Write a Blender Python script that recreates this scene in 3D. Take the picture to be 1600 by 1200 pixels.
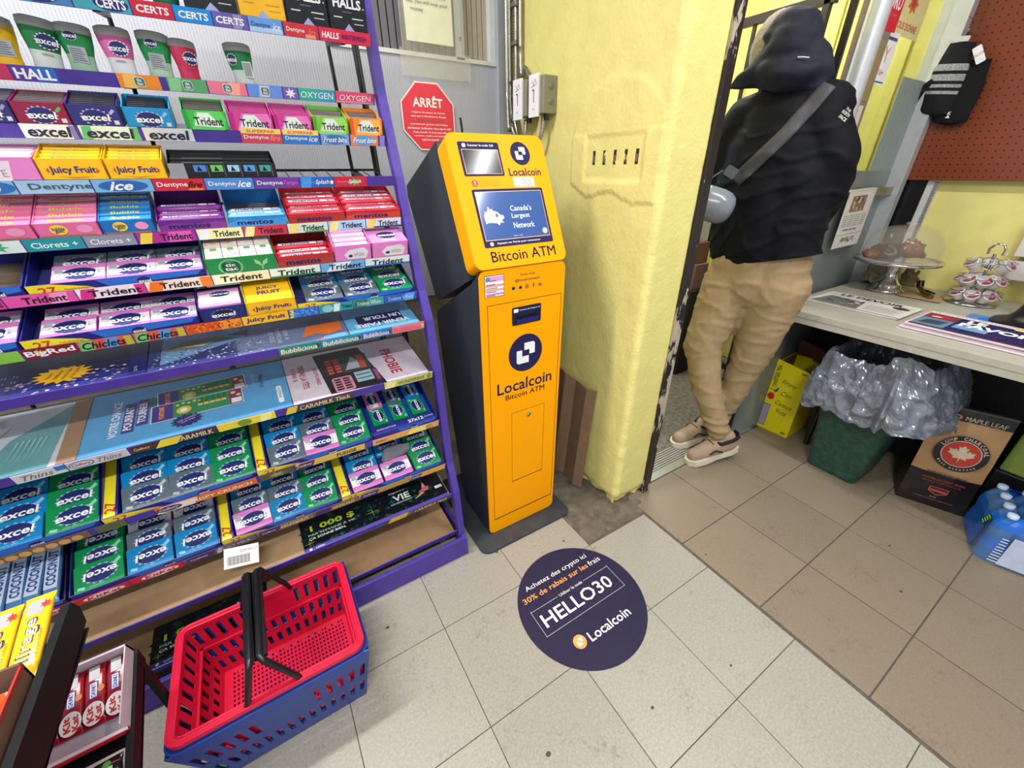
import bpy, bmesh, math, random
from mathutils import Matrix, Vector, noise
random.seed(7)
SC = bpy.context.scene
COL = SC.collection
for o in list(bpy.data.objects): bpy.data.objects.remove(o)
PI = math.pi

# ---------------------------------------------------------------- camera, world, lights, exposure
def cam():
    f, pit, yaw, roll = 628.81, math.radians(28.017), math.radians(31.6155), math.radians(-0.3555)
    fw = Vector((math.sin(yaw)*math.cos(pit), math.cos(yaw)*math.cos(pit), -math.sin(pit)))
    r = Vector((math.cos(yaw), -math.sin(yaw), 0)); u = r.cross(fw)
    r2 = r*math.cos(roll) + u*math.sin(roll); u2 = -r*math.sin(roll) + u*math.cos(roll)
    c = bpy.data.cameras.new('camera'); o = bpy.data.objects.new('camera', c); COL.objects.link(o)
    c.sensor_fit = 'HORIZONTAL'; c.sensor_width = 36; c.lens = f*36/1600; c.clip_start = .02
    M = Matrix((r2, u2, -fw)).transposed().to_4x4(); M.translation = Vector((0.0879, -0.7734, 1.2977))
    o.matrix_world = M; SC.camera = o
cam()
W = bpy.data.worlds.new('world'); SC.world = W; W.use_nodes = True
W.node_tree.nodes['Background'].inputs[0].default_value = (.86, .93, 1.0, 1)
W.node_tree.nodes['Background'].inputs[1].default_value = .40
def area(name, loc, rot, sx, sy, power, col=(1, 1, 1)):
    l = bpy.data.lights.new(name, 'AREA'); l.shape = 'RECTANGLE'; l.size = sx; l.size_y = sy; l.energy = power; l.color = col
    o = bpy.data.objects.new(name, l); COL.objects.link(o); o.location = loc; o.rotation_euler = rot
    return o
area('tube_light', (-.45, .35, 2.52), (0, 0, 0), 1.2, .12, 19, (1, .99, .97))
area('tube_light', (-.35, -1.5, 2.52), (0, 0, 0), 1.2, .12, 26, (1, .99, .97))
area('tube_light', (1.52, -.80, 2.52), (0, 0, math.pi/2), 1.2, .06, 13, (1, .99, .97))
area('entry_light', (2.2, .95, 2.5), (0, 0, 0), .9, .3, 13, (1, .98, .9))
SC.view_settings.view_transform = 'Standard'; SC.view_settings.look = 'None'
SC.view_settings.exposure = 1.12; SC.view_settings.gamma = 1; SC.view_settings.use_curve_mapping = False

# ---------------------------------------------------------------- materials
def lin(c):
    return tuple(((v/255)/12.92 if v/255 <= .04045 else ((v/255+.055)/1.055)**2.4) for v in c)
_mats = {}
def mat(name, rgb, rough=.5, metal=0, var=.06, scale=30, bump=0, bscale=60, spec=.5, emit=0, alpha=1, trans=0, coat=0, ior=1.45):
    if name in _mats: return _mats[name]
    m = bpy.data.materials.new(name); m.use_nodes = True; nt = m.node_tree; b = nt.nodes['Principled BSDF']
    c = lin(rgb)
    b.inputs['Roughness'].default_value = rough; b.inputs['Metallic'].default_value = metal
    b.inputs['Specular IOR Level'].default_value = spec; b.inputs['IOR'].default_value = ior
    if coat: b.inputs['Coat Weight'].default_value = coat; b.inputs['Coat Roughness'].default_value = .15
    tc = nt.nodes.new('ShaderNodeNewGeometry')
    n = nt.nodes.new('ShaderNodeTexNoise'); n.inputs['Scale'].default_value = scale; n.inputs['Detail'].default_value = 3
    nt.links.new(tc.outputs['Position'], n.inputs['Vector'])
    r = nt.nodes.new('ShaderNodeValToRGB'); e = r.color_ramp.elements
    e[0].position = .3; e[1].position = .7
    e[0].color = (*[max(0, v*(1-var)) for v in c], 1); e[1].color = (*[min(1, v*(1+var)) for v in c], 1)
    nt.links.new(n.outputs['Fac'], r.inputs['Fac']); nt.links.new(r.outputs['Color'], b.inputs['Base Color'])
    if bump:
        n2 = nt.nodes.new('ShaderNodeTexNoise'); n2.inputs['Scale'].default_value = bscale; n2.inputs['Detail'].default_value = 4
        nt.links.new(tc.outputs['Position'], n2.inputs['Vector'])
        bp = nt.nodes.new('ShaderNodeBump'); bp.inputs['Strength'].default_value = bump; bp.inputs['Distance'].default_value = .004
        nt.links.new(n2.outputs['Fac'], bp.inputs['Height']); nt.links.new(bp.outputs['Normal'], b.inputs['Normal'])
    if emit:
        nt.links.new(r.outputs['Color'], b.inputs['Emission Color']); b.inputs['Emission Strength'].default_value = emit
    if trans: b.inputs['Transmission Weight'].default_value = trans
    if alpha < 1: b.inputs['Alpha'].default_value = alpha
    _mats[name] = m
    return m
def C(rgb, rough=.45, **k):           # plain printed colour
    return mat('print_%d_%d_%d_%d' % (*rgb, int(rough*100)), rgb, rough, **k)
WHITE = (240, 240, 240); NAVY = (28, 36, 96); BLACK = (18, 18, 20); INK = (30, 32, 46)
PURPLE = mat('purple_paint', (74, 54, 148), .38, var=.1)
M_BLACKM = mat('black_metal', (24, 24, 28), .4, var=.1)
M_CARD = mat('cardboard', (168, 136, 100), .85, var=.08, bump=.15)
M_CARD_D = mat('cardboard_dark', (132, 104, 78), .85, var=.08)
M_STEEL = mat('chrome', (200, 198, 195), .12, 1, var=.04)
M_ALU = mat('brushed_aluminium', (190, 190, 188), .35, .8, var=.06)
M_GAL = mat('galvanised_steel', (170, 168, 160), .35, .9, var=.1)

# ---------------------------------------------------------------- mesh builder
def frame(o, x, y):
    x = Vector(x).normalized(); y = Vector(y); n = x.cross(y).normalized(); y = n.cross(x)
    M = Matrix((x, y, n)).transposed().to_4x4(); M.translation = Vector(o); return M
def T(x, y, z): return Matrix.Translation((x, y, z))
def RZ(a): return Matrix.Rotation(a, 4, 'Z')
def RX(a): return Matrix.Rotation(a, 4, 'X')
def RY(a): return Matrix.Rotation(a, 4, 'Y')
_txt = {}
def txt_geo(s, bold, shear):
    bold = round(bold*.55, 4); k = (s, bold, shear)
    if k in _txt: return _txt[k]
    c = bpy.data.curves.new('t', 'FONT'); c.body = s; c.resolution_u = 2; c.offset = bold; c.shear = shear; c.fill_mode = 'FRONT'
    o = bpy.data.objects.new('t', c); COL.objects.link(o)
    m = bpy.data.meshes.new_from_object(o)
    v = [tuple(q.co) for q in m.vertices]; f = [tuple(p.vertices) for p in m.polygons]
    bpy.data.objects.remove(o); bpy.data.curves.remove(c); bpy.data.meshes.remove(m)
    xs = [q[0] for q in v] or [0, 1]; ys = [q[1] for q in v] or [0, 1]
    _txt[k] = (v, f, min(xs), max(xs), min(ys), max(ys)); return _txt[k]
class MB:
    def __init__(s, M=None): s.v = []; s.f = []; s.mi = []; s.sm = []; s.mats = []; s.M = M or Matrix()
    def m(s, mt):
        if mt not in s.mats: s.mats.append(mt)
        return s.mats.index(mt)
    def add(s, vs, fs, mt, M=None, smooth=False):
        MM = s.M @ M if M is not None else s.M
        b = len(s.v); s.v += [tuple(MM @ Vector(q)) for q in vs]; i = s.m(mt)
        for f in fs: s.f.append(tuple(b+k for k in f)); s.mi.append(i); s.sm.append(smooth)
        return s
    def box(s, x0, x1, y0, y1, z0, z1, mt, M=None):
        return s.add([(x0,y0,z0),(x1,y0,z0),(x1,y1,z0),(x0,y1,z0),(x0,y0,z1),(x1,y0,z1),(x1,y1,z1),(x0,y1,z1)],
            [(0,3,2,1),(4,5,6,7),(0,1,5,4),(1,2,6,5),(2,3,7,6),(3,0,4,7)], mt, M)
    def quad(s, pts, mt, M=None): return s.add(pts, [tuple(range(len(pts)))], mt, M)
    def rect(s, x0, x1, y0, y1, z, mt, M=None): return s.quad([(x0,y0,z),(x1,y0,z),(x1,y1,z),(x0,y1,z)], mt, M)
    def prism(s, pts, z0, z1, mt, M=None, smooth=False):
        n = len(pts); v = [(x,y,z0) for x,y in pts] + [(x,y,z1) for x,y in pts]
        s.add(v, [tuple(range(n-1,-1,-1)), tuple(range(n,2*n))], mt, M)
        return s.add(v, [(i,(i+1)%n,n+(i+1)%n,n+i) for i in range(n)], mt, M, smooth)
    def poly(s, pts, z, mt, M=None): return s.add([(x,y,z) for x,y in pts], [tuple(range(len(pts)))], mt, M)
    def ellipse(s, cx, cy, rx, ry, z, mt, M=None, n=28):
        return s.poly([(cx+rx*math.cos(2*PI*i/n), cy+ry*math.sin(2*PI*i/n)) for i in range(n)], z, mt, M)
    def star(s, cx, cy, rx, ry, z, mt, n=16, k=.8, M=None):
        p = []
        for i in range(2*n):
            q = 1 if i % 2 == 0 else k
            p.append((cx+rx*q*math.cos(PI*i/n), cy+ry*q*math.sin(PI*i/n)))
        v = [(cx,cy,z)] + [(x,y,z) for x,y in p]
        return s.add(v, [(0,1+i,1+(i+1)%(2*n)) for i in range(2*n)], mt, M)
    def tube(s, pts, r, mt, n=8, M=None, cap=True, rr=None, ribs=0):
        pts = [Vector(p) for p in pts]; v = []; f = []; m = len(pts); prev = None
        for i, p in enumerate(pts):
            d = (pts[min(i+1,m-1)]-pts[max(i-1,0)]).normalized()
            if prev is None: a = d.orthogonal().normalized()
            else: a = (prev - d*prev.dot(d)).normalized()
            prev = a; b = d.cross(a); q = rr[i] if rr else r
            if ribs: q = r*(1.0 if i % 2 else 1-ribs)
            v += [tuple(p+a*q*math.cos(2*PI*k/n)+b*q*math.sin(2*PI*k/n)) for k in range(n)]
        for i in range(m-1):
            for k in range(n): f.append((i*n+k, i*n+(k+1)%n, (i+1)*n+(k+1)%n, (i+1)*n+k))
        s.add(v, f, mt, M, True)
        if cap: s.add(v, [tuple(range(n-1,-1,-1)), tuple((m-1)*n+k for k in range(n))], mt, M)
        return s
    def lathe(s, prof, mt, M=None, n=24, sx=1, sy=1, smooth=True):
        v = []; f = []
        for r, z in prof: v += [(r*sx*math.cos(2*PI*k/n), r*sy*math.sin(2*PI*k/n), z) for k in range(n)]
        for i in range(len(prof)-1):
            for k in range(n): f.append((i*n+k, i*n+(k+1)%n, (i+1)*n+(k+1)%n, (i+1)*n+k))
        return s.add(v, f, mt, M, smooth)
    def text(s, t, cx, cy, w, h, mt, M=None, bold=.0, shear=0, z=.0006, rot=0):
        if bold > 0 and ('M' in t or 'W' in t):      # these letters clog when their outline is offset: thicken by overprinting
            for d in (-1, 1): s.text(t, cx+d*bold*.45*(h or w*.2), cy, w, h, mt, M, 0, shear, z, rot)
            return s
        v, f, x0, x1, y0, y1 = txt_geo(t, bold, shear)
        kx = w/(x1-x0); ky = h/(y1-y0) if h else kx
        R = Matrix.Rotation(rot, 4, 'Z')
        vv = [tuple(Vector((cx, cy, z)) + R @ Vector(((p[0]-(x0+x1)/2)*kx, (p[1]-(y0+y1)/2)*ky, 0))) for p in v]
        return s.add(vv, f, mt, M)
    def build(s, name, parent=None, bevel=0, seg=2, **tags):
        me = bpy.data.meshes.new(name); me.from_pydata(s.v, [], s.f)
        for mt in s.mats: me.materials.append(mt)
        me.polygons.foreach_set('material_index', s.mi); me.polygons.foreach_set('use_smooth', s.sm); me.update()
        o = bpy.data.objects.new(name, me); COL.objects.link(o)
        if parent: o.parent = parent
        if bevel:
            b = o.modifiers.new('bevel', 'BEVEL'); b.width = bevel; b.segments = seg; b.limit_method = 'ANGLE'; b.angle_limit = .6
        for k, q in tags.items(): o[k] = q
        return o
def rrect(x0, x1, y0, y1, r, n=5):
    p = []
    for cx, cy, a in ((x1-r,y1-r,0),(x0+r,y1-r,1),(x0+r,y0+r,2),(x1-r,y0+r,3)):
        for i in range(n+1):
            t = (a+i/n)*PI/2; p.append((cx+r*math.cos(t), cy+r*math.sin(t)))
    return p
def resample(P, n):
    L = [math.dist(P[i], P[(i+1) % len(P)]) for i in range(len(P))]; tot = sum(L); out = []; i = 0; acc = 0
    for k in range(n):
        t = tot*k/n
        while acc+L[i] < t: acc += L[i]; i += 1
        u = (t-acc)/L[i] if L[i] else 0; a = P[i]; b = P[(i+1) % len(P)]; out.append((a[0]+(b[0]-a[0])*u, a[1]+(b[1]-a[1])*u))
    return out
def thing(name, label, cat, loc=(0,0,0), group=None, M=None):
    o = bpy.data.objects.new(name, None); COL.objects.link(o); o.empty_display_size = .05
    if M is not None: o.matrix_world = M
    else: o.location = loc
    o['label'] = label; o['category'] = cat
    if group: o['group'] = group
    return o
def tag(o, label, cat, group=None):
    o['label'] = label; o['category'] = cat
    if group: o['group'] = group
    return o
def struct(o): o['kind'] = 'structure'; return o
def place(o, M): o.matrix_world = M; return o
def dup(root, M=None, label=None, group=None):
    r = root.copy(); COL.objects.link(r)
    if M is not None: r.matrix_world = M
    if label: r['label'] = label
    if group: r['group'] = group
    for ch in root.children:
        c = ch.copy(); COL.objects.link(c); c.parent = r
    return r

# ---------------------------------------------------------------- procedural surface materials
def nodes(name):
    m = bpy.data.materials.new(name); m.use_nodes = True; return m, m.node_tree, m.node_tree.nodes['Principled BSDF']
def tile_mat(name, base, speck, dark, rough, dirt=.5):
    m, nt, b = nodes(name); N = nt.nodes.new; L = nt.links.new
    g = N('ShaderNodeNewGeometry'); oi = N('ShaderNodeObjectInfo')
    n1 = N('ShaderNodeTexNoise'); n1.inputs['Scale'].default_value = 160; n1.inputs['Detail'].default_value = 2
    n2 = N('ShaderNodeTexNoise'); n2.inputs['Scale'].default_value = 7; n2.inputs['Detail'].default_value = 5; n2.inputs['Roughness'].default_value = .7
    n3 = N('ShaderNodeTexNoise'); n3.inputs['Scale'].default_value = 55; n3.inputs['Detail'].default_value = 4; n3.inputs['Distortion'].default_value = 1.5
    for n in (n1, n2, n3): L(g.outputs['Position'], n.inputs['Vector'])
    r1 = N('ShaderNodeValToRGB'); r1.color_ramp.elements[0].position = .35; r1.color_ramp.elements[1].position = .68
    r1.color_ramp.elements[0].color = (*lin(base), 1); r1.color_ramp.elements[1].color = (*lin(speck), 1)
    L(n1.outputs['Fac'], r1.inputs['Fac'])
    mul = N('ShaderNodeMath'); mul.operation = 'MULTIPLY'
    r2 = N('ShaderNodeMapRange'); r2.inputs['From Min'].default_value = .5; r2.inputs['From Max'].default_value = .72
    r3 = N('ShaderNodeMapRange'); r3.inputs['From Min'].default_value = .52; r3.inputs['From Max'].default_value = .66
    L(n2.outputs['Fac'], r2.inputs['Value']); L(n3.outputs['Fac'], r3.inputs['Value'])
    L(r2.outputs[0], mul.inputs[0]); L(r3.outputs[0], mul.inputs[1])
    m2 = N('ShaderNodeMath'); m2.operation = 'MULTIPLY'; m2.inputs[1].default_value = dirt; L(mul.outputs[0], m2.inputs[0])
    mx = N('ShaderNodeMix'); mx.data_type = 'RGBA'; L(m2.outputs[0], mx.inputs[0]); L(r1.outputs['Color'], mx.inputs[6]); mx.inputs[7].default_value = (*lin(dark), 1)
    hs = N('ShaderNodeHueSaturation'); mr = N('ShaderNodeMapRange'); mr.inputs['To Min'].default_value = .95; mr.inputs['To Max'].default_value = 1.04
    L(oi.outputs['Random'], mr.inputs['Value']); L(mr.outputs[0], hs.inputs['Value']); L(mx.outputs[2], hs.inputs['Color'])
    L(hs.outputs['Color'], b.inputs['Base Color']); b.inputs['Roughness'].default_value = rough
    bp = N('ShaderNodeBump'); bp.inputs['Strength'].default_value = .08; bp.inputs['Distance'].default_value = .002
    L(n1.outputs['Fac'], bp.inputs['Height']); L(bp.outputs['Normal'], b.inputs['Normal'])
    return m
M_TILE_L = tile_mat('light_vinyl_tile', (152, 147, 135), (166, 162, 151), (112, 104, 92), .38, .75)
M_TILE_B = tile_mat('brown_ceramic_tile', (132, 119, 101), (141, 128, 110), (98, 80, 62), .42, .8)
def wall_mat(name, base, dark, scale=14, bump=.35, rough=.45):
    m, nt, b = nodes(name); N = nt.nodes.new; L = nt.links.new
    g = N('ShaderNodeNewGeometry')
    n1 = N('ShaderNodeTexNoise'); n1.inputs['Scale'].default_value = 90; n1.inputs['Detail'].default_value = 6
    n2 = N('ShaderNodeTexNoise'); n2.inputs['Scale'].default_value = scale; n2.inputs['Detail'].default_value = 6
    n3 = N('ShaderNodeTexNoise'); n3.inputs['Scale'].default_value = 220; n3.inputs['Detail'].default_value = 1
    for n in (n1, n2, n3): L(g.outputs['Position'], n.inputs['Vector'])
    r = N('ShaderNodeValToRGB'); r.color_ramp.elements[0].position = .3; r.color_ramp.elements[1].position = .6
    r.color_ramp.elements[0].color = (*lin(dark), 1); r.color_ramp.elements[1].color = (*lin(base), 1)
    L(n2.outputs['Fac'], r.inputs['Fac'])
    r3 = N('ShaderNodeMapRange'); r3.inputs['From Min'].default_value = .80; r3.inputs['From Max'].default_value = .84
    L(n3.outputs['Fac'], r3.inputs['Value'])
    mx = N('ShaderNodeMix'); mx.data_type = 'RGBA'; L(r3.outputs[0], mx.inputs[0]); L(r.outputs['Color'], mx.inputs[6]); mx.inputs[7].default_value = (*lin((120, 105, 70)), 1)
    L(mx.outputs[2], b.inputs['Base Color']); b.inputs['Roughness'].default_value = rough
    bp = N('ShaderNodeBump'); bp.inputs['Strength'].default_value = bump; bp.inputs['Distance'].default_value = .006
    L(n1.outputs['Fac'], bp.inputs['Height']); L(bp.outputs['Normal'], b.inputs['Normal'])
    return m
M_YEL = wall_mat('yellow_plaster', (230, 219, 136), (224, 212, 130))
M_YEL_R = wall_mat('yellow_board', (232, 222, 136), (226, 215, 130), bump=.05)
M_YEL_V = wall_mat('yellow_siding', (232, 222, 120), (224, 214, 116), bump=.05)
def peel_mat(name, paint, under, th=.56, scale=16, stretch=.35):
    m, nt, b = nodes(name); N = nt.nodes.new; L = nt.links.new
    g = N('ShaderNodeNewGeometry'); mp = N('ShaderNodeMapping'); mp.inputs['Scale'].default_value = (1, 1, stretch)
    L(g.outputs['Position'], mp.inputs['Vector'])
    n = N('ShaderNodeTexNoise'); n.inputs['Scale'].default_value = scale; n.inputs['Detail'].default_value = 8; n.inputs['Roughness'].default_value = .65
    L(mp.outputs[0], n.inputs['Vector'])
    r = N('ShaderNodeValToRGB'); r.color_ramp.interpolation = 'CONSTANT'; r.color_ramp.elements[1].position = th
    r.color_ramp.elements[0].color = (*lin(paint), 1); r.color_ramp.elements[1].color = (*lin(under), 1)
    L(n.outputs['Fac'], r.inputs['Fac']); L(r.outputs['Color'], b.inputs['Base Color']); b.inputs['Roughness'].default_value = .4
    bp = N('ShaderNodeBump'); bp.inputs['Strength'].default_value = .4; bp.inputs['Distance'].default_value = .002; bp.invert = True
    L(r.outputs['Color'], bp.inputs['Height']); L(bp.outputs['Normal'], b.inputs['Normal'])
    return m
M_PEEL = peel_mat('peeling_black_paint', (34, 30, 30), (176, 166, 148), .535, 15, .25)
M_CONC = mat('rough_concrete', (104, 95, 82), .85, var=.32, scale=26, bump=.8, bscale=110)
def peg_mat():
    m, nt, b = nodes('pegboard_brown'); N = nt.nodes.new; L = nt.links.new
    g = N('ShaderNodeNewGeometry'); sp = N('ShaderNodeSeparateXYZ'); L(g.outputs['Position'], sp.inputs[0])
    def cell(out):
        a = N('ShaderNodeMath'); a.operation = 'MULTIPLY'; a.inputs[1].default_value = 1/.0254; L(out, a.inputs[0])
        c = N('ShaderNodeMath'); c.operation = 'FRACT'; L(a.outputs[0], c.inputs[0])
        d = N('ShaderNodeMath'); d.operation = 'SUBTRACT'; d.inputs[1].default_value = .5; L(c.outputs[0], d.inputs[0])
        e = N('ShaderNodeMath'); e.operation = 'POWER'; e.inputs[1].default_value = 2; L(d.outputs[0], e.inputs[0]); return e
    s = N('ShaderNodeMath'); s.operation = 'ADD'; L(cell(sp.outputs['Y']).outputs[0], s.inputs[0]); L(cell(sp.outputs['Z']).outputs[0], s.inputs[1])
    lt = N('ShaderNodeMath'); lt.operation = 'LESS_THAN'; lt.inputs[1].default_value = .016; L(s.outputs[0], lt.inputs[0])
    n = N('ShaderNodeTexNoise'); n.inputs['Scale'].default_value = 6; L(g.outputs['Position'], n.inputs['Vector'])
    r = N('ShaderNodeValToRGB'); r.color_ramp.elements[0].color = (*lin((116, 52, 25)), 1); r.color_ramp.elements[1].color = (*lin((130, 62, 32)), 1); L(n.outputs['Fac'], r.inputs['Fac'])
    mx = N('ShaderNodeMix'); mx.data_type = 'RGBA'; L(lt.outputs[0], mx.inputs[0]); L(r.outputs['Color'], mx.inputs[6]); mx.inputs[7].default_value = (.01, .006, .004, 1)
    L(mx.outputs[2], b.inputs['Base Color']); b.inputs['Roughness'].default_value = .35
    return m
M_PEG = peg_mat()
M_COROP = mat('grey_fluted_plastic', (174, 175, 182), .35, var=.03, scale=4)
M_FRAME = mat('window_frame_grey', (176, 180, 184), .4, .3, var=.03)
M_GLASS = mat('clear_glass', (235, 240, 238), .03, trans=1, var=.01, ior=1.05)
M_BLACKPL = mat('black_plastic', (20, 20, 24), .3, var=.1)

# ================================================================ STRUCTURE
TS = .3048
floor = struct(MB().box(-2.6, 4.2, -2.8, 2.6, -.05, -.0035, mat('grout', (92, 84, 74), .8, var=.2)).build('floor'))
def tile_obj(x0, x1, y0, y1, m, name, jit=.0006, g=.0012, top=0.0):
    mb = MB(); dz = top + random.uniform(-jit, 0)
    mb.box(x0+g, x1-g, y0+g, y1-g, -.006, dz, m)
    return mb.build(name, floor)
for i in range(-6, 4):
    for j in range(-8, 4):
        if i == 3 and j >= 0 or j > 0 and i < -4: continue
        tile_obj(i*TS, (i+1)*TS, j*TS, (j+1)*TS, M_TILE_L, 'floor_tile')
XB = [1.229, 1.5425, 1.860, 2.1775, 2.495, 2.8125, 3.05]; YB = [.118, -.188, -.4945, -.801, -1.1075, -1.414, -1.72]
for a in range(6):
    for b in range(6):
        tile_obj(XB[a], XB[a+1], YB[b+1], YB[b], M_TILE_B, 'brown_floor_tile', g=.002)
for sx_, sy_, sr_ in ((.592,.165,.006),(.842,.070,.005),(1.262,-.268,.004),(.925,-.02,.003),(.40,-.43,.007),(.62,.20,.010),(.98,-.55,.004),(.70,-.50,.005),(1.9,-.62,.005),(1.70,-.72,.006),(.15,.10,.006)):
    MB(Matrix.Translation((sx_, sy_, .0002))).ellipse(0, 0, sr_, sr_*.8, .0, C((74, 66, 58), .7), n=10).build('gum_spot', floor)
# metal threshold and entry floor
th = MB()
th.box(1.40, 2.22, .120, .16, -.01, .004, M_ALU)
for k in range(7): th.box(1.40, 2.22, .163+k*.013, .171+k*.013, -.01, .006, M_ALU)
th.box(1.40, 2.22, .16, .262, -.01, .001, mat('grey_worn_metal', (120, 116, 110), .5, .6))
th.build('door_threshold', floor)
MB().box(1.3, 3.0, .262, 1.6, -.01, .0, mat('entry_mat_grey', (112, 106, 98), .9, var=.35, scale=40, bump=.6)).build('entry_mat', floor)
# broken concrete patch round the pillar
cp = MB(); NX, NY = 26, 34; vs = []; fs = []
for j in range(NY+1):
    for i in range(NX+1):
        x = .905+i*(1.45-.905)/NX; y = .012+j*(.95-.012)/NY
        edge = min(1, max(0, (x-.92)/.03), max(0, (y-.01)/.03)); h = -.004+.010*noise.noise(Vector((x*22, y*22, 0)))*edge + .004*edge
        if x > 1.23 and y < .10: h -= .012*max(0, (x-1.25))/.1
        if x > 1.30 and y > .04: h = -.02
        vs.append((x, y, h))
for j in range(NY):
    for i in range(NX): a = j*(NX+1)+i; fs.append((a, a+1, a+NX+2, a+NX+1))
cp.add(vs, fs, M_CONC, smooth=True); cp.build('concrete_patch', floor)
# ceiling
ceil = struct(MB().box(-2.6, 4.2, -2.8, 2.6, 2.62, 2.7, mat('ceiling_white', (225, 222, 214), .8)).build('ceiling'))
for i, (lx, ly) in enumerate(((-.45, .35), (-.35, -1.5), (1.52, -.80), (2.2, .95))):
    ex, ey = (.09, .64) if i == 2 else (.64, .09)
    f = MB().box(lx-ex, lx+ex, ly-ey, ly+ey, 2.545, 2.62, C((235, 235, 235))).build('ceiling_light')
    tag(f, ['white tube light fixture over the candy rack', 'white tube light fixture behind the camera', 'white tube light fixture over the aisle', 'white light fixture over the shop entry'][i], 'lamp')

# yellow plaster pillar and side wall in one skin: profile runs down the x=1.14 face then along the y=.1 face
def plaster():
    prof = []
    y = .95
    while y > .125: prof.append((1.14, y, -1, 0)); y -= .0062
    for i in range(7):
        a = i/6*PI/2; prof.append((1.165-.025*math.cos(a), .125-.025*math.sin(a), -math.cos(a), -math.sin(a)))
    x = 1.17
    while x < 1.312: prof.append((x, .1, 0, -1)); x += .008
    prof.append((1.312, .1, 0, -1)); prof.append((1.312, .2, 0, 0))
    zs = []; z = 0.0
    while z < 2.62: zs.append(z); z += .007 if .9 < z < 1.75 else (.02 if z > 1.75 else .012)
    zs.append(2.62)
    arch = [(.512, 1.256), (.47, 1.232), (.418, 1.211), (.37, 1.222), (.304, 1.235), (.26, 1.218), (.2, 1.199), (.16, 1.207), (.10, 1.203)]
    def crack(yy):
        for (a, b), (c, d) in zip(arch, arch[1:]):
            if c <= yy <= a: return b+(d-b)*(a-yy)/(a-c)
        return None
    vs = []
    for z in zs:
        for (x, yy, nx, ny) in prof:
            p = Vector((x, yy, z)); h = .0012*noise.noise(p*9)+.0010*noise.noise(p*34)
            h += .003*noise.noise(Vector((3.3, z*1.6, 0)))
            if nx < -.2:
                c = crack(yy); up = 0
                if c is not None and z > c+.006*noise.noise(Vector((yy*60, 0, 0))):
                    # raised coat ending in an arch
                    dy = (yy-.315)/.195; top = 1.40+.15*math.sqrt(max(0, 1-dy*dy))
                    if abs(dy) < 1: up = .007*max(0, min(1, (top-z)/.015))
                    if z > 1.40 and up: up *= .45
                h += up
                if .178 < yy < .448 and 1.257 < z < 1.402:
                    e = min(yy-.178, .448-yy, z-1.257, 1.402-z); h -= .008*min(1, e/.012)
                if yy < .16: h += .002*noise.noise(Vector((z*14, 1, yy*9)))
            if z < .12 and abs(nx)+abs(ny) > 0: h -= .03*max(0, (.05-z)/.05)*(1+noise.noise(Vector((x*30, yy*30, z*30)))) * (.7 if nx < -.5 else 1)
            if nx == 0 and ny == 0: h = 0
            if -.99 < nx and ny != 0 and z < .55 and x < 1.17: h += .003*noise.noise(Vector((z*24, 0, 4)))
            vs.append((x+nx*h, yy+ny*h, z))
    n = len(prof); fs = []
    for j in range(len(zs)-1):
        for i in range(n-1):
            fs.append((j*n+i, j*n+i+1, (j+1)*n+i+1, (j+1)*n+i))
    mb = MB(); mb.add(vs, fs, M_YEL, smooth=True)
    return mb.build('wall_center')
wc = struct(plaster())
for k, yy in enumerate((.401, .352, .304, .257, .211)):       # five slots in the niche
    sl = MB(); sl.box(1.1405, 1.1515, yy-.006, yy+.006, 1.311, 1.352, C((40, 34, 26), .8)); sl.box(1.1385, 1.144, yy-.004, yy+.001, 1.318, 1.338, C((120, 112, 80), .6))
    sl.build('wall_slot', wc)
# black door post with peeling paint
post = struct(MB().box(1.312, 1.352, .088, .235, 0, 2.62, M_PEEL).build('trim_1', bevel=.003))
MB().box(1.345, 1.354, .10, .13, 0, 2.62, C((176, 168, 150), .5)).build('door_stop', post)

# back wall with fluted plastic panel, window above
wb = MB(); MW = mat('back_wall_paint', (150, 138, 116), .7, var=.15)
wb.box(-1.6, 1.14, .985, 1.05, 0, 2.62, MW)
wb = struct(wb.build('wall_back'))
cpn = MB(); x = -1.3
while x < 1.085:
    cpn.box(x, x+.0066, .9432, .948, .80, 1.663 if x > .45 else 1.95, M_COROP); x += .008
cpn.box(-1.3, 1.088, .944, .95, .80, 1.663, M_COROP); cpn.box(-1.3, .456, .944, .95, 1.663, 1.95, M_COROP)
cpn.build('fluted_panel', wb)
cpn = MB(); cpn.box(.462, 1.088, .938, .946, 1.655, 1.668, C((205, 203, 196))); cpn.build('panel_edge_strip', wb)
win = MB(); win.box(-1.3, 1.14, .95, .985, 1.6, 1.67, M_FRAME); win.box(.908, .945, .938, .985, 1.66, 2.62, M_FRAME)
win.box(1.078, 1.14, .925, .985, 0, 2.62, M_FRAME); win.box(1.052, 1.078, .94, .985, 1.66, 2.62, C((206, 208, 206)))
win.box(-.05, -.01, .945, .985, 1.66, 2.62, M_FRAME)
win = struct(win.build('window_1', bevel=.002))
gy = C((104, 100, 106), .6); by = C((170, 160, 138), .7); x = -1.2
while x < .9:
    MB().box(x, x+.021, .962, .972, 1.66, 2.62, gy).build('blind_slat', win); x += .026
x = .95
while x < 1.05:
    MB().box(x, x+.018, .962, .972, 1.66, 2.62, by).build('blind_slat', win); x += .021
MB().box(.924, .929, .9365, .9385, 1.716, 1.728, C(BLACK)).build('lock_hole', win)

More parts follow.
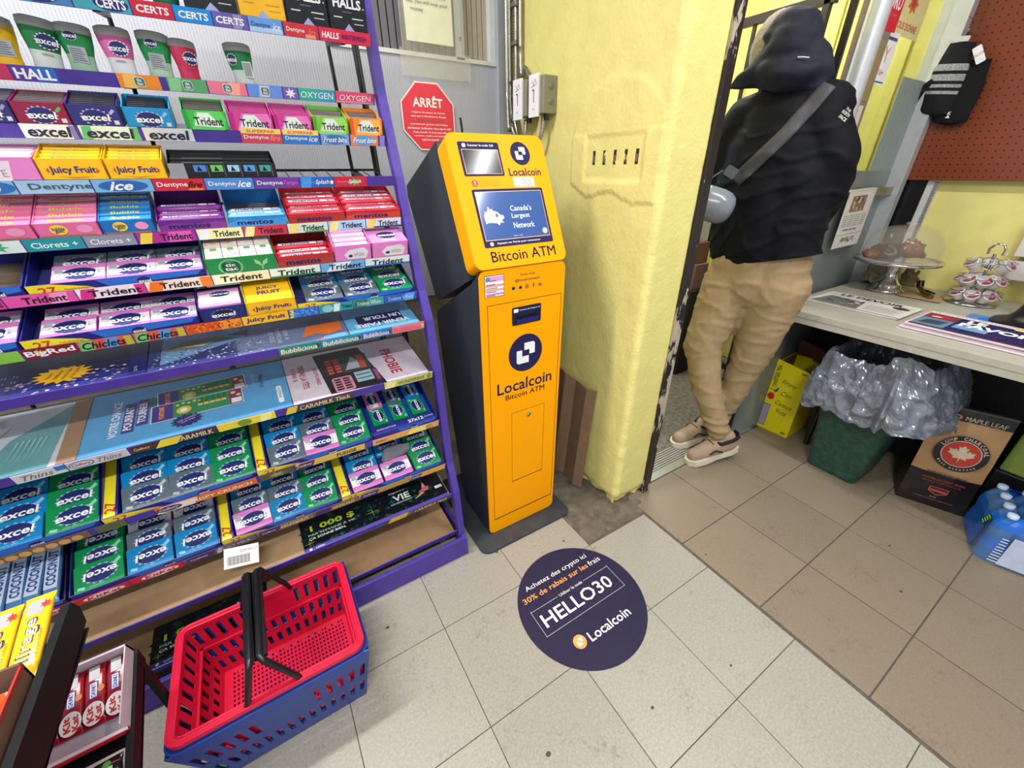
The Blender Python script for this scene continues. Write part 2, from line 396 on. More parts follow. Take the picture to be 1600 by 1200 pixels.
# entry: partition with sidelight, vestibule walls, right wall
wr = struct(MB().box(2.985, 3.06, -2.4, .15, 0, 2.62, M_YEL_R).build('wall_right'))
ve = MB(); ve.box(3.02, 3.06, .15, 1.7, 0, 2.62, M_YEL_V)
y = .2
while y < 1.7:
    ve.box(3.008, 3.022, y, y+.012, 0, 2.62, M_YEL_V); ve.box(3.013, 3.022, y+.012, y+.05, 0, 2.62, M_YEL_V); y += .115
ve = struct(ve.build('wall_entry', bevel=.002))
vb = struct(MB().box(1.312, 3.02, 1.40, 1.46, 0, 1.0, C((150, 140, 120))).box(1.312, 3.02, 1.40, 1.46, 1.98, 2.62, M_YEL_V).build('wall_entry_back'))
w2 = MB(); w2.box(1.312, 3.02, 1.385, 1.40, .98, 1.02, M_FRAME); w2.box(1.312, 3.02, 1.385, 1.40, 1.95, 1.99, M_FRAME)
w2 = struct(w2.build('window_2'))
MB().box(1.312, 3.02, 1.41, 1.42, 1.0, 1.97, mat('daylit_street_glass', (150, 180, 220), .2, emit=.8)).build('window_pane', w2)
struct(MB().box(1.30, 1.345, .235, 1.45, 0, 2.62, M_YEL_V).build('wall_entry_left'))
# sidelight
ALW = mat('white_aluminium', (196, 198, 200), .35, .35, var=.05)
sd = MB()
sd.tube([(2.155, .125, 1.15), (2.155, .125, 2.62)], .034, ALW, n=16); sd.box(2.12, 2.30, .13, .20, 0, 1.15, mat('grey_kick_panel', (128, 136, 134), .35, .2, var=.04)); sd.box(2.19, 2.325, .135, .20, 1.15, 2.62, mat('taupe_frame', (142, 128, 122), .4, .2))
sd.box(2.098, 2.110, .176, .20, 0, 2.62, M_BLACKPL)
sd.box(2.875, 2.925, .095, .20, 0, 2.62, ALW); sd.box(2.925, 2.95, .12, .20, 0, 2.62, mat('taupe_frame', (142, 128, 122)))
sd.box(2.325, 2.875, .14, .20, 2.35, 2.62, ALW)
sd = struct(sd.build('door_1'))
MB().box(2.325, 2.878, .155, .185, .08, 1.285, mat('grey_kick_panel', (128, 136, 134), .35, .2, var=.04)).build('lower_panel', sd)
MB().box(2.325, 2.878, .158, .166, 1.285, 2.35, M_GLASS).build('glass_pane', sd)
MB().box(2.63, 2.875, .1565, .158, 1.285, 1.64, mat('grey_sheet', (150, 165, 165), .5, alpha=.75)).build('grey_sheet', sd)  # grey, partly see-through sheet over the lower right of the glass
MB().box(2.325, 2.955, .118, .135, 1.178, 1.212, mat('brass_bar', (150, 146, 112), .35, .5)).build('cross_bar', sd)
for k in range(9):
    MB().box(2.24, 2.246, .1335, .135, 1.45+k*.09, 1.458+k*.09, C(BLACK)).build('screw_hole', sd)
def flat_sheet(name, M, w, h, m, draw=None, th=.001, tg=None, parent=None):
    mb = MB(M); mb.box(0, w, 0, h, -th, 0, m)
    if draw: draw(mb)
    o = mb.build(name, parent)
    if tg: tag(o, *tg)
    return o
FY = lambda x, y, z: frame((x, y, z), (1, 0, 0), (0, 0, 1))
FX = lambda x, y, z: frame((x, y, z), (0, -1, 0), (0, 0, 1))
def dguru(mb):
    w = C(WHITE); mb.text('GURU', .085, .085, .13, .05, w, bold=.03); mb.text('ENERGY DRINK', .085, .045, .10, .009, C((230, 120, 130)))
flat_sheet('sticker', frame((2.185, .134, 1.745), (1, 0, 0), (0, 0, 1)), .165, .15, C((206, 40, 52)), dguru, tg=('red rounded sticker with white letters at the top of the entry sidelight', 'sticker'))
def dbull(mb):
    r = C((190, 60, 70)); mb.star(.13, .10, .05, .035, .0006, C((214, 120, 50)), 7, .6); mb.star(.13, .10, .03, .02, .0009, r, 5, .5)
    mb.text('ENERGY', .13, .16, .2, .03, r, bold=.02); mb.text('VOUS DONNE', .13, .03, .2, .022, r, bold=.02)
flat_sheet('sticker', frame((2.36, .1575, 1.755), (1, 0, 0), (0, 0, 1)), .26, .22, mat('cream_sticker', (226, 214, 150), .3), dbull, tg=('cream sticker with orange and red emblem on the sidelight glass', 'sticker'))
def dlott(mb):
    mb.rect(.01, .11, .14, .15, .0005, C((70, 80, 110))); mb.text('Y', .06, .095, .05, .05, C((224, 150, 130))); mb.text('16+', .06, .04, .045, .02, C((206, 60, 80)), bold=.02); mb.rect(.01, .11, .006, .011, .0005, C((60, 110, 140)))
flat_sheet('sticker', frame((2.345, .157, 1.595), (1, 0, 0), (0, 0, 1)), .12, .165, C(WHITE), dlott, tg=('small white sticker with red mark below the two larger door stickers', 'sticker'))
flat_sheet('notice', frame((2.20, .134, 1.53), (1, 0, 0), (0, 0, 1)), .115, .19, mat('brown_tape_notice', (142, 128, 82), .6), tg=('faded brown paper notice taped to the door frame behind the person', 'notice'))
flat_sheet('notice', frame((2.17, .1335, 1.38), (1, 0, 0), (0, 0, 1)), .13, .135, C((212, 200, 190)), tg=('pale pink paper notice on the door frame beside the jacket shoulder', 'notice'))
# yellow wall lower black corner strip + ribbed conduit
struct(MB().box(2.95, 2.984, .02, .15, .0, 1.245, M_BLACKPL).build('trim_2'))
tr3 = MB(); tr3.box(2.955, 2.984, -.02, .02, .70, 1.245, mat('white_ribbed_strip', (206, 206, 204), .4))
for k in range(55): tr3.box(2.95, 2.956, -.022, -.008, .70+k*.0098, .706+k*.0098, C((130, 130, 126)))
struct(tr3.build('trim_3'))
# pegboard
pb = MB().box(2.93, 2.94, -2.3, .118, 1.243, 2.62, M_PEG).box(2.94, 2.985, -2.3, .1, 1.26, 1.30, C((90, 60, 40))).build('pegboard', bevel=.0015)
tag(pb, 'reddish brown perforated pegboard on the yellow right wall', 'pegboard')
# ================================================================ PAYMENT MACHINE
M_ATMB = mat('charcoal_sheet_metal', (54, 58, 68), .42, .2, var=.05, scale=5)
M_ATMY = mat('orange_yellow_enamel', (255, 166, 0), .45, var=.02, scale=5, spec=.15)
M_NAVYD = C((38, 34, 78), .6, spec=.2)
def logo(mb, cx, cy, r, disc, ink, z=.0006, k=1.0):
    mb.ellipse(cx, cy, r, r, z, disc); s = r*.36*k
    # two interlocked squares with the corners that meet cut out
    mb.poly([(cx-s*.25,cy+s*.45),(cx-s*.25,cy+s*1.5),(cx+s*1.25,cy+s*1.5),(cx+s*1.5,cy+s*1.25),(cx+s*1.5,cy-s*.25),(cx+s*.6,cy-s*.25),(cx+s*.6,cy+s*.45)], z+.0005, ink)
    mb.poly([(cx+s*.5,cy-s*.45),(cx+s*.5,cy-s*1.5),(cx-s*1.25,cy-s*1.5),(cx-s*1.5,cy-s*1.25),(cx-s*1.5,cy+s*.5),(cx-s*.6,cy+s*.5),(cx-s*.6,cy-s*.45)], z+.0005, ink)
    return mb
def atm():
    a = thing('payment_kiosk', 'tall orange and charcoal cash machine kiosk with tilted screen standing on a dark base plate', 'kiosk', (.76, .40, 0))
    a.matrix_world = Matrix()
    yz = Matrix(((0,0,1,0),(1,0,0,0),(0,1,0,0),(0,0,0,1)))       # local (y,z,x) -> world
    bp_ = MB(); bp_.prism(rrect(.541, .962, .168, .64, .035, 6), .0005, .012, mat('dark_grey_plate', (66, 70, 76), .5, .3, var=.15, scale=20)); bp_.build('base_plate', a, bevel=.002)
    lb = MB(yz); lb.prism([(.247,.012),(.47,.012),(.50,.17),(.56,.50),(.602,.76),(.602,.825),(.592,.842),(.30,1.0),(.247,1.042)], .6085, .912, M_ATMB); lb.build('lower_cabinet', a, bevel=.004)
    hd = MB(yz); hd.prism([(.300,1.012),(.560,.890),(.585,.895),(.768,1.215),(.768,1.25),(.468,1.372)], .6045, .9145, M_ATMB); hd.build('upper_cabinet', a, bevel=.006)
    # lower front panel
    F = FY(0, .2425, 0)
    fp = MB(F); fp.prism(rrect(.607, .914, .012, 1.046, .022), -.006, 0, M_ATMY); fp.build('front_panel', a, bevel=.0015)
    dr = MB(F); g = C((90, 50, 10), .6)
    for x0, x1, y0, y1, w in ((.629,.904,.078,.945,.0016), (.711,.851,.236,.547,.0011)):
        dr.rect(x0, x0+w, y0, y1, .0007, g); dr.rect(x1-w, x1, y0, y1, .0007, g); dr.rect(x0, x1, y1-w, y1, .0007, g); dr.rect(x0, x1, y0, y0+w*3, .0007, g)
    dr.build('door_gap', a)
    lk = MB(F @ T(.782, .522, 0)); lk.lathe([(0,.006),(.006,.006),(.0085,.004),(.0085,0)], M_STEEL); lk.box(-.001, .001, -.005, .005, .006, .0066, C(BLACK)); lk.build('lock', a)
    p = MB(F); w = C(WHITE)
    logo(p, .767, .765, .066, M_NAVYD, w)
    p.text('Localcoin', .767, .654, .222, .043, M_NAVYD, bold=.025); p.text('Bitcoin ATM', .768, .615, .160, .020, M_NAVYD, bold=.02)
    p.text('Suivez nous', .771, 1.023, .052, .007, M_NAVYD); p.text('@localcoinatm', .771, 1.006, .090, .010, M_NAVYD, bold=.01)
    for k, s in enumerate(('t', 'o', 'o', 'f', 'in')):
        x = .721+k*.0242
        if k == 0: p.poly([(x-.006,.980),(x+.004,.981),(x+.006,.990),(x,.988),(x-.006,.990)], .0007, M_NAVYD)
        elif k == 1: p.ellipse(x, .984, .006, .0045, .0007, M_NAVYD, n=12); p.ellipse(x, .9905, .0015, .0015, .0007, M_NAVYD, n=8)
        elif k == 2:
            p.prism(rrect(x-.006, x+.006, .979, .991, .003, 2), 0, .0007, M_NAVYD); p.prism(rrect(x-.0045, x+.0045, .9805, .9895, .002, 2), 0, .0009, M_ATMY); p.ellipse(x, .985, .0026, .0026, .0012, M_NAVYD, n=10)
        else: p.text(s, x, .985, .012 if s == 'in' else .007, .012, M_NAVYD, bold=.02)
    p.build('lettering', a)
    sl = MB(F); sl.prism(rrect(.715, .822, .868, .925, .004, 2), 0, .003, C((22, 26, 60), .3)); sl.box(.727, .812, .884, .897, .003, .0034, C((8, 8, 14), .3))
    sl.box(.727, .812, .873, .886, .003, .006, C((30, 38, 110), .25)); sl.prism(rrect(.7195,.736,.909,.920,.002,2), .003, .0035, w); sl.text('Insérez de l\'argent ici', .779, .9145, .076, .007, w, z=.0036); sl.build('banknote_slot', a)
    st = MB(F); st.rect(.623, .688, .969, 1.032, .0006, C((30, 30, 40))); st.rect(.6245, .6865, .9705, 1.0305, .0009, w)
    st.rect(.640, .6865, 1.014, 1.0285, .0011, C((226, 160, 206))); st.ellipse(.634, 1.022, .008, .007, .0012, C((90, 140, 190)), n=12)
    for k, c in enumerate(((210,140,190), (236,160,150), (232,150,150))): st.rect(.627, .6865, .974+k*.0125, .980+k*.0125, .0011, C(c))
    for k in range(5): st.rect(.627, .627+.03+.004*(k % 3), .9725+k*.0108, .9745+k*.0108, .0013, C((90, 90, 110)))
    st.build('notice_sticker', a)
    # head bezel: tilted face
    v = Vector((0, .163, .343)).normalized(); H = frame((.6, .237, 1.047), (1, 0, 0), v)
    bz = MB(H); bz.prism(rrect(-.002, .3165, .004, .378, .024, 6), -.062, 0, M_ATMY); bz.build('screen_bezel', a, bevel=.004, seg=3)
    G = mat('screen_glass_black', (12, 12, 14), .03, coat=.6)
    s1 = MB(H); s1.prism(rrect(.031, .159, .261, .354, .004, 2), 0, .0008, M_NAVYD); s1.rect(.038, .153, .266, .3335, .0014, C((214, 170, 150), .3)); s1.rect(.0395, .1515, .2675, .332, .0018, G)
    s1.prism(rrect(.044, .054, .339, .349, .002, 2), .0008, .0014, w); s1.text('Scanner le code QR', .1015, .344, .082, .007, w, z=.0015, bold=.015); s1.build('scanner_window', a)
    s2 = MB(H); s2.prism(rrect(.041, .2785, .063, .2245, .004, 2), 0, .0008, M_NAVYD); s2.rect(.048, .271, .081, .2175, .0014, C((214, 170, 150), .3))
    s2.rect(.050, .269, .0835, .2155, .0018, mat('lit_blue_screen', (56, 82, 136), .12, emit=.2, var=.12, scale=3))
    s2.prism(rrect(.060, .070, .067, .077, .002, 2), .0008, .0014, w); s2.text('Appuyez sur l\'écran pour commencer', .157, .072, .150, .0075, w, z=.0015, bold=.015)
    sw = mat('screen_white', (205, 222, 226), .3, emit=.3)
    for t, yy, ww in (("Canada's", .168, .073), ('Largest', .1445, .062), ('Network', .119, .072)): s2.text(t, .150+ww/2, yy, ww, .0155 if t == 'Canada\'s' else .0165, sw, z=.0024, bold=.004)
    s2.text('Tap to start', .157, .0895, .032, .004, sw, z=.0024)
    s2.poly([(.062,.128),(.060,.150),(.066,.163),(.072,.160),(.078,.176),(.082,.168),(.080,.158),(.092,.163),(.104,.160),(.113,.151),(.122,.149),(.124,.142),(.114,.136),(.120,.128),(.110,.131),(.103,.122),(.097,.128),(.085,.130),(.072,.131)], .0024, sw)
    s2.poly([(.076,.158),(.088,.170),(.092,.164),(.086,.155)], .0026, sw); s2.poly([(.096,.150),(.101,.158),(.106,.150),(.101,.142)], .0028, C((62, 92, 160)))
    s2.ellipse(.255, .097, .0085, .0085, .0024, sw, n=20); s2.build('touch_screen', a)
    p = MB(H); logo(p, .2285, .3245, .0335, M_NAVYD, w); p.text('Localcoin', .2315, .2715, .112, .022, M_NAVYD, bold=.022); p.text('Bitcoin ATM', .166, .0365, .224, .030, M_NAVYD, bold=.018)
    p.ellipse(.0565, .2415, .0095, .0095, .0006, C((220, 50, 40)), n=18); p.text('!', .0565, .2415, .003, .012, w, bold=.05, z=.0012)
    for k in range(4): p.text(('Arnaque ou fraude? Ne payez', 'jamais une personne inconnue', 'avec ce guichet. Appelez la', 'police locale sans attendre')[k], .103, .2485-.0048*k, .062, .0028, C((222, 110, 20)))
    p.text('Camera', .300, .095, .012, .003, C((190, 110, 20))); p.text('en usage', .300, .083, .016, .003, C((190, 110, 20)))
    p.build('lettering', a)
    q = MB(H); q.prism(rrect(.184, .256, .2285, .2565, .002, 2), 0, .0008, C((206, 206, 204), .5))
    for k in range(4): q.text(('Besoin d\'aide?', 'Lisez ceci', 'service client', 'localcoinatm.com')[k], .230, .2515-.0062*k, .036-.004*(k % 2), .0032, C((90, 90, 90)), z=.0011)
    q.build('white_sticker', a)
atm()
ant = MB(); ant.tube([(.800, .70, 1.275), (.800, .70, 1.42), (.796, .70, 1.455)], .004, M_BLACKPL, n=8); ant.lathe([(0,0),(.012,0),(.012,.012),(0,.014)], M_BLACKPL, T(.80, .70, 1.262), n=12)
tag(ant.build('antenna'), 'thin black antenna rod sticking up behind the orange kiosk', 'antenna')

# floor sticker
def floor_sticker():
    mb = MB(frame((.7365, -.1605, .0012), (1, 0, 0), (0, 1, 0))); n = C((42, 39, 66), .5, spec=.25)
    P = [(.217*math.cos(2*PI*i/64), .217*math.sin(2*PI*i/64)) for i in range(64)]
    mb.prism(P, -.001, 0, n); w = C(WHITE); o = C((240, 160, 84))
    X = lambda x: x-.7365; Y = lambda y: y+.1605
    mb.text('Achetez des crypto ici', X(.733), Y(-.030), .272, .023, w, bold=.004)
    mb.text('30% de rabais sur les', X(.706), Y(-.063), .280, .020, o, bold=.02); mb.text('frais', X(.879), Y(-.063), .052, .020, w)
    mb.text('Utiliser le code', X(.735), Y(-.1055), .100, .011, w)
    mb.text('HELLO30', X(.730), Y(-.152), .292, .047, w, bold=.02)
    for x0, x1, y in ((.567,.678,-.106), (.792,.905,-.106), (.567,.905,-.1965)):
        x = x0
        while x < x1: mb.rect(X(x), X(min(x+.0035, x1)), Y(y)-.0006, Y(y)+.0006, .0006, w); x += .005
    for x in (.567, .905):
        y = -.1965
        while y < -.106: mb.rect(X(x)-.0006, X(x)+.0006, Y(y), Y(y)+.0035, .0006, w); y += .005
    logo(mb, X(.645), Y(-.262), .0215, o, w, k=.95); mb.text('Localcoin', X(.763), Y(-.268), .170, .031, w, bold=.022)
    tag(mb.build('floor_sticker'), 'large round navy floor sticker with white and orange lettering on the light tiles', 'sticker')
floor_sticker()

# octagonal stop sign on the fluted panel
def arret():
    cx, cz, r = .779, 1.475, .105; M = FY(cx, .9365, cz)
    P = lambda q: [(q*math.cos(PI/8+i*PI/4), q*math.sin(PI/8+i*PI/4)*1.03) for i in range(8)]
    mb = MB(M); mb.prism(P(r*1.08), -.0015, 0, C((236, 226, 216))); mb.poly(P(r*1.035), .0005, C((222, 52, 66), .4)); w = C((245, 240, 235))
    mb.text('ARRÊT', .0, .049, .118, .036, w, bold=.035, z=.001)
    for k, (t, ww) in enumerate((("L'agence du revenu du Canada", .132), ('ainsi que la Gendarmerie Royale', .140), ('NE DEMANDENT AUCUNS', .110), ('payments par guichet automatique', .150), ('distributeur de Bitcoins. Vous êtes la cible', .176), ("d'une fraude. Si vous avez des", .136), ('questions, veuillez nous appeler', .126), ('18774123647', .068))):
        mb.text(t, 0, .014-k*.0125, ww, .0068, w, bold=.02, z=.001)
    tag(mb.build('stop_sign'), 'red octagonal paper sign reading ARRÊT on the grey fluted panel', 'sign')
arret()
def paper_notice():
    mb = MB(FY(.700, .930, 1.655)); PP = mat('yellowed_paper', (236, 236, 208), .5, var=.04)
    pl = mat('clear_film', (225, 225, 200), .12, alpha=.16)
    mb.box(.02, .195, .04, .40, -.002, 0, PP)
    mb.box(-.01, .26, -.06, .02, .001, .002, pl); mb.box(.0, .225, .02, .41, .001, .0018, pl)
    k = C((110, 106, 110))
    mb.text('FRAUD.', .085, .172, .06, .014, C((190, 80, 90)), z=.003); mb.text('Do not', .15, .168, .045, .013, k, z=.003)
    mb.text('pay, you will lose your', .105, .146, .15, .013, k, z=.003); mb.text('money', .065, .124, .045, .010, k, z=.003)
    mb.text('ATTENTION SCAM', .105, .20, .15, .014, k, z=.003)
    tag(mb.build('paper_notice'), 'yellowed paper notice in clear film hanging before the window above the stop sign', 'notice')
paper_notice()

# ---- armoured conduits and two junction boxes
def conduits():
    runs = [[(1.122, .90, 2.6), (1.122, .90, 1.6), (1.122, .885, 1.45), (1.12, .87, 1.2), (1.12, .86, .1)],
            [(1.121, .862, 2.6), (1.121, .862, 1.58), (1.121, .85, 1.45), (1.12, .835, 1.2), (1.12, .83, .1)],
            [(1.122, .832, 2.6), (1.122, .832, 1.70), (1.119, .79, 1.63), (1.116, .745, 1.585)],
            [(1.105, .88, 2.6), (1.105, .88, 1.60), (1.105, .84, 1.46), (1.10, .80, 1.40), (1.10, .765, 1.415), (1.105, .765, 1.47)],
            [(1.080, .86, 2.6), (1.080, .86, 1.56), (1.080, .82, 1.44), (1.080, .75, 1.375), (1.085, .69, 1.375), (1.10, .655, 1.41), (1.105, .648, 1.47)]]
    lab = ['leftmost armoured conduit running down beside the window frame', 'armoured conduit running down next to the leftmost one on the yellow wall', 'armoured conduit that bends into the top of the white cover boxes', 'armoured conduit looping under the left white cover box', 'armoured conduit looping low under the right white cover box']
    for i, r in enumerate(runs):
        pts = [Vector(p) for p in r]
        # catmull-rom resample to 4 mm rings
        out = []; P = [pts[0]] + pts + [pts[-1]]
        for j in range(1, len(P)-2):
            a, b, c, d = P[j-1:j+3]; n = max(2, int((c-b).length/.0042))
            for k in range(n):
                t = k/n
                out.append(.5*((2*b)+(-a+c)*t+(2*a-5*b+4*c-d)*t*t+(-a+3*b-3*c+d)*t*t*t))
        mb = MB(); mb.tube(out, .0095, M_GAL, n=8, ribs=.36)
        o = mb.build('armoured_conduit'); tag(o, lab[i], 'conduit', 'armoured conduits')
        for z in (1.82, 1.71, 1.55) if i in (1,) else ():
            MB().box(1.108, 1.14, .845, .885, z, z+.014, M_GAL).build('pipe_strap', o, bevel=.002)
    for i, (y, nm) in enumerate(((.775, 'left white covered junction box with pen marks on the yellow wall'), (.668, 'right white covered junction box with grey side and pen marks'))):
        r = thing('junction_box', nm, 'electrical box', (1.14, y, 1.53), 'junction boxes'); 
        b = MB(); b.box(-.062, .0, -.052, .022, -.056, .056, mat('galvanised_box', (140, 140, 120), .5, .3)); b.build('box', r, bevel=.004)
        c = MB(); c.box(-.068, -.062, -.030, .030, -.064, .062, mat('white_cover', (236, 236, 238), .4)); K = C((50, 50, 60))
        c.tube([(-.0685, .012, .045), (-.0685, 0, .030), (-.0685, -.010, .047), (-.0685, -.018, .03)], .0008, K, n=4); c.tube([(-.0685, .015, .025), (-.0685, -.012, .03)], .0008, K, n=4)
        c.box(-.0685, -.068, -.004, .000, -.020, .016, K); c.box(-.0688, -.068, -.003, .008, .014, .018, K); c.box(-.069, -.068, -.002, .002, -.042, -.038, K); c.build('cover', r, bevel=.002)
        for k in range(2):
            kk = MB(Matrix.Translation((-.03, -.0525, -.02+.045*k)) @ RX(PI/2)); kk.lathe([(0,.002),(.010,.002),(.011,0)], mat('knockout_grey', (120, 120, 104)), n=14); kk.build('knockout', r)
        MB().tube([(-.035, -.035, -.056), (-.035, -.035, -.075)], .009, M_BLACKPL, n=10).build('cable_clamp', r)
conduits()
# folded cardboard leaning in the corner
def lean_card():
    mb = MB(); r = C((150, 118, 92), .85); r = M_CARD_D
    pts = [(1.125, .520), (1.10, .43), (1.125, .385), (1.108, .30), (1.128, .262)]
    vs = []; 
    for (x, y) in pts:
        for z, dx in ((.008, -.035), (.50, .0)): vs.append((x+dx, y, z + (.02 if z > .1 else 0)*(y > .4)))
    fs = [(2*i, 2*i+2, 2*i+3, 2*i+1) for i in range(len(pts)-1)]
    mb.add(vs, fs, r); o = mb.build('folded_cardboard'); s = o.modifiers.new('solid', 'SOLIDIFY'); s.thickness = .004
    tag(o, 'folded brown cardboard sheet leaning on the yellow wall right of the kiosk', 'cardboard')
lean_card()
# black clutter behind the rack, left of the kiosk
pc = MB(); pc.box(.515, .575, .80, .93, .03, .30, M_BLACKPL)
for k in range(5): pc.box(.511, .516, .81, .92, .07+k*.05, .09+k*.05, C((60, 60, 66)))
pc.box(.52, .57, .82, .9, 0, .03, M_BLACKPL)
tag(pc.build('power_supply', bevel=.004), 'black ribbed power supply box in the gap left of the kiosk', 'power supply')

# ================================================================ CANDY DISPLAY RACK
RYZ = {1:(.51,1.597),2:(.55,1.480),3:(.50,1.381),4:(.46,1.284),5:(.445,1.180),6:(.41,1.082),7:(.38,.982),8:(.345,.899),9:(.317,.744),10:(.307,.568),11:(.29,.397),12:(.257,.285),13:(.245,.112)}
TILT = {1:9,2:9,3:12,4:10,5:19,6:19,7:17,8:13,9:10,10:21,11:21,12:10,13:4}
DEP = {1:.15,2:.14,3:.16,4:.16,5:.17,6:.17,7:.18,8:.20,9:.27,10:.26,11:.26,12:.30,13:.36}
X0, X1 = -.82, .472
rack = thing('display_rack', 'tall purple wire candy rack with sloped shelves and printed price strips', 'rack', (0, 0, 0))
def post_pts():
    q = [(.228,.0),(.240,.11),(.256,.285),(.290,.397),(.305,.568),(.317,.744),(.345,.899),(.38,.982),(.41,1.082),(.44,1.18),(.465,1.284),(.497,1.381),(.53,1.48),(.548,1.597),(.575,1.75)]
    return q
for xx in (.474, -.86):
    mb = MB(); q = post_pts()
    for (a, b), (c, d) in zip(q, q[1:]):
        mb.add([(xx,a,b),(xx+.024,a,b),(xx+.024,a+.03,b),(xx,a+.03,b),(xx,c,d),(xx+.024,c,d),(xx+.024,c+.03,d),(xx,c+.03,d)],
               [(0,3,2,1),(4,5,6,7),(0,1,5,4),(1,2,6,5),(2,3,7,6),(3,0,4,7)], PURPLE)
    mb.build('side_post', rack)
for xx in (.405, -.055, -.5):
    MB().tube([(xx, .66, .02), (xx, .64, .9), (xx, .66, 1.3), (xx, .72, 1.75)], .005, M_BLACKM, n=6).build('upright_rod', rack)
rp = MB(); rp.tube([(.482, .56, .02), (.482, .62, .9), (.482, .67, 1.3), (.482, .73, 1.75)], .010, M_BLACKM, n=8); rp.build('rear_post', rack)
sk = MB(); sk.box(X0, .498, .218, .232, .0, .088, PURPLE); sk.box(.484, .498, .232, .58, 0, .088, PURPLE); sk.build('base_skirt', rack, bevel=.002)
def sframe(k, x=0, up=0, back=0):
    y, z = RYZ[k]; t = math.radians(TILT[k]); M = frame((x, y, z), (1, 0, 0), (0, math.cos(t), math.sin(t)))
    return M @ T(0, back, up)
RH = .024
rails = {}
for k in range(1, 14):
    y, z = RYZ[k]; R = frame((0, y, z), (1, 0, 0), (0, -.3, .954))
    mb = MB(R); mb.box(X0, X1, -RH-.001, 0, -.0035, -.0005, PURPLE); rails[k] = mb.build('shelf_rail', rack)
    S = sframe(k, 0, -.012)
    if k <= 3:
        b = MB(S); b.box(X0, X1-.004, .010, DEP[k], -.003, 0, M_COROP); x = X0
        while x < X1-.008: b.box(x, x+.0035, .010, DEP[k], -.0045, -.003, M_COROP); x += .008
        b.build('shelf_board', rack)
    elif k in (8, 9, 12, 13):
        b = MB(S); b.box(X0, X1-.006, .007, DEP[k], -.004, 0, M_CARD if k >= 12 else C((70, 66, 84), .6)); b.build('shelf_board', rack)
    else:
        b = MB(S); x = X0
        while x < X1: b.tube([(x, .009, 0), (x, DEP[k], 0)], .0013, M_BLACKM, n=5); x += .0345
        b.tube([(X0, DEP[k], .0), (X1, DEP[k], .0)], .0035, M_BLACKM, n=6); b.tube([(X0, .02, -.003), (X1, .02, -.003)], .0025, M_BLACKM, n=5); b.build('wire_shelf', rack)
    for xx in (.405, -.055):
        MB(S).box(xx-.006, xx+.006, .016, DEP[k]+.03, -.014, -.003, M_BLACKM).build('bracket', rack)
def strip(k, x0, x1, bg, items=(), h=RH, deco=None, name='price_strip', lift=0):
    y, z = RYZ[k]; R = frame((0, y, z), (1, 0, 0), (0, -.3, .954)); mb = MB(R)
    x0 += .0012; x1 -= .0012
    mb.box(x0, x1, -h, .0008, -.0004, .0008+lift, C(bg, .4) if isinstance(bg, tuple) else bg)
    if deco: deco(mb, x0, x1, h, .0011+lift)
    for (t, cx, w, hh, col, bold, sh) in items:
        mb.text(t, x0+(x1-x0)*cx, -h*.5, (x1-x0)*w, h*hh, C(col, .4), bold=bold, shear=sh, z=.0016+lift)
    mb.build(name, rails[k])
def band(c, a, b, y0=0, y1=1):
    return lambda mb, x0, x1, h, z: mb.rect(x0+(x1-x0)*a, x0+(x1-x0)*b, -h*(1-y0), -h*(1-y1), z, C(c, .4))
def oval(c, cx=.5, rx=.4, ry=.46):
    return lambda mb, x0, x1, h, z: mb.ellipse(x0+(x1-x0)*cx, -h/2, (x1-x0)*rx, h*ry, z, C(c, .4))
def rays(c, cx, r):
    return lambda mb, x0, x1, h, z: mb.star(x0+(x1-x0)*cx, -h/2, min((x1-x0)*r, h*1.2), h*.48, z, C(c, .4), 7, .45)
def many(*d):
    def f(mb, x0, x1, h, z):
        for i, g in enumerate(d): g(mb, x0, x1, h, z+i*.0001)
    return f
def slant(c, a, b, s=.05):
    return lambda mb, x0, x1, h, z: mb.poly([(x0+(x1-x0)*a, -h), (x0+(x1-x0)*b, -h), (x0+(x1-x0)*min(1, b+s), 0), (x0+(x1-x0)*(a+s), 0)], z, C(c, .4))
def dots(c1, c2, n=26):
    def f(mb, x0, x1, h, z):
        rd = random.Random(int(x0*1000))
        for i in range(n): mb.ellipse(rd.uniform(x0+.002, x1-.002), -rd.uniform(.002, h-.002), .0022, .0022, z+i*1e-6, C(c1 if i % 2 else c2, .4), n=6)
    return f
W_ = WHITE
# row 1
strip(1, -.201, -.084, (72, 130, 190), [('CERTS', .60, .42, .6, W_, .05, .1)], deco=many(slant((60,160,190), .2, .5), oval((40, 44, 120), .60, .26)))
strip(1, -.084, .003, (64, 166, 184), [('CERTS', .66, .52, .6, W_, .05, .1)], deco=oval((40, 44, 120), .66, .31))
strip(1, .003, .071, (206, 38, 62), [('CERTS', .5, .8, .5, W_, .05, .1)]); strip(1, .071, .138, (24, 140, 214), [('CERTS', .5, .8, .5, W_, .05, .1)])
strip(1, .138, .204, (104, 92, 170), [('CERTS', .48, .82, .5, W_, .05, .1)], deco=slant((150, 140, 200), .55, .8))
strip(1, .204, .272, (104, 158, 222), [('Dentyne', .35, .55, .42, (30, 60, 130), .01, 0), ('ice', .82, .24, .55, W_, .03, .4)], deco=band((170, 205, 240), 0, 1, 0, .35))
strip(1, .274, .349, (206, 50, 62), [('Dentyne', .32, .52, .42, W_, .01, 0), ('fire', .8, .22, .5, (240, 120, 110), .01, .4)], deco=band((240, 150, 120), .6, .9, 0, .3))
strip(1, .349, .470, (214, 44, 74), [('HALLS', .2, .33, .5, W_, .05, .15), ('WINTERFRESH', .66, .5, .4, (60, 40, 110), .04, .1)], lift=.002)
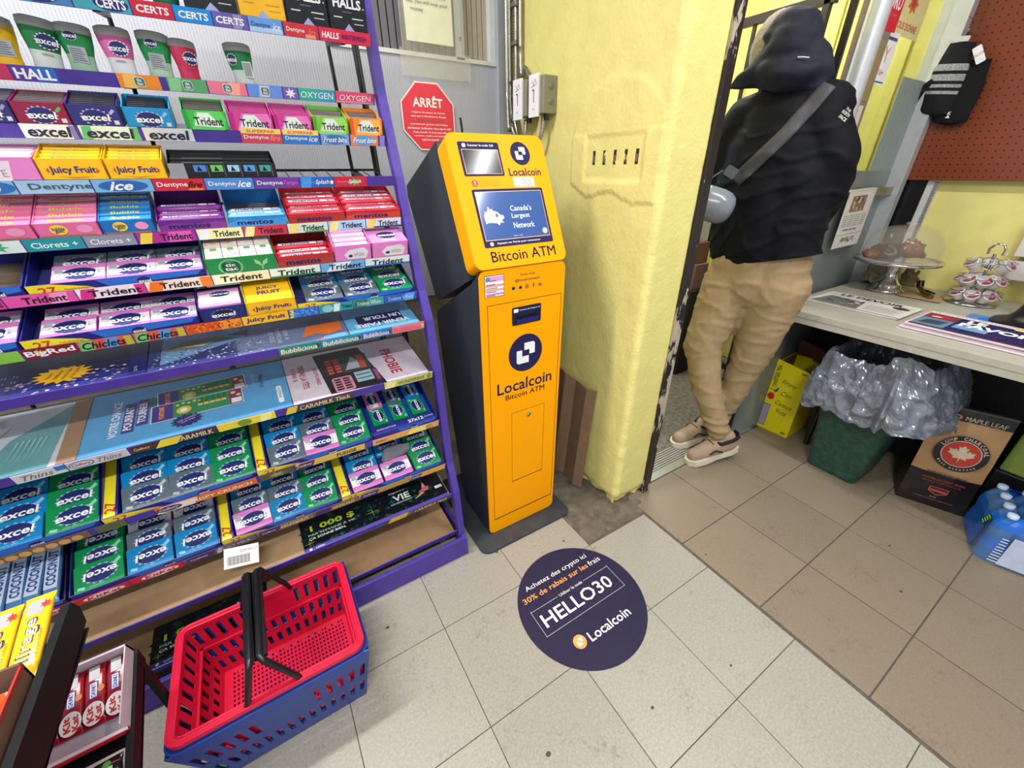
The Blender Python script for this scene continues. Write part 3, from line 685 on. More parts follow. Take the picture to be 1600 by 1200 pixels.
# row 2
strip(2, -.281, -.222, (190, 50, 90)); strip(2, -.222, -.156, (84, 62, 160), [('HALL', .5, .9, .72, W_, .06, .05)], deco=band((40, 100, 190), .5, 1))
def tictac(k, x0, x1, bg, d=None):
    def f(mb, a, b, h, z):
        if d: d(mb, a, b, h, z)
        c = (a+b)/2; mb.prism(rrect(c-.009, c+.009, -h*.85, -h*.12, .004, 3), z, z+.0002, C(W_)); mb.prism(rrect(c-.0082, c+.0082, -h*.80, -h*.17, .0035, 3), z, z+.0004, C((54, 120, 84)))
        mb.text('tic', c, -h*.35, .009, h*.26, C(W_), z=z+.0006, bold=.04); mb.text('tac', c, -h*.62, .011, h*.22, C(W_), z=z+.0006, bold=.04)
    strip(k, x0, x1, bg, deco=f)
tictac(2, -.065, .008, (240, 140, 44), slant((250, 190, 90), .1, .4)); tictac(2, .019, .093, (92, 168, 112), slant((140, 200, 140), .0, .3)); tictac(2, .093, .171, (226, 122, 142), slant((240, 170, 150), .5, .8)); tictac(2, .171, .247, (96, 150, 222), slant((170, 200, 240), .3, .6))
strip(2, .247, .282, (110, 100, 176), deco=rays((230, 230, 245), .5, .4)); strip(2, .282, .370, (54, 160, 182), [('OXYGEN', .5, .9, .55, W_, .0, .1)], deco=band((40, 180, 150), 0, .4, 0, 1)); strip(2, .370, .470, (222, 76, 116), [('OXYGEN', .5, .82, .5, W_, .0, .1)], deco=band((240, 130, 160), 0, 1, .0, .2))
# row 3
def exl(k, x0, x1, bg, d=None): strip(k, x0, x1, bg, [('excel', .5, .82, .78, (30, 42, 62), .05, .1)], deco=d)
exl(3, -.235, -.155, (228, 232, 236), slant((120, 120, 190), .9, 1, 0)); exl(3, -.151, -.055, (214, 232, 222), many(slant((90, 180, 120), 0, .16), slant((90, 180, 120), .85, 1, 0))); exl(3, -.050, .040, (206, 210, 214))
for x0, x1, bg, nm, c2 in ((.130, .218, (214, 70, 90), 'fire', (250, 150, 130)), (.218, .303, (52, 124, 204), 'ice', W_)):
    strip(3, x0, x1, bg, [('Dentyne', .36, .6, .42, W_, .02, 0), (nm, .82, .26, .5, c2, .02, .4)])
    y, z = RYZ[3]; mb = MB(frame((0, y, z), (1, 0, 0), (0, -.3, .954))); mb.box(x0+.002, x1-.002, -.004, .007, .001, .0016, C((250, 214, 120))); mb.text('SUPERPAK', (x0+x1)/2, .0015, .06, .006, C((200, 110, 60)), bold=.04, z=.002); mb.build('price_strip', rails[3])
strip(3, .305, .376, (120, 170, 220), [('Frost bite', .5, .85, .5, W_, .03, .35)], deco=oval((60, 120, 190), .5, .44)); strip(3, .378, .452, (236, 132, 90), [('Frost bite', .5, .85, .5, W_, .03, .35)], deco=oval((90, 160, 220), .5, .40)); strip(3, .454, .470, (150, 136, 206))
# row 4
strip(4, -.352, -.27, (130, 180, 216), [('ice', .6, .3, .5, W_, .04, .4)], deco=oval((40, 110, 180), .65, .35)); strip(4, -.27, -.16, (150, 196, 222), [('Dentyne', .58, .86, .62, (70, 84, 110), .03, 0)])
strip(4, -.16, -.061, (120, 176, 214), [('ice', .45, .42, .72, W_, .05, .4)], deco=oval((44, 98, 172), .5, .42)); strip(4, -.061, .032, (204, 36, 52), [('Dentyne', .36, .6, .52, W_, .02, 0), ('fire', .8, .3, .62, (60, 10, 20), .03, .4)], deco=band((240, 120, 60), .65, .95, 0, .25))
strip(4, .032, .129, (76, 138, 206), [('Dentyne', .34, .56, .5, W_, .02, 0), ('ice', .80, .30, .62, W_, .04, .4)]); strip(4, .129, .229, (104, 62, 154), [('Dentyne', .34, .56, .5, W_, .02, 0), ('Tango', .8, .34, .5, (226, 80, 190), .03, .3)])
strip(4, .229, .310, (24, 104, 190), [('Splash', .66, .42, .55, W_, .02, .3), ('Dentyne', .28, .4, .28, (120, 170, 220), .0, .2)], deco=many(slant((70, 150, 220), .0, .3), oval((230, 240, 250), .95, .05, .2))); strip(4, .310, .395, (196, 40, 66), [('Splash', .62, .4, .5, W_, .02, .3), ('Dentyne', .26, .34, .28, (240, 150, 150), .0, .2)], deco=rays((110, 170, 60), .62, .2))
# row 5 - 7 helpers
def tri(k, x0, x1, bg, side=None, col=(24, 26, 30), cx=.6, w=.72, d=None):
    dd = [d] if d else []
    if side: dd.append(slant(side, 0, .2, .08))
    strip(k, x0, x1, bg, [('Trident', cx, w, .62, col, .04, .08)], deco=many(*dd) if dd else None)
strip(5, -.392, -.298, (214, 230, 224), deco=rays((60, 170, 130), .6, .2)); strip(5, -.298, -.208, (30, 146, 156), [('Clorets +', .5, .8, .5, (220, 240, 240), .03, 0)]); strip(5, -.208, -.124, (140, 144, 158), [('Clorets +', .5, .82, .5, (228, 230, 236), .03, 0)])
tri(5, -.122, -.016, (176, 44, 142), (236, 214, 70), W_ and (24, 20, 40), .66, .55, slant((226, 90, 180), .5, .9)); tri(5, -.014, .078, (236, 228, 170), (232, 232, 232), cx=.64, w=.58); tri(5, .078, .175, (204, 50, 72), (236, 224, 150), cx=.62, w=.56)
tri(5, .175, .272, (206, 232, 212), (240, 224, 130), cx=.62, w=.56, d=band((40, 150, 90), .4, 1, 0, .14)); tri(5, .272, .370, (160, 206, 230), (236, 224, 140), cx=.62, w=.56); tri(5, .370, .470, (208, 222, 236), (232, 214, 100), cx=.62, w=.56, d=band((30, 50, 110), .2, 1, 0, .16))
tri(6, -.423, -.356, (214, 60, 140)); tri(6, -.356, -.25, (220, 84, 160), None, (24, 24, 30), .55, .62, slant((240, 150, 200), .6, .85)); tri(6, -.25, -.136, (244, 226, 236), (214, 50, 140), cx=.55, w=.78, d=band((214, 50, 140), .85, 1)); tri(6, -.136, -.012, (248, 226, 206), (240, 120, 30), cx=.5, w=.6, d=slant((240, 120, 30), .82, 1, 0))
tri(6, -.012, .108, (240, 238, 196), None, cx=.5, w=.74); tri(6, .108, .227, (226, 240, 232), None, cx=.52, w=.74, d=band((30, 140, 90), 0, 1, 0, .18)); tri(6, .227, .342, (110, 176, 220), None, cx=.55, w=.74, d=slant((220, 236, 246), .1, .5, .2)); tri(6, .342, .470, (226, 232, 236), None, cx=.5, w=.7, d=band((40, 110, 190), 0, 1, 0, .2))
strip(7, -.457, -.363, (130, 190, 70), deco=slant((30, 110, 50), .2, .5)); strip(7, -.363, -.28, (128, 26, 44), [('BigRed', .5, .92, .7, W_, .05, 0)], deco=rays((240, 180, 40), .3, .1))
for a, b in ((-.28, -.188), (-.188, -.094)): strip(7, a, b, (214, 90, 70), [('Chiclets', .46, .8, .72, (24, 24, 24), .03, .3)], deco=many(slant((120, 190, 110), 0, .25), slant((90, 150, 210), .45, .7), slant((190, 180, 60), .85, 1, 0)))
strip(7, -.094, .02, (214, 84, 30), deco=many(slant((240, 150, 40), .6, 1, 0), dots((240, 140, 40), (190, 40, 20), 60))); strip(7, .02, .124, (250, 190, 24), [('Juicy Fruit', .5, .86, .62, (60, 30, 120), .05, .1)]); strip(7, .124, .196, (54, 120, 210), deco=many(slant((240, 210, 60), 0, .12), dots((110, 180, 240), (30, 70, 180), 50)))
strip(7, .196, .285, (40, 152, 160), [('Trident', .82, .3, .5, (20, 30, 40), .03, 0)], deco=many(oval((150, 200, 200), .25, .16), slant((220, 236, 232), .4, .58))); strip(7, .285, .371, (60, 160, 150), [('Trident White', .5, .8, .55, W_, .03, .1)], deco=slant((30, 110, 90), .0, .4)); strip(7, .371, .468, (40, 96, 190), [('Trident White', .5, .8, .55, (210, 225, 245), .03, .1)], deco=slant((90, 160, 230), .6, .9))
for x0, x1, bg, c in ((.077, .178, (30, 140, 110), (250, 220, 210)), (.178, .286, (40, 150, 170), (250, 220, 200)), (.286, .370, (44, 130, 200), (250, 214, 214)), (.370, .470, (232, 130, 120), (240, 90, 160))): strip(8, x0, x1, bg, [('Bubblicious', .48, .88, .62, c, .04, .05)], deco=oval((240, 210, 90) if bg[0] > 200 else (20, 60, 90), .93, .05, .3))
strip(9, -.457, -.375, (206, 206, 206), [('Thins', .45, .6, .62, (110, 110, 114), .0, .4)], deco=band((40, 120, 190), .8, 1, .4, 1)); strip(9, -.375, -.27, (196, 196, 200), [('Thins', .68, .4, .6, (120, 120, 124), .0, .4), ('Cadbury', .22, .3, .36, (70, 50, 80), .02, .3)], deco=many(oval((90, 70, 100), .22, .2, .42), oval((214, 206, 210), .22, .18, .34)))
strip(9, -.268, -.10, (70, 54, 60), [('CARAMILK', .72, .46, .62, (240, 230, 190), .05, .1), ('Cadbury', .12, .18, .4, (240, 214, 120), .02, .3)], deco=slant((236, 214, 60), .25, .5, .1)); strip(9, -.10, .03, (232, 214, 74), deco=many(oval((120, 150, 60), .45, .12), slant((250, 240, 150), .7, .9)))
strip(9, .05, .228, (80, 60, 70), [('CARAMILK Thick', .58, .74, .64, (242, 232, 170), .05, .1)], deco=slant((220, 200, 80), .0, .14)); strip(9, .316, .468, (206, 202, 110), [('WUNDERBAR', .55, .56, .5, (110, 120, 130), .04, .1)], deco=many(slant((250, 240, 150), .0, .2), oval((150, 150, 60), .93, .05)))
strip(10, -.615, -.40, (120, 96, 60), deco=many(*[oval((206, 160, 100), .1+.1*i, .045, .4) for i in range(9)])); strip(10, -.39, -.335, (90, 100, 60)); strip(10, -.28, -.06, (214, 110, 60), [('CRISPY CRUNCH', .62, .66, .5, (250, 226, 180), .05, .1), ('Cadbury', .12, .18, .42, (240, 230, 230), .02, .3)], deco=many(slant((240, 226, 214), .0, .35), oval((80, 60, 90), .12, .12, .42)))
strip(10, -.055, .03, (90, 90, 60), deco=rays((150, 160, 90), .5, .3)); strip(10, .035, .228, (226, 190, 90), [('FUDGE', .72, .3, .6, (60, 40, 30), .05, .1), ('Cadbury', .12, .2, .42, (240, 230, 230), .02, .3)], deco=many(slant((84, 60, 120), .0, .22), oval((80, 60, 90), .12, .12, .42))); strip(10, .25, .468, (236, 170, 90), [('Cadbury', .12, .16, .5, (80, 50, 110), .02, .3)], deco=many(slant((250, 224, 120), .5, .8), oval((200, 150, 90), .85, .06)))
for a, b in ((-.60, -.495), (-.495, -.385), (-.385, -.276)): strip(11, a, b, (206, 30, 44), [('KitKat', .55, .6, .62, (206, 30, 44), .05, .2)], deco=oval((244, 240, 240), .55, .36, .46))
strip(11, -.276, -.107, (110, 104, 110), [('DAIRY MILK', .68, .48, .5, (236, 232, 232), .03, 0), ('Cadbury', .2, .24, .42, (226, 214, 230), .02, .3)], deco=many(slant((80, 50, 110), 0, .38), slant((210, 208, 210), .42, .48))); strip(11, -.107, .043, (150, 124, 80), [('FRUIT&NUT', .66, .5, .5, (240, 226, 200), .03, 0), ('Cadbury', .2, .24, .42, (226, 214, 230), .02, .3)], deco=slant((80, 50, 110), 0, .36))
strip(11, .043, .174, (140, 110, 60), [('HAZELNUT', .66, .5, .5, (244, 226, 180), .03, 0)], deco=slant((80, 50, 110), 0, .34)); strip(11, .174, .34, (190, 150, 70), [('Cadbury', .2, .24, .5, (226, 214, 230), .02, .3)], deco=slant((80, 50, 110), 0, .34)); strip(11, .34, .468, (232, 174, 60), [('Cadbury', .2, .3, .5, (226, 214, 230), .02, .3)], deco=slant((84, 60, 140), 0, .3))
strip(12, .228, .468, (72, 54, 96), [('CARAMILK Thick', .68, .5, .62, (244, 226, 90), .05, .1)], deco=many(slant((226, 180, 60), .04, .3), slant((120, 90, 60), .3, .36)))
# ================================================================ CANDY PRODUCTS
def burst(mb, cx, cy, rx, ry, z, rc=WHITE, oc=(28, 40, 104), text='excel', flip=0, tc=WHITE, tw=1.55):
    mb.star(cx, cy, rx*1.26, ry*1.28, z, C(rc), 16, .80); mb.ellipse(cx, cy, rx*1.04, ry*1.06, z+.0003, C(oc), n=20)
    mb.text(text, cx, cy, rx*2*tw*.72, ry*.95, C(tc), bold=.045, shear=.12, z=z+.0008, rot=PI if flip else 0)
def pack_proto(rgb, style='excel', flip=0, w=.086, l=.060, t=.011):
    mb = MB(); c = C(rgb, .32)
    mb.prism(rrect(-w/2, w/2, -l/2, l/2, .003, 2), 0, t, c)
    if style == 'pink':
        mb.rect(-w/2+.001, w/2-.001, -.014, .016, t+.0002, C((240, 236, 240), .32)); mb.rect(-w/2+.001, w/2-.001, -.022, -.018, t+.0002, C((226, 120, 190), .32))
        mb.rect(-w*.45, -w*.30, .006, .022, t+.0004, C((170, 168, 180))); mb.text('WHITE BLANCHE', .002, -.0165, w*.6, .0035, C((130, 120, 150)), z=t+.0004)
    else:
        lt = tuple(min(255, int(v*.55+130)) for v in rgb)
        mb.poly([(w*.30, l*.10), (w*.46, l*.30), (w*.42, l*.42), (w*.28, l*.22)], t+.0003, C(lt, .3)); mb.poly([(-w*.44, -l*.40), (-w*.30, -l*.44), (-w*.28, -l*.34), (-w*.42, -l*.30)], t+.0003, C(lt, .3))
        mb.text('COOL MINT', -.004, -l*.40, w*.3, .0035, C(lt), z=t+.0004)
    burst(mb, .002, .0, w*.31, l*.29, t+.0006, flip=flip, rc=(150, 180, 210) if style != 'pink' else (170, 160, 200))
    return mb
PK = {'green': (16, 138, 76), 'blue': (16, 128, 186), 'grey': (92, 106, 116), 'pink': (214, 120, 190)}
_pk = {}
def pack(col, flip, M, label, group, parent=None):
    k = (col, flip)
    if k not in _pk: o = pack_proto(PK[col], 'pink' if col == 'pink' else 'x', flip).build('gum_pack'); _pk[k] = o; n = o
    else: n = _pk[k].copy(); COL.objects.link(n)
    n.matrix_world = M; tag(n, label, 'gum', group); return n
def tray(k, x0, x1, d, label, yellow=True, lip=.028, back=.003, up=-.009, hb=.045, rgb=(30, 34, 120), inner=None, num='27', side=None):
    M = sframe(k, x0, up, back); w = x1-x0; c = C(rgb, .35); ic = C(inner or (54, 60, 130), .5)
    r = thing('display_tray', label, 'tray', M=M, group='candy display trays')
    mb = MB(); mb.box(0, w, 0, d, 0, .002, ic); mb.box(0, w, 0, .002, 0, lip, c); mb.box(0, w, d-.002, d, 0, hb, c)
    for a in (0, w-.002): mb.add([(a,0,0),(a+.002,0,0),(a+.002,d,0),(a,d,0),(a,0,lip),(a+.002,0,lip),(a+.002,d,hb),(a,d,hb)], [(0,3,2,1),(4,5,6,7),(0,1,5,4),(1,2,6,5),(2,3,7,6),(3,0,4,7)], c)
    mb.build('tray', r)
    # print on the lip: yellow corner with the number, blue glow, small oval
    F = MB(frame((0, -.0004, 0), (1, 0, 0), (0, 0, 1)))
    if yellow:
        F.poly([(0, 0), (w*.40, 0), (w*.30, lip*.55), (w*.12, lip), (0, lip)], .0, C((240, 222, 40))); F.text(num, w*.095, lip*.48, .026, lip*.6, C((206, 50, 50)), bold=.03, z=.0005); F.text('Packs/Emballages', w*.245, lip*.45, w*.13, .005, C((130, 90, 40)), z=.0005)
    F.poly([(w*.42, lip*.3), (w*.95, lip*.6), (w*.98, lip), (w*.35, lip)], .0, C((40, 110, 200))); F.ellipse(w*.62, lip*.5, .013, .010, .0003, C((24, 34, 100)), n=16); F.text('excel', w*.62, lip*.5, .022, .008, C(WHITE), bold=.04, z=.0006)
    F.build('lip_print', r)
    if side:
        sb = MB(); sb.box(0, w*.085, .002, d-.004, 0, .026, C((240, 222, 40))); sb.box(w*.08, w*.095, .002, d-.004, 0, .030, C((30, 34, 120))); sb.text(num, w*.045, .028, .030, .020, C((206, 50, 50)), bold=.03, z=.0265, rot=PI/2); sb.build('yellow_corner', r)
    return r, M
def fill(M, w, cols, rows, group, desc, x_off=0, y0=.012, pitch=.046, up=.016, flip=0, tilt=9, wpk=.086, skip=()):
    cw = (w-x_off-.004)/len(cols); s = min(1.08, (cw-.001)/wpk)
    for ci, cl in enumerate(cols):
        for ri in range(rows):
            if (ci, ri) in skip: continue
            c = cl[ri] if isinstance(cl, (list, tuple)) else cl
            L = M @ T(x_off+.002+cw*(ci+.5)+random.uniform(-.0015, .0015), y0+.028+ri*pitch, up) @ RZ(random.uniform(-.035, .035)) @ RX(math.radians(tilt)) @ Matrix.Scale(s, 4)
            cn = [['centre'], ['left', 'right'], ['left', 'middle', 'right']][len(cols)-1][ci]; rn = [['only'], ['front', 'back'], ['front', 'centre', 'back']][rows-1][ri]
            pack(c, flip, L, '%s gum pack, %s row %s, %s' % ({'green': 'green', 'blue': 'bright blue', 'grey': 'slate grey', 'pink': 'pink'}[c], rn, cn, desc), group)
def carton(k, x0, x1, name, label, rgb, top, h=.036, d=.085, draw=None, back=0, n=7, packw=.9, packh=None, grp=None, up=0, hb=None, ptext=None, inner=None, cat='gum box', lean=0):
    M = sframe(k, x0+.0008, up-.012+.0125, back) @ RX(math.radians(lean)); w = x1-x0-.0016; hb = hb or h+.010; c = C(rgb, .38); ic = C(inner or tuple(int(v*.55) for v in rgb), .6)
    r = thing(name, label, cat, M=M, group=grp or 'gum cartons on the rack')
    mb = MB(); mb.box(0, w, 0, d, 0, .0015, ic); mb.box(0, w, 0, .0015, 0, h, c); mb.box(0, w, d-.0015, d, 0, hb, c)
    for a in (0, w-.0015): mb.add([(a,0,0),(a+.0015,0,0),(a+.0015,d,0),(a,d,0),(a,0,h),(a+.0015,0,h),(a+.0015,d,hb),(a,d,hb)], [(0,3,2,1),(4,5,6,7),(0,1,5,4),(1,2,6,5),(2,3,7,6),(3,0,4,7)], c)
    mb.build('carton', r)
    if draw:
        F = MB(frame((0, -.0003, 0), (1, 0, 0), (0, 0, 1))); draw(F, w, h); F.build('front_print', r)
    if n:
        ph = packh or h-.002; step = (d-.004)/n; pm = None; tc = C(top, .35)
        for i in range(n):
            if pm is None:
                p = MB(); p.prism(rrect(w*(1-packw)/2, w*(1+packw)/2, .0006, step-.0006, .0015, 1), 0, ph, tc); p.rect(w*.12, w*.5, step*.2, step*.8, ph+.0002, C(tuple(int(v*.7+40) for v in top), .4))
                if ptext: p.text(ptext[0], w*.5, step*.5, w*.55, step*.6, C(ptext[1]), bold=.03, z=ph+.0006)
                o = p.build('gum_pack', r); pm = o
            else: o = pm.copy(); COL.objects.link(o); o.parent = r
            o.location = (0, .002+i*step, .001+i*(hb-h)/n)
    return r
# ---- row 3 cartons; several pack tops greyed, shade of the shelf above painted in
def d_exc(dec=(90, 170, 90)):
    def f(F, w, h):
        burst(F, w*.50, h*.42, w*.25, h*.34, .0003, rc=(180, 180, 210)); F.poly([(w*.82, h*.55), (w*.92, h*.75), (w*.88, h*.85), (w*.78, h*.65)], .0003, C(dec))
        F.rect(w*.83, w*.93, h*.1, h*.3, .0003, C((200, 200, 215)))
    return f
def d_tri(a, b):
    def f(F, w, h):
        F.poly([(w*.12, 0), (w*.9, 0), (w*.97, h*.6), (w*.9, h), (w*.3, h*.95)], .0002, C(a)); F.poly([(w*.2, h*.2), (w*.85, h*.15), (w*.6, h*.9), (w*.35, h*.9)], .0004, C((226, 236, 226)))
        F.text('Trident', w*.56, h*.45, w*.66, h*.42, C((24, 26, 26)), bold=.03, z=.001)
        F.rect(0, w*.1, 0, h, .0003, C(b))
    return f
carton(3, -.300, -.232, 'gum_carton', 'navy gum carton cut off by the left photo edge, third rail', (44, 48, 110), (90, 86, 92), draw=d_exc((150, 150, 190)))
carton(3, -.232, -.155, 'gum_carton', 'maroon gum carton with white lettering above the rack\'s third price rail', (140, 26, 66), (96, 84, 88), draw=d_exc())
carton(3, -.155, -.075, 'gum_carton', 'navy gum carton right of the maroon one', (46, 44, 120), (54, 52, 66), draw=d_exc((170, 170, 210)), hb=.05)
carton(3, -.070, .012, 'gum_carton', 'bright blue gum carton left of the green ones', (28, 140, 198), (36, 40, 52), draw=d_exc((120, 200, 230)), packw=.8, hb=.05)
carton(3, .030, .112, 'gum_carton', 'bright green gum carton with dark top, left of the pink ones', (60, 180, 70), (86, 84, 78), draw=d_tri((90, 206, 90), (40, 150, 60)), hb=.05)
carton(3, .116, .205, 'gum_carton', 'left one of the two magenta gum cartons on the third rail', (206, 60, 150), (170, 60, 120), draw=d_tri((230, 120, 190), (190, 30, 120)), hb=.05)
carton(3, .207, .291, 'gum_carton', 'right one of the two magenta gum cartons on the third rail', (206, 60, 150), (176, 66, 126), draw=d_tri((230, 120, 190), (190, 30, 120)), hb=.05)
carton(3, .293, .378, 'gum_carton', 'lime green gum carton beside the orange one', (120, 190, 60), (120, 112, 106), draw=d_tri((150, 220, 90), (90, 160, 40)), n=2, hb=.05)
carton(3, .382, .466, 'gum_carton', 'orange gum carton at the right end of the third rail', (240, 140, 40), (128, 112, 104), draw=d_tri((250, 180, 80), (226, 90, 20)), n=2, hb=.05)
# ---- row 4
def d_white(F, w, h):
    F.poly([(w*.0, 0), (w*.62, 0), (w*.7, h*.85), (0, h*.8)], .0002, C((226, 214, 222))); F.text('WHITE', w*.35, h*.32, w*.5, h*.3, C((190, 180, 186)), bold=.03, z=.0006)
def d_juicy(F, w, h):
    F.text('Juicy Fruit', w*.5, h*.45, w*.7, h*.4, C((54, 36, 120)), bold=.05, z=.0006); F.poly([(w*.2, h*.18), (w*.5, h*.08), (w*.8, h*.18), (w*.5, h*.13)], .0004, C((206, 120, 30)))
    F.poly([(w*.1, h*.45), (w*.14, h*.6), (w*.14, h*.3)], .0005, C((206, 50, 30))); F.poly([(w*.9, h*.45), (w*.86, h*.6), (w*.86, h*.3)], .0005, C((206, 50, 30)))
carton(4, -.336, -.226, 'gum_carton', 'pink and white gum carton left of the two yellow ones', (224, 130, 196), (232, 214, 228), h=.040, draw=d_white, n=3, hb=.050)
for a, b, s in ((-.226, -.127, 'left'), (-.126, -.029, 'right')):
    carton(4, a, b, 'gum_carton', '%s one of the two yellow fruit gum cartons on the fourth rail' % s, (248, 190, 20), (252, 200, 40), h=.038, draw=d_juicy, n=4, hb=.052, ptext=('Juicy Fruit', (80, 60, 140)), inner=(110, 84, 30))
def d_five(F, w, h):
    F.rect(0, w*.14, 0, h, .0002, C((150, 150, 154)))
    for i, c in enumerate(((70, 130, 210), (110, 190, 90), (150, 200, 220), (80, 150, 220), (60, 160, 150))):
        x = w*(.27+.155*i); F.rect(x-w*.055, x+w*.055, h*.45, h*.9, .0004, C(c)); F.poly([(x-.006, h*.5), (x+.004, h*.5), (x-.002, h*.85)], .0008, C(BLACK)); F.rect(x+w*.065, x+w*.07, h*.1, h*.9, .0004, C((120, 120, 124)))
carton(4, -.024, .184, 'gum_carton', 'long black gum carton with coloured number marks, beside the empty wire shelf', (20, 20, 24), (26, 30, 28), h=.030, draw=d_five, n=3, hb=.044, packw=.96)
# ---- row 5
def d_bubble(F, w, h):
    F.ellipse(w*.35, h*.55, w*.14, h*.34, .0004, C((236, 214, 60)), n=14); F.text('bubble', w*.35, h*.62, w*.2, h*.22, C((90, 30, 110)), bold=.04, z=.001); F.text('gum', w*.35, h*.40, w*.14, h*.2, C((90, 30, 110)), bold=.04, z=.001)
    F.ellipse(w*.76, h*.55, w*.13, h*.28, .0004, C((236, 150, 190)), n=14); F.rect(w*.04, w*.9, h*.02, h*.16, .0004, C((150, 110, 90)))
def d_mentos(c2, tc=(36, 24, 90)):
    def f(F, w, h):
        F.poly([(0, h*.45), (w*.2, h*.75), (w*.5, h*.6), (w, h*.8), (w, 0), (0, 0)], .0002, C(c2)); F.text('mentos', w*.45, h*.40, w*.62, h*.42, C(tc), bold=.05, z=.0008)
    return f
carton(5, -.376, -.270, 'gum_carton', 'pink bubble gum carton cut by the left edge of the photo', (226, 110, 160), (236, 120, 160), h=.030, draw=d_bubble, n=6, d=.13, hb=.046, packw=.98, ptext=('Bubble', (240, 220, 70)))
carton(5, -.269, -.172, 'gum_carton', 'pink bubble gum carton between the other pink one and the blue one', (226, 110, 160), (240, 130, 170), h=.030, draw=d_bubble, n=6, d=.13, hb=.046, packw=.98, ptext=('Bubble', (240, 220, 70)))
carton(5, -.171, -.082, 'gum_carton', 'blue bubble gum carton right of the pink ones', (24, 110, 190), (40, 130, 200), h=.030, draw=d_bubble, n=6, d=.13, hb=.046, packw=.98, ptext=('Bubble', (230, 220, 80)))
def rolls(k, x0, x1, label, rgb, c2, n=4, body=(150, 60, 160), d=.13, h=.024, inner=(120, 108, 96), cols=1, hb=.040):
    r = carton(k, x0, x1, 'candy_carton', label, rgb, rgb, h=h, d=d, draw=d_mentos(c2), n=0, hb=hb, inner=inner, cat='candy box', grp='roll candy cartons'); w = x1-x0-.004
    pr = None
    for i in range(n):
        for c in range(cols):
            if pr is None:
                cw = w/cols; p = MB(); p.tube([(.001, 0, 0), (.004, 0, 0), (.006, 0, 0), (cw-.006, 0, 0), (cw-.004, 0, 0), (cw-.001, 0, 0)], .0095, C(body, .3), n=12, rr=[.006, .008, .0095, .0095, .008, .006])
                q = frame((0, 0, .0097), (1, 0, 0), (0, 1, 0)); p.rect(.010, cw*.78, -.0045, .0045, 0, C((236, 232, 240)), q); p.text('mentos', cw*.40, 0, cw*.5, .0065, C((44, 40, 120)), q, bold=.05, z=.0006); p.rect(cw*.80, cw*.92, -.0045, .0045, 0, C((190, 170, 200)), q)
                o = p.build('candy_roll', r); pr = o
            else: o = pr.copy(); COL.objects.link(o); o.parent = r
            o.location = (.002+c*w/cols, .013+i*.0205, .016+i*.0012+(.006 if i > 1 else 0)); o.rotation_euler = (random.uniform(-.15, .15), 0, 0)
    return r
rolls(5, -.077, .050, 'purple roll candy carton, half empty, right of the blue bubble gum', (96, 40, 130), (130, 50, 150), 3, (130, 50, 140))
rolls(5, .054, .178, 'light blue roll candy carton with a tall white back', (40, 130, 206), (60, 150, 220), 2, (110, 180, 226), inner=(150, 146, 144))
rolls(5, .182, .318, 'red roll candy carton, left one of the two red on the fifth rail', (186, 40, 46), (170, 50, 40), 5, (206, 40, 60))
rolls(5, .320, .468, 'red roll candy carton at the right end of the fifth rail', (186, 40, 46), (200, 70, 50), 5, (206, 40, 60))
# ---- row 6
tray(6, -.423, -.318, .15, 'empty navy tray with bare cardboard inside at the left of the sixth rail', yellow=False, inner=(96, 80, 64))
r, M = tray(6, -.315, -.020, .16, 'navy tray of pink and grey gum packs with yellow number corner, sixth rail', lip=.026)
fill(M, .295, [['pink', 'grey'], ['pink', 'grey'], ['pink', 'grey']], 2, 'gum packs in the sixth rail tray', 'in the sixth rail tray', x_off=.03, up=.012)
def d_tic(F, w, h):
    for i in range(4): F.ellipse(w*.33, h*.42, h*(.62-.1*i), h*(.62-.1*i)*.8, .0002+.0001*i, C((120, 196, 140) if i % 2 == 0 else (28, 140, 74)), n=24)
    F.prism(rrect(w*.21, w*.45, h*.12, h*.72, .004, 3), .0006, .0009, C((20, 84, 50))); F.text('tic', w*.33, h*.56, w*.14, h*.2, C(WHITE), bold=.04, z=.0013); F.text('tac', w*.33, h*.3, w*.18, h*.2, C(WHITE), bold=.04, z=.0013)
    for s in (-1, 1): F.poly([(w*.78, h*.3), (w*(.78+s*.09), h*.5), (w*(.78+s*.10), h*.8), (w*(.78+s*.02), h*.6)], .0005, C((150, 206, 160)))
    F.rect(w*.77, w*.79, h*.1, h*.4, .0005, C((150, 206, 160)))
r = carton(6, -.015, .130, 'mint_carton', 'green mint box carton holding little clear candy boxes', (28, 140, 74), (226, 220, 214), h=.040, draw=d_tic, n=0, d=.11, hb=.040, cat='candy box', grp='mint carton')
for i in range(4):
    for j in range(2):
        b = MB(); b.box(0, .033, 0, .050, 0, .036, mat('clear_mint_box', (226, 214, 206), .2)); rd = random.Random(i*9+j)
        for q in range(9): b.ellipse(rd.uniform(.005, .028), rd.uniform(.006, .03), .0035, .0022, .0363+q*1e-5, C([(220, 120, 160), (236, 170, 90), (232, 200, 90), (236, 226, 214)][rd.randrange(4) if i < 2 else 3]), n=8)
        b.prism(rrect(.010, .024, .034, .046, .003, 2), .036, .0366, C((60, 130, 80))); o = b.build('mint_box', r); o.location = (.004+i*.0345, .003+j*.052, .004+j*.003)
rolls(6, .131, .264, 'red roll candy carton beside the green mint carton', (186, 40, 46), (170, 60, 50), 3, (206, 40, 60), cols=1, h=.03, hb=.048)
def d_pinkw(F, w, h):
    F.poly([(w*.35, h*.12), (w*.85, h*.1), (w*.92, h*.55), (w*.8, h*.8), (w*.4, h*.72), (w*.25, h*.4)], .0003, C((228, 222, 228))); F.ellipse(w*.42, h*.32, w*.06, h*.09, .0006, C((40, 40, 80)), n=10); F.text('white', w*.65, h*.42, w*.3, h*.3, C((180, 170, 176)), bold=.02, z=.0008)
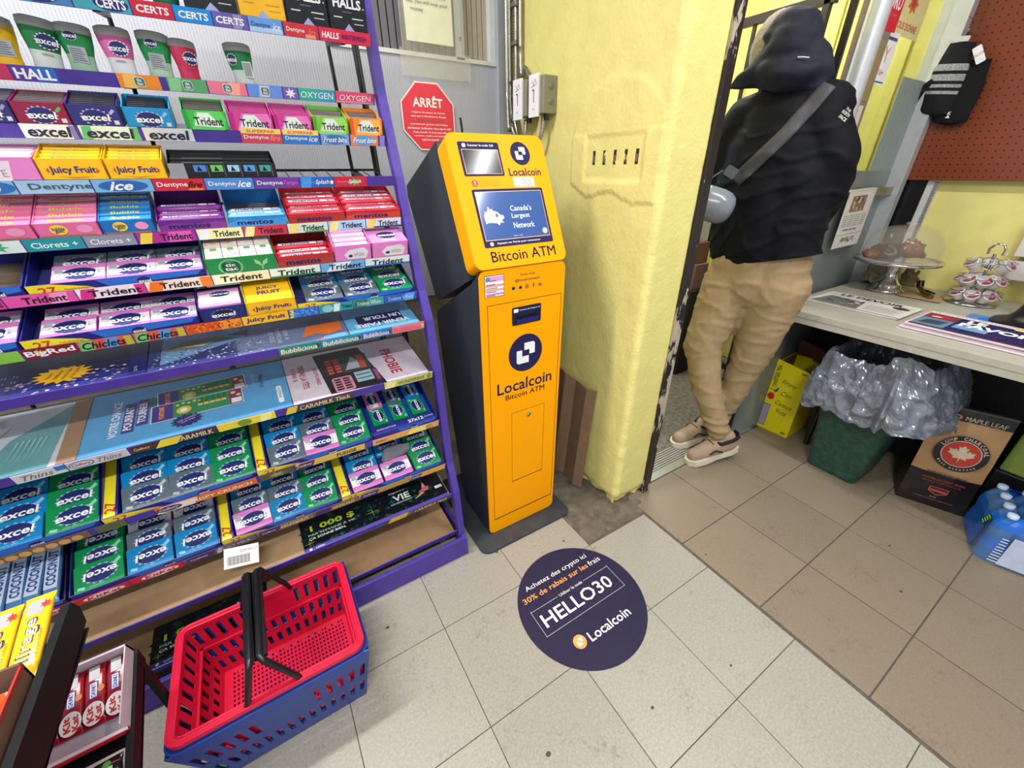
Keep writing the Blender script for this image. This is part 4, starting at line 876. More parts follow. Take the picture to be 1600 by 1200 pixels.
carton(6, .266, .362, 'gum_carton', 'pink gum carton with tall packs standing in it', (226, 130, 200), (232, 180, 220), h=.044, draw=d_pinkw, n=4, d=.075, hb=.062)
c = carton(6, .364, .466, 'gum_carton', 'closed pink gum carton at the right end of the sixth rail', (226, 130, 200), (232, 180, 220), h=.044, draw=d_pinkw, n=0, d=.08, hb=.046)
b = MB(); b.box(.001, .099, .001, .079, .040, .0445, C((230, 140, 206))); b.ellipse(.052, .04, .028, .018, .0448, C((28, 40, 104))); b.text('excel', .052, .04, .05, .014, C(WHITE), bold=.04, z=.0452); b.rect(.03, .07, .008, .016, .0449, C((236, 220, 234))); b.build('top_flap', c)
# ---- row 7
r, M = tray(7, -.457, -.357, .16, 'navy tray of pink gum packs cut by the left edge of the photo, seventh rail')
fill(M, .100, ['pink'], 2, 'gum packs seventh rail left', 'in the cut off tray of the seventh rail')
r, M = tray(7, -.354, -.060, .17, 'navy tray of pink gum packs with yellow number corner, seventh rail')
fill(M, .294, ['pink', 'pink', 'pink'], 2, 'gum packs seventh rail middle', 'in the wide pink tray, seventh rail', x_off=.022, up=.012)
def d_exbox(F, w, h): burst(F, w*.5, h*.45, w*.24, h*.33, .0003, oc=(16, 22, 70), rc=(120, 130, 190))
c = carton(7, -.056, .036, 'gum_carton', 'navy gum carton with a pink pack on top left of the yellow one', (32, 38, 110), (226, 200, 224), h=.036, draw=d_exbox, n=0, d=.08, hb=.04)
b = MB(T(.0448, .046, .036)); b.prism(rrect(-.042, .042, -.042, .035, .003, 2), -.01, .003, C((224, 150, 206))); b.rect(-.04, .04, -.03, .012, .0033, C((240, 236, 240))); burst(b, .002, .008, .022, .012, .0036); b.build('gum_pack', c)
c = carton(7, .038, .148, 'gum_carton', 'yellow fruit gum carton above the seventh price rail', (248, 186, 16), (252, 200, 40), h=.036, draw=d_juicy, n=0, d=.10, hb=.05)
b = MB(T(.054, .050, .036) @ RX(.12)); b.prism(rrect(-.051, .051, -.045, .045, .003, 2), -.012, .003, C((250, 190, 20))); b.text('JUICY', 0, .006, .05, .014, C((60, 50, 130)), bold=.05, z=.0036); b.text('FRUIT', .002, -.012, .052, .014, C((60, 50, 130)), bold=.05, z=.0036); b.build('gum_pack', c)
r, M = tray(7, .150, .464, .17, 'navy tray of mixed gum packs at the right end of the seventh rail', lip=.022)
fill(M, .314, [['grey', 'blue', 'blue'], ['grey', 'blue', 'blue'], ['green', 'green', 'green']], 3, 'gum packs seventh rail right', 'in the right tray, seventh rail', x_off=.02, up=.010, tilt=6)
# ---- rows 10, 11
def big(k, x0, x1, cols, lab, desc, flip=0, rows=3, side=True, skip=()):
    r, M = tray(k, x0, x1, .20, lab, yellow=not flip, side=side)
    fill(M, x1-x0, cols, rows, desc, desc, x_off=(x1-x0)*.10 if side else .0, up=.014, flip=flip, skip=skip, pitch=.048)
    return r, M
big(10, -.66, -.372, [['blue']*3, ['blue']*3, ['green']*3], 'navy tray of blue and green gum packs at the left of the tenth rail', 'in the leftmost tray, tenth rail', side=False)
big(10, -.369, -.056, [['grey', 'blue', 'blue'], ['grey', 'blue', 'blue'], ['green']*3], 'navy tray with yellow number corner, second from the left on the tenth rail', 'in the second tray, tenth rail')
big(10, -.054, .254, [['grey', 'blue', 'blue'], ['pink', 'grey', 'blue'], ['green']*3], 'navy tray with yellow number corner under the caramel price strip', 'in the third tray, tenth rail')
r, M = tray(10, .256, .462, .19, 'bright blue tray with pack count lettering at the right end of the tenth rail', yellow=False, rgb=(30, 40, 140), inner=(30, 90, 190))
for ci in range(3):
    for ri in range(2):
        c = [['green', 'pink'], ['green', 'grey'], ['green', 'blue']][ci][ri]
        pack(c, 0, M @ T(.038+ci*.063, .074+ri*.066, .012+.006*ri) @ RZ(PI/2) @ RX(0) @ Matrix.Scale(.80, 4), {'green': 'green', 'blue': 'bright blue', 'grey': 'slate grey', 'pink': 'pink and white'}[c]+' gum pack turned sideways, %s row, %s, in the bright blue tray' % (['front', 'back'][ri], ['left', 'middle', 'right'][ci]), 'sideways gum packs')
b = MB(M @ T(0, 0, 0)); b.box(.002, .202, .003, .030, .002, .024, C((34, 40, 130))); b.text('27x12', .140, .018, .05, .012, C(WHITE), bold=.04, z=.0245); b.text('packs emballages', .183, .018, .03, .006, C(WHITE), z=.0245); b.text('GOMME SANS SUCRE', .045, .018, .06, .005, C(WHITE), z=.0245); b.build('printed_flap', None); o = bpy.data.objects['printed_flap']; o.parent = r; o.matrix_parent_inverse = M.inverted()
big(11, -.486, -.186, [['green']*3, ['blue', 'grey', 'pink'], ['blue', 'grey', 'pink']], 'navy tray whose gum packs stand upside down on the eleventh rail', 'upside down, left tray, eleventh rail', flip=1, side=False)
big(11, -.183, .124, [['pink', 'grey', 'blue'], ['blue', 'grey', 'blue'], ['green']*3], 'navy tray with yellow number corner in the middle of the eleventh rail', 'in the middle tray, eleventh rail')
r, M = big(11, .127, .462, [['pink', 'blue', 'blue'], ['pink', 'grey', 'blue'], ['green']*3], 'navy tray with torn silver packs at the right end of the eleventh rail', 'in the right tray, eleventh rail', skip=((1, 1),))
for i in range(5):
    b = MB(M @ T(.19+.004*i, .085+i*.003, .022+.006*i) @ RZ(.2-.1*i) @ RX(.1)); b.prism(rrect(-.04, .04, -.012, .012, .002, 2), 0, .004, mat('torn_foil', (150, 152, 158), .3, .4))
    o = b.build('gum_sleeve'); tag(o, ['lowest', 'second lowest', 'middle', 'second highest', 'topmost'][i]+' torn grey foil sleeve in the right tray of the eleventh rail', 'gum', 'torn gum sleeves')
# wrapped bars
def bar_mesh(name, L, w, h, rgb, draw=None, end=None):
    mb = MB(); c = C(rgb, .22); n = 12; rings = []
    st = [(-L/2, w*.52, .0012), (-L/2+.008, w*.50, .0016), (-L/2+.014, w*.46, h*.35), (-L/2+.024, w*.48, h*.5), (0, w*.49, h*.52), (L/2-.024, w*.48, h*.5), (L/2-.014, w*.46, h*.35), (L/2-.008, w*.50, .0016), (L/2, w*.52, .0012)]
    v = []; f = []
    for y, a, b in st:
        for k in range(n):
            t = 2*PI*k/n; cx = math.copysign(abs(math.cos(t))**.6, math.cos(t)); cz = math.copysign(abs(math.sin(t))**.6, math.sin(t)); v.append((a*cx, y, h*.5+b*cz))
    for i in range(len(st)-1):
        for k in range(n): f.append((i*n+k, i*n+(k+1) % n, (i+1)*n+(k+1) % n, (i+1)*n+k))
    mb.add(v, f, c, smooth=True); mb.add(v, [tuple(range(n)), tuple((len(st)-1)*n+k for k in reversed(range(n)))], c)
    if draw: draw(mb, h*1.025)
    return mb.build(name)
def d_bounty(mb, z):
    mb.rect(-.012, .012, -.05, .055, z, C((196, 206, 216), .2)); mb.text('COCONUT', .0, 0, .085, .018, C((30, 70, 150)), bold=.06, z=z+.0006, rot=PI/2)
tb, MBt = tray(11, -.685, -.492, .20, 'dark navy carton of blue and silver wrapped bars at the left of the eleventh rail', yellow=False, rgb=(24, 26, 60), hb=.05)
b0 = None
for i in range(6):
    L = MBt @ T(.018+i*.030, .09, .022) @ RZ(-.08+.05*math.sin(i*3)) @ RX(.12)
    if b0 is None: b0 = bar_mesh('wrapped_bar', .17, .030, .016, (70, 120, 180), d_bounty); o = b0
    else: o = b0.copy(); COL.objects.link(o)
    o.matrix_world = L; tag(o, ['leftmost', 'second from left', 'third from left', 'third from right', 'second from right', 'rightmost'][i]+' blue and silver wrapped bar in its carton', 'candy bar', 'blue wrapped bars')
# ---- row 2 plastic gum bottles
def bottle(x, rgb, top, lab, style=0, dy=.05, lean=0, s=1, turn=0):
    y, z = RYZ[2]; M = Matrix.Translation((x, y+dy, z-.004)) @ RY(lean) @ RZ(turn) @ Matrix.Scale(s, 4)
    r = thing('gum_bottle', lab, 'bottle', M=M, group='gum bottles on the second rail')
    pr = [(.0, 0), (.019, 0), (.021, .003), (.0195, .02), (.0205, .035), (.0245, .055), (.026, .068), (.0255, .078), (.023, .081), (0, .081)]
    b = MB(); b.lathe(pr[:5], C(top, .3), n=28, sx=1.05, sy=.62); b.lathe(pr[4:], C(rgb, .28), n=28, sx=1.05, sy=.62); b.build('bottle', r)
    c = MB(); c.lathe([(.0262, .070), (.0268, .074), (.0262, .083), (.02, .086), (0, .0865)], mat('clear_cap', (206, 208, 204), .2, trans=.35), n=28, sx=1.05, sy=.62); c.build('lid', r)
    def at_(zz, rr): return frame((0, -rr*.62-.0012, zz), (1, 0, 0), (0, -.12, 1))
    q = MB()
    if style == 0: burst(q, 0, 0, .0125, .008, 0) if False else None
    if style == 0:
        MM = at_(.050, .0245); q.M = MM; burst(q, .004, .0, .0135, .0105, .0006); q.text('white', 0, -.020, .016, .005, C((90, 90, 110)), z=-.0005+.0012)
    elif style == 1:
        MM = at_(.062, .0262); q.M = MM; burst(q, -.004, .002, .009, .0065, .0006); q.rect(-.013, .013, -.040, -.014, .0002, C((170, 176, 176)))
        for i in range(6): q.rect(-.011, .010-(i % 3)*.002, -.037+i*.0036, -.0355+i*.0036, .0008, C((110, 116, 120)))
    else:
        MM = at_(.055, .0255); q.M = MM; burst(q, -.016, -.002, .008, .009, .0)
        for i in range(5): q.rect(.004+i*.003, .0055+i*.003, -.032, -.006, .0008, C((40, 50, 50)))
        q.rect(.002, .020, -.034, -.004, .0004, C((226, 230, 228)))
    q.build('label_print', r)
bottle(-.228, (226, 178, 20), (226, 178, 20), 'yellow gum bottle cut by the left edge of the photo', 1, turn=.3)
bottle(-.172, (30, 130, 66), (206, 214, 206), 'green and white gum bottle leaning next to the yellow one', 0, lean=.10, s=1.06, turn=.35)
bottle(-.118, (20, 136, 70), (150, 190, 160), 'green gum bottle turned to its back label between two oval logo bottles', 1, lean=.06, s=1.02)
bottle(-.052, (232, 110, 176), (226, 224, 226), 'pink and white gum bottle in the middle of the row', 0, lean=.02, s=1.05)
bottle(.012, (24, 146, 76), (170, 200, 176), 'green gum bottle with barcode right of the pink one', 1, lean=.05, s=1.05)
bottle(.066, (206, 44, 84), (206, 44, 84), 'red gum bottle at the end of the close row', 0, s=.96, turn=.4)
bottle(.175, (20, 128, 70), (200, 210, 200), 'green gum bottle standing alone on the second rail', 2, s=1.02, lean=-.02)
# ---- row 1 throat candy boxes
def d_halls(F, w, h, c=(226, 226, 230), s=(200, 200, 206)):
    F.text('HALLS', w*.5, h*.66, w*.74, h*.24, C(c), bold=.06, z=.0006); F.text('.', w*.93, h*.58, .003, .003, C(c), z=.0006); F.rect(w*.12, w*.34, h*.30, h*.33, .0004, C(s)); F.rect(w*.6, w*.9, h*.30, h*.33, .0004, C(s)); F.rect(w*.65, w*.9, h*.18, h*.2, .0004, C(s))
    F.poly([(w*.36, 0), (w*.5, h*.18), (w*.64, 0)], .0004, C((150, 160, 200))); F.rect(w*.35, w*.6, h*.44, h*.47, .0004, C((90, 90, 120)))
for a, b, rgb, lab, kw in ((-.040, .022, (40, 44, 48), 'small dark candy carton left of the tall green bottle on the top rail', {}), (.094, .190, (18, 20, 26), 'black throat candy box left of the yellow one', {}), (.192, .284, (236, 178, 24), 'yellow throat candy box on the top rail', {'c': (250, 226, 130), 's': (200, 140, 30)}), (.286, .376, (18, 20, 26), 'black throat candy box right of the yellow one', {}), (.378, .466, (18, 20, 26), 'black throat candy box at the right end of the top rail', {})):
    r = carton(1, a, b, 'candy_carton', lab, rgb, rgb, h=.075 if b-a > .07 else .035, d=.05, draw=(lambda F, w, h, kw=kw: d_halls(F, w, h, **kw)), n=0, hb=.08, back=.004, cat='candy box', grp='throat candy boxes')
    w = b-a-.002; q = MB(frame((0, .035, .0), (1, 0, 0), (0, .25, 1))); q.box(.002, w-.002, 0, .145, -.006, 0, C(rgb)); q.text('HALLS', w*.5, .115, w*.6, .016, C(kw.get('c', (226, 226, 230))), bold=.06, z=.0006)
    for i in range(2): q.ellipse(w*(.15+.7*i), .10, .008, .008, .0004, C((70, 74, 82)), n=12)
    q.build('back_card', r)
r = thing('mint_bottle', 'tall green and silver mint bottle standing between black candy boxes on the top rail', 'bottle', M=sframe(1, .064, 0, .04)); b = MB(); b.lathe([(0, 0), (.022, 0), (.023, .01), (.022, .08), (.015, .1), (0, .1)], C((30, 120, 80)), n=20); b.build('bottle', r); q = MB(frame((0, -.0232, 0), (1, 0, 0), (0, 0, 1))); q.rect(-.008, .012, .01, .05, .0, C((190, 200, 196))); q.build('label_print', r)
r = carton(1, -.200, -.045, 'candy_carton', 'low dark candy carton at the left of the top rail', (70, 76, 84), (80, 90, 96), h=.02, d=.06, n=4, cat='candy box', grp='throat candy boxes')

# ---- lottery posters lying on the shelves
def poster(k, x0, x1, d, base, label, draw, up=.001, back=.004):
    M = sframe(k, x0, up-.012+.0015, back); mb = MB(M); w = x1-x0
    mb.box(0, w, 0, d, -.0012, 0, C(base, .3)); draw(mb, w, d); tag(mb.build('lottery_poster'), label, 'poster'); return M
R90 = PI/2
def pA(mb, w, d):
    mb.rect(0, w*.36, 0, d*.9, .0003, C((150, 176, 180), .3)); mb.poly([(w*.28, 0), (w*.80, 0), (w*.86, d*.95), (w*.46, d*.55)], .0006, C((96, 150, 152), .3)); mb.poly([(0, d*.25), (w*.25, d*.4), (w*.42, d*.75), (w*.05, d*.9)], .0009, C((204, 200, 204), .3))
    mb.poly([(0, d*.10), (w*.16, d*.28), (w*.30, d*.20), (w*.22, d*.42), (0, d*.40)], .0012, C((120, 82, 66), .3)); mb.poly([(w*.2, d*.1), (w*.34, d*.3), (w*.28, d*.12)], .0014, C((226, 222, 216), .3)); mb.rect(w*.86, w, 0, d, .0015, C((150, 120, 92), .5))
    for i in range(6): mb.poly([(w*(.5+.04*i), d*.2), (w*(.54+.04*i), d*.5), (w*(.52+.04*i), d*.5)], .0016, C((130, 184, 180), .3))
poster(9, -.60, -.362, .255, (186, 190, 196), 'lottery poster with grey and teal picture and tan edge, left end', pA)
def pB(mb, w, d):
    mb.rect(0, w, 0, d, .0002, C((84, 152, 200), .3)); P = C((66, 60, 130)); wh = C((230, 232, 240))
    for i, (t, L) in enumerate((('VOTRE CHANCE', .145), ('POURRAIT', .095), ('TOURNER', .085))):
        x = .055+i*.026; y = .055+i*.018
        if i: mb.rect(x-.011, x+.013, y-.006, y+L+.02, .0005, P)
        mb.text(t, x, y+L/2+.004, L, .017, wh, bold=.05, z=.001, rot=R90)
    mb.poly([(.11, .16), (.135, .13), (.15, .17), (.125, .20)], .0004, C((40, 110, 110)))
    # two tickets
    for (cx, cy, a, z) in ((.235, .178, .05, .0008), (.225, .115, .02, .0016)):
        Q = Matrix.Translation((cx, cy, z)) @ RZ(a); mb.rect(-.10, .10, -.036, .036, 0, C((226, 226, 226)), Q); mb.rect(-.098, -.055, -.034, .034, .0003, C((70, 44, 130)), Q); mb.rect(-.055, .068, -.034, .034, .0003, C((44, 130, 80)), Q); mb.rect(.068, .098, -.034, .034, .0003, C((120, 40, 100)), Q)
        mb.text('FORTUNE', -.078, 0, .05, .011, C((240, 160, 60)), Q, bold=.05, z=.0008, rot=R90); mb.ellipse(-.032, -.008, .016, .016, .0006, C((210, 190, 70)), Q, n=16); mb.ellipse(-.032, -.008, .008, .008, .0008, C((230, 236, 230)), Q, n=12)
        for i in range(5): mb.star(-.045+.012*i, .018+.004*(i % 2), .005, .005, .0008, C((236, 220, 80)), 5, .5, Q); mb.rect(-.002+.013*i, .009+.013*i, -.006, .004, .0008, C((226, 186, 90)), Q)
        for i in range(5):
            for j in range(3): mb.rect(.002+.013*i, .010+.013*i, .008+.008*j, .013+.008*j, .0008, C((24, 90, 50)), Q)
        for i in range(2): mb.ellipse(.078+.012*i, .018-.014*i, .006, .006, .0008, C((220, 200, 60)), Q, n=12)
        mb.rect(.072, .096, -.030, -.008, .0008, C((226, 220, 226)), Q)
    mb.star(.200, .060, .034, .026, .0030, C((50, 40, 110)), 14, .75); mb.text('UNE CHANCE', .200, .064, .04, .006, C((200, 196, 230)), z=.0036, rot=.4); mb.text('SUR 4,83', .203, .055, .03, .006, C((200, 196, 230)), z=.0036, rot=.4)
    mb.text('Gros lot', .355, .18, .05, .012, C((190, 214, 226)), shear=.3, z=.0006, rot=-R90); mb.text('1 MILLION $', .372, .17, .075, .012, C((60, 70, 150)), bold=.03, z=.0006, rot=-R90)
    mb.prism(rrect(.405, .418, .04, .12, .006, 4), .0003, .0008, C((226, 228, 232))); mb.text('LOTERIE', .4115, .085, .05, .006, C((60, 60, 80)), z=.0012, rot=-R90)
poster(9, -.361, .074, .255, (84, 152, 200), 'sky blue lottery poster with scratch tickets and white rotated lettering', pB)
def pC(mb, w, d):
    R = C((176, 40, 60)); mb.text('10 000 $', .020, .155, .07, .013, R, bold=.02, z=.0006, rot=-R90); mb.text('PERDRE LA TÊTE', .045, .135, .125, .020, R, bold=.03, z=.0006, rot=-R90); mb.text('VOUS POURRIEZ', .078, .125, .095, .010, R, bold=.02, z=.0006, rot=-R90)
    mb.poly([(.098, .02), (.255, .01), (.225, .24), (.085, .24)], .0004, C((36, 34, 36), .3))
    for i in range(5):
        for j in range(2): mb.rect(.112+.022*j, .128+.022*j, .115+i*.017, .127+i*.017, .0008, C((200, 84, 60)))
    mb.rect(.150, .235, .108, .20, .0007, C((60, 70, 72))); mb.poly([(.16, .12), (.19, .19), (.215, .15), (.205, .12)], .001, C((170, 180, 190))); mb.rect(.204, .224, .115, .19, .0011, C((186, 84, 60)))
    mb.prism(rrect(.112, .168, .02, .092, .008, 4), .0005, .0008, C((200, 130, 150)))
    for i in range(5):
        for j in range(2): mb.rect(.118+.024*j, .136+.024*j, .026+i*.0125, .034+i*.0125, .0012, C((44, 36, 44)))
    mb.rect(.178, .228, .045, .100, .0008, C((150, 180, 190))); mb.rect(.182, .224, .060, .064, .0012, C((40, 50, 56))); mb.rect(.182, .224, .080, .084, .0012, C((40, 50, 56))); mb.rect(.232, .246, .03, .10, .0009, C((90, 50, 80))); mb.text('HORREUR', .239, .065, .055, .008, C((220, 120, 180)), z=.0013, rot=-R90)
    mb.text('PHOBIE', .298, .120, .145, .034, R, bold=.04, z=.0006, rot=-R90)
    for i in range(5): mb.rect(.26+.03*i, .2604+.03*i, .0, d, .0004, C((170, 160, 170)))
    for j in range(4): mb.rect(.0, w, .03+.06*j, .0304+.06*j, .0003, C((186, 178, 186)))
poster(9, .076, .462, .255, (206, 196, 206), 'pale lottery poster with red rotated lettering and dark scratch tickets', pC)
def pD(mb, w, d):
    rd = random.Random(3)
    mb.rect(0, w, 0, d*.35, .0002, C((40, 50, 120), .3)); mb.rect(w*.9, w, 0, d, .0003, C((34, 38, 100), .3))
    for i in range(130): x = rd.uniform(w*.30, w*.9); y = rd.uniform(.0, d*.45); mb.ellipse(x, y, .004, .003, .0006+i*1e-6, C([(90, 80, 130), (150, 120, 120), (50, 50, 80), (190, 180, 200)][rd.randrange(4)]), n=6)
    mb.star(w*.56, d*.42, .052, .034, .0018, C((226, 170, 24)), 15, .72); k = C((90, 60, 20))
    for i, t in enumerate(('Votre', 'meilleure', "chance d'aller", 'à la LNH')): mb.text(t, w*.56-.022+.014*i, d*.42, .022+.009*min(i, 2), .007, k, z=.0024, rot=R90-.3)
    mb.ellipse(w*.03, d*.42, .022, .026, .0009, C((120, 130, 50))); mb.ellipse(w*.03, d*.36, .012, .012, .0012, C((190, 60, 50))); mb.ellipse(w*.02, d*.42, .008, .008, .0015, C((220, 220, 210)))
    for i in range(4):
        for j in range(3): mb.text('7 4', w*(.16+.055*i), d*(.3+.13*j), .008, .009, C((130, 140, 190)), z=.001)
    mb.text('LOTO', w*.94, d*.25, .02, .006, C((200, 206, 230)), z=.001, rot=R90); mb.poly([(0, 0), (w*.08, 0), (w*.06, d*.3), (0, d*.25)], .0011, C((206, 210, 226)))
poster(8, -.520, -.19, .16, (26, 30, 70), 'dark navy lottery poster with yellow starburst on the eighth rail', pD)
def pE(mb, w, d):
    rd = random.Random(5)
    mb.rect(0, w*.4, 0, d, .0002, C((54, 60, 110), .3)); mb.rect(w*.4, w, 0, d, .0003, C((104, 116, 150), .3)); mb.poly([(w*.05, d*.2), (w*.45, d*.6), (w*.42, d), (w*.06, d)], .0005, C((110, 150, 190), .3))
    for i in range(220): x = rd.uniform(w*.02, w*.55); mb.ellipse(x, rd.uniform(.0, d*.5), .003, .002, .0007+i*1e-6, C([(60, 76, 130), (130, 140, 176), (200, 206, 226)][rd.randrange(3)]), n=5)
    mb.poly([(w*.06, d*.55), (w*.16, d*.78), (w*.30, d*.74), (w*.40, d*.66), (w*.30, d*.60), (w*.2, d*.50)], .0013, C((120, 116, 84), .3)); mb.poly([(w*.1, d*.6), (w*.3, d*.62), (w*.24, d*.54)], .0015, C((200, 196, 176), .3)); mb.poly([(w*.36, d*.76), (w*.47, d*.82), (w*.45, d*.66)], .0015, C((50, 40, 40), .3))
    for i, t in enumerate(('DE VOUS', 'DE PÊCHE', 'GER À')): mb.text(t, w*(.58+.04*i), d*.45, .055+.02*(i == 1), .012, C((200, 204, 220)), z=.001, rot=-R90)
    mb.poly([(w*.74, d*.25), (w*.78, d*.60), (w*.98, d*.62), (w*.97, d*.3), (w*.88, d*.22), (w*.82, d*.32)], .0009, C((222, 112, 44), .3)); mb.poly([(w*.80, d*.02), (w*.99, d*.05), (w*.98, d*.22), (w*.86, d*.18)], .0009, C((110, 160, 200), .3)); mb.text('RETOUR À LA GARE', w*.84, d*.72, .08, .008, C((60, 40, 40)), z=.0012, rot=PI)
    mb.poly([(w*.76, d*.03), (w*.84, d*.12), (w*.92, d*.03)], .0014, C((206, 120, 90), .3))
poster(8, -.188, .258, .16, (92, 104, 140), 'blue grey lottery poster with a fish picture and rotated lettering', pE)
def pF(mb, w, d):
    P = C((24, 30, 80)); mb.rect(w*.16, w*.82, d*.30, d*.62, .0004, P); mb.text('VENIR FAIRE', w*.50, d*.28, w*.78, .020, C((226, 232, 240)), bold=.06, z=.001, rot=PI); mb.text('UN TOUR', w*.53, d*.50, w*.55, .020, C((226, 232, 240)), bold=.06, z=.001, rot=PI); mb.text('LOTO', w*.16, d*.82, .018, .006, C((40, 60, 110)), z=.001, rot=PI)
poster(8, .260, .462, .16, (96, 170, 216), 'light blue lottery poster with white upside down lettering, eighth rail', pF)
def pG(full):
    def f(mb, w, d):
        rd = random.Random(11)
        for i in range(130): x = rd.uniform(0, w*.95); y = rd.uniform(0, d*.95); r = rd.uniform(.005, .013); mb.star(x, y, r, r*.8, .0004+i*4e-6, C([(14, 60, 58), (22, 40, 36), (60, 44, 40), (10, 20, 26), (16, 84, 78)][rd.randrange(5)], .35), 4, .5)
        mb.rect(0, w, 0, .015, .0013, C((74, 64, 150), .3)); mb.text('LOTO', .045, .0075, .024, .006, C(WHITE), bold=.03, z=.0018); mb.ellipse(.018, .0075, .004, .005, .0017, C(WHITE), n=12)
        wh = C((226, 230, 226))
        mb.text('PAR SEMAINE À VIE,', .092, .058, .145, .0105, wh, bold=.04, z=.002); mb.text('ÇA SONNE BIEN.', .074, .043, .110, .0105, wh, bold=.04, z=.002)
        g = C((180, 200, 40)); mb.text('1 000 $', .095, .080, .135, .024, g, bold=.05, z=.002)
        for cx, cy, s in ((.018, .030, .016), (w*.46, .055, .026)):
            for a in range(4): mb.add([(cx, cy, .002), (cx+s*math.cos(a*R90), cy+s*.9*math.sin(a*R90), .002), (cx+.002*math.cos(a*R90+.8), cy+.002*math.sin(a*R90+.8), .002)], [(0, 1, 2)], g)
        if full:
            mb.text('Gagnant à', w*.66, .098, .055, .010, wh, shear=.3, z=.002); mb.text('VIE', w*.68, .072, .058, .026, wh, bold=.05, z=.002); mb.text('DES MAINTENANT', w*.67, .051, .075, .007, wh, bold=.03, z=.002)
            mb.poly([(w*.80, .060), (w*.86, .078), (w*.90, .072), (w*.88, .058)], .0021, C((200, 110, 120), .3)); mb.poly([(w*.84, .075), (w*.86, .10), (w*.87, .078)], .0022, C((220, 170, 140), .3)); mb.ellipse(w*.90, .066, .007, .007, .0023, C((60, 36, 30)), n=10); mb.poly([(w*.82, .058), (w*.76, .038), (w*.85, .054)], .0022, C((216, 160, 130), .3)); mb.rect(w*.93, w*.985, .050, .062, .0016, C(WHITE))
        else: mb.text('à VIE', w*.80, .085, .05, .024, wh, bold=.04, z=.002)
    return f
poster(12, -.010, .462, .13, (14, 24, 28), 'dark green lottery poster with white lettering on the twelfth rail', pG(True))
poster(13, -.44, -.15, .13, (14, 24, 28), 'dark green lottery poster low behind the red shopping basket', pG(False), back=.010)
b = MB(Matrix.Translation((-.15, .262, .368)) @ RZ(.1) @ RX(.8) @ RZ(-.25) @ Matrix.Scale(.8, 4)); b.box(-.05, .05, -.035, .03, 0, .0008, C((206, 202, 200))); b.text('GUM MIX 27', .02, .015, .05, .008, C((70, 70, 74)), z=.0012)
for i in range(18): b.rect(-.04+i*.0036, -.0385+i*.0036+(.0008 if i % 3 else 0), -.026, .002, .0011, C((60, 60, 64)))
tag(b.build('barcode_slip'), 'white paper slip with barcode stuck under the brown shelf edge', 'paper')

# ================================================================ BLACK CANDY STAND (front left)
stand = thing('candy_stand', 'black metal two tier candy stand in the bottom left corner', 'stand', (0, 0, 0))
YZ = Matrix(((0,0,1,0),(1,0,0,0),(0,1,0,0),(0,0,0,1)))
M_SATIN = mat('black_satin_metal', (17, 17, 19), .55, var=.15, spec=.3)
def side(x, pts, nm, t=.012): MB(YZ).prism(pts, x, x+t, M_SATIN).build(nm, stand, bevel=.002)
side(-.342, [(-.005,.648),(.006,.622),(-.004,.594),(-.42,.567),(-.42,.640)], 'side_panel'); side(-.342, [(.058,.413),(.058,.372),(-.42,.232),(-.42,.272)], 'side_panel')
side(-.90, [(-.005,.648),(.006,.622),(-.004,.594),(-.42,.567),(-.42,.640)], 'side_panel'); side(-.90, [(.058,.413),(.058,.372),(-.42,.232),(-.42,.272)], 'side_panel')
MB().box(-.90, -.33, -.42, -.01, .580, .584, M_BLACKPL).build('upper_shelf', stand)
MB(YZ).prism([(.055,.376),(-.42,.236),(-.42,.240),(.055,.380)], -.90, -.33, M_BLACKPL).build('lower_shelf', stand)
for x in (-.335, -.89):
    MB().box(x-.006, x+.006, -.42, -.405, 0, .66, M_BLACKPL).build('leg', stand); MB().box(x-.006, x+.006, .035, .050, 0, .60 if x < -.5 else .40, M_SATIN).build('leg', stand)
def M_slope(x, y, z, a, rz=0): return Matrix.Translation((x, y, z)) @ RZ(rz) @ RX(a)
def d_mirage(mb, z):
    mb.rect(-.010, .010, .035, .062, z, C((170, 170, 172), .2)); k = C((120, 40, 50)); mb.text('Mirage', .0, -.018, .095, .021, C((70, 40, 40)), bold=.10, z=z+.0002, rot=R90); mb.text('Mirage', .0, -.018, .090, .017, C((236, 226, 226)), bold=.04, z=z+.0008, rot=R90)
    mb.star(.012, .050, .008, .008, z+.0003, C((200, 40, 40)), 7, .5); mb.text('chocolat', .013, -.02, .05, .004, C((150, 110, 40)), z=z+.0003, rot=R90)
b0 = None
for i in range(4):
    M = M_slope(-.374-.041*i, -.035-.002*i, .628-.003*i, .18, .02)
    if b0 is None: b0 = bar_mesh('chocolate_bar', .150, .038, .014, (250, 196, 30), d_mirage); o = b0
    else: o = b0.copy(); COL.objects.link(o)
    o.matrix_world = M; tag(o, ['rightmost', 'second from right', 'third from right', 'fourth from right'][i]+' yellow wrapped chocolate bar on the black stand', 'candy bar', 'yellow chocolate bars')
cb = thing('open_carton', 'brown open carton of orange packs on the upper tier of the black stand', 'carton', (-.47, -.215, .586))
b = MB(); cc = C((120, 86, 70), .7)
for a in ((-.10, .118, -.10, -.096, 0, .06), (-.10, .118, .096, .10, 0, .082), (-.10, -.096, -.1, .1, 0, .075), (.114, .118, -.1, .1, 0, .075), (-.1, .118, -.1, .1, 0, .003)): b.box(*a, cc)
b.box(.1155, .1185, -.1, .1, .072, .078, C((170, 50, 40))); b.build('carton', cb)
def d_reese(mb, z):
    mb.rect(-.014, .006, .012, .045, z, C((180, 182, 184), .2)); mb.poly([(.004, -.03), (.022, -.035), (.020, .02), (.006, .0)], z+.0002, C((170, 110, 60))); mb.text('CUPS', -.006, -.045, .05, .022, C((240, 210, 40)), bold=.08, z=z+.0005)
b0 = None
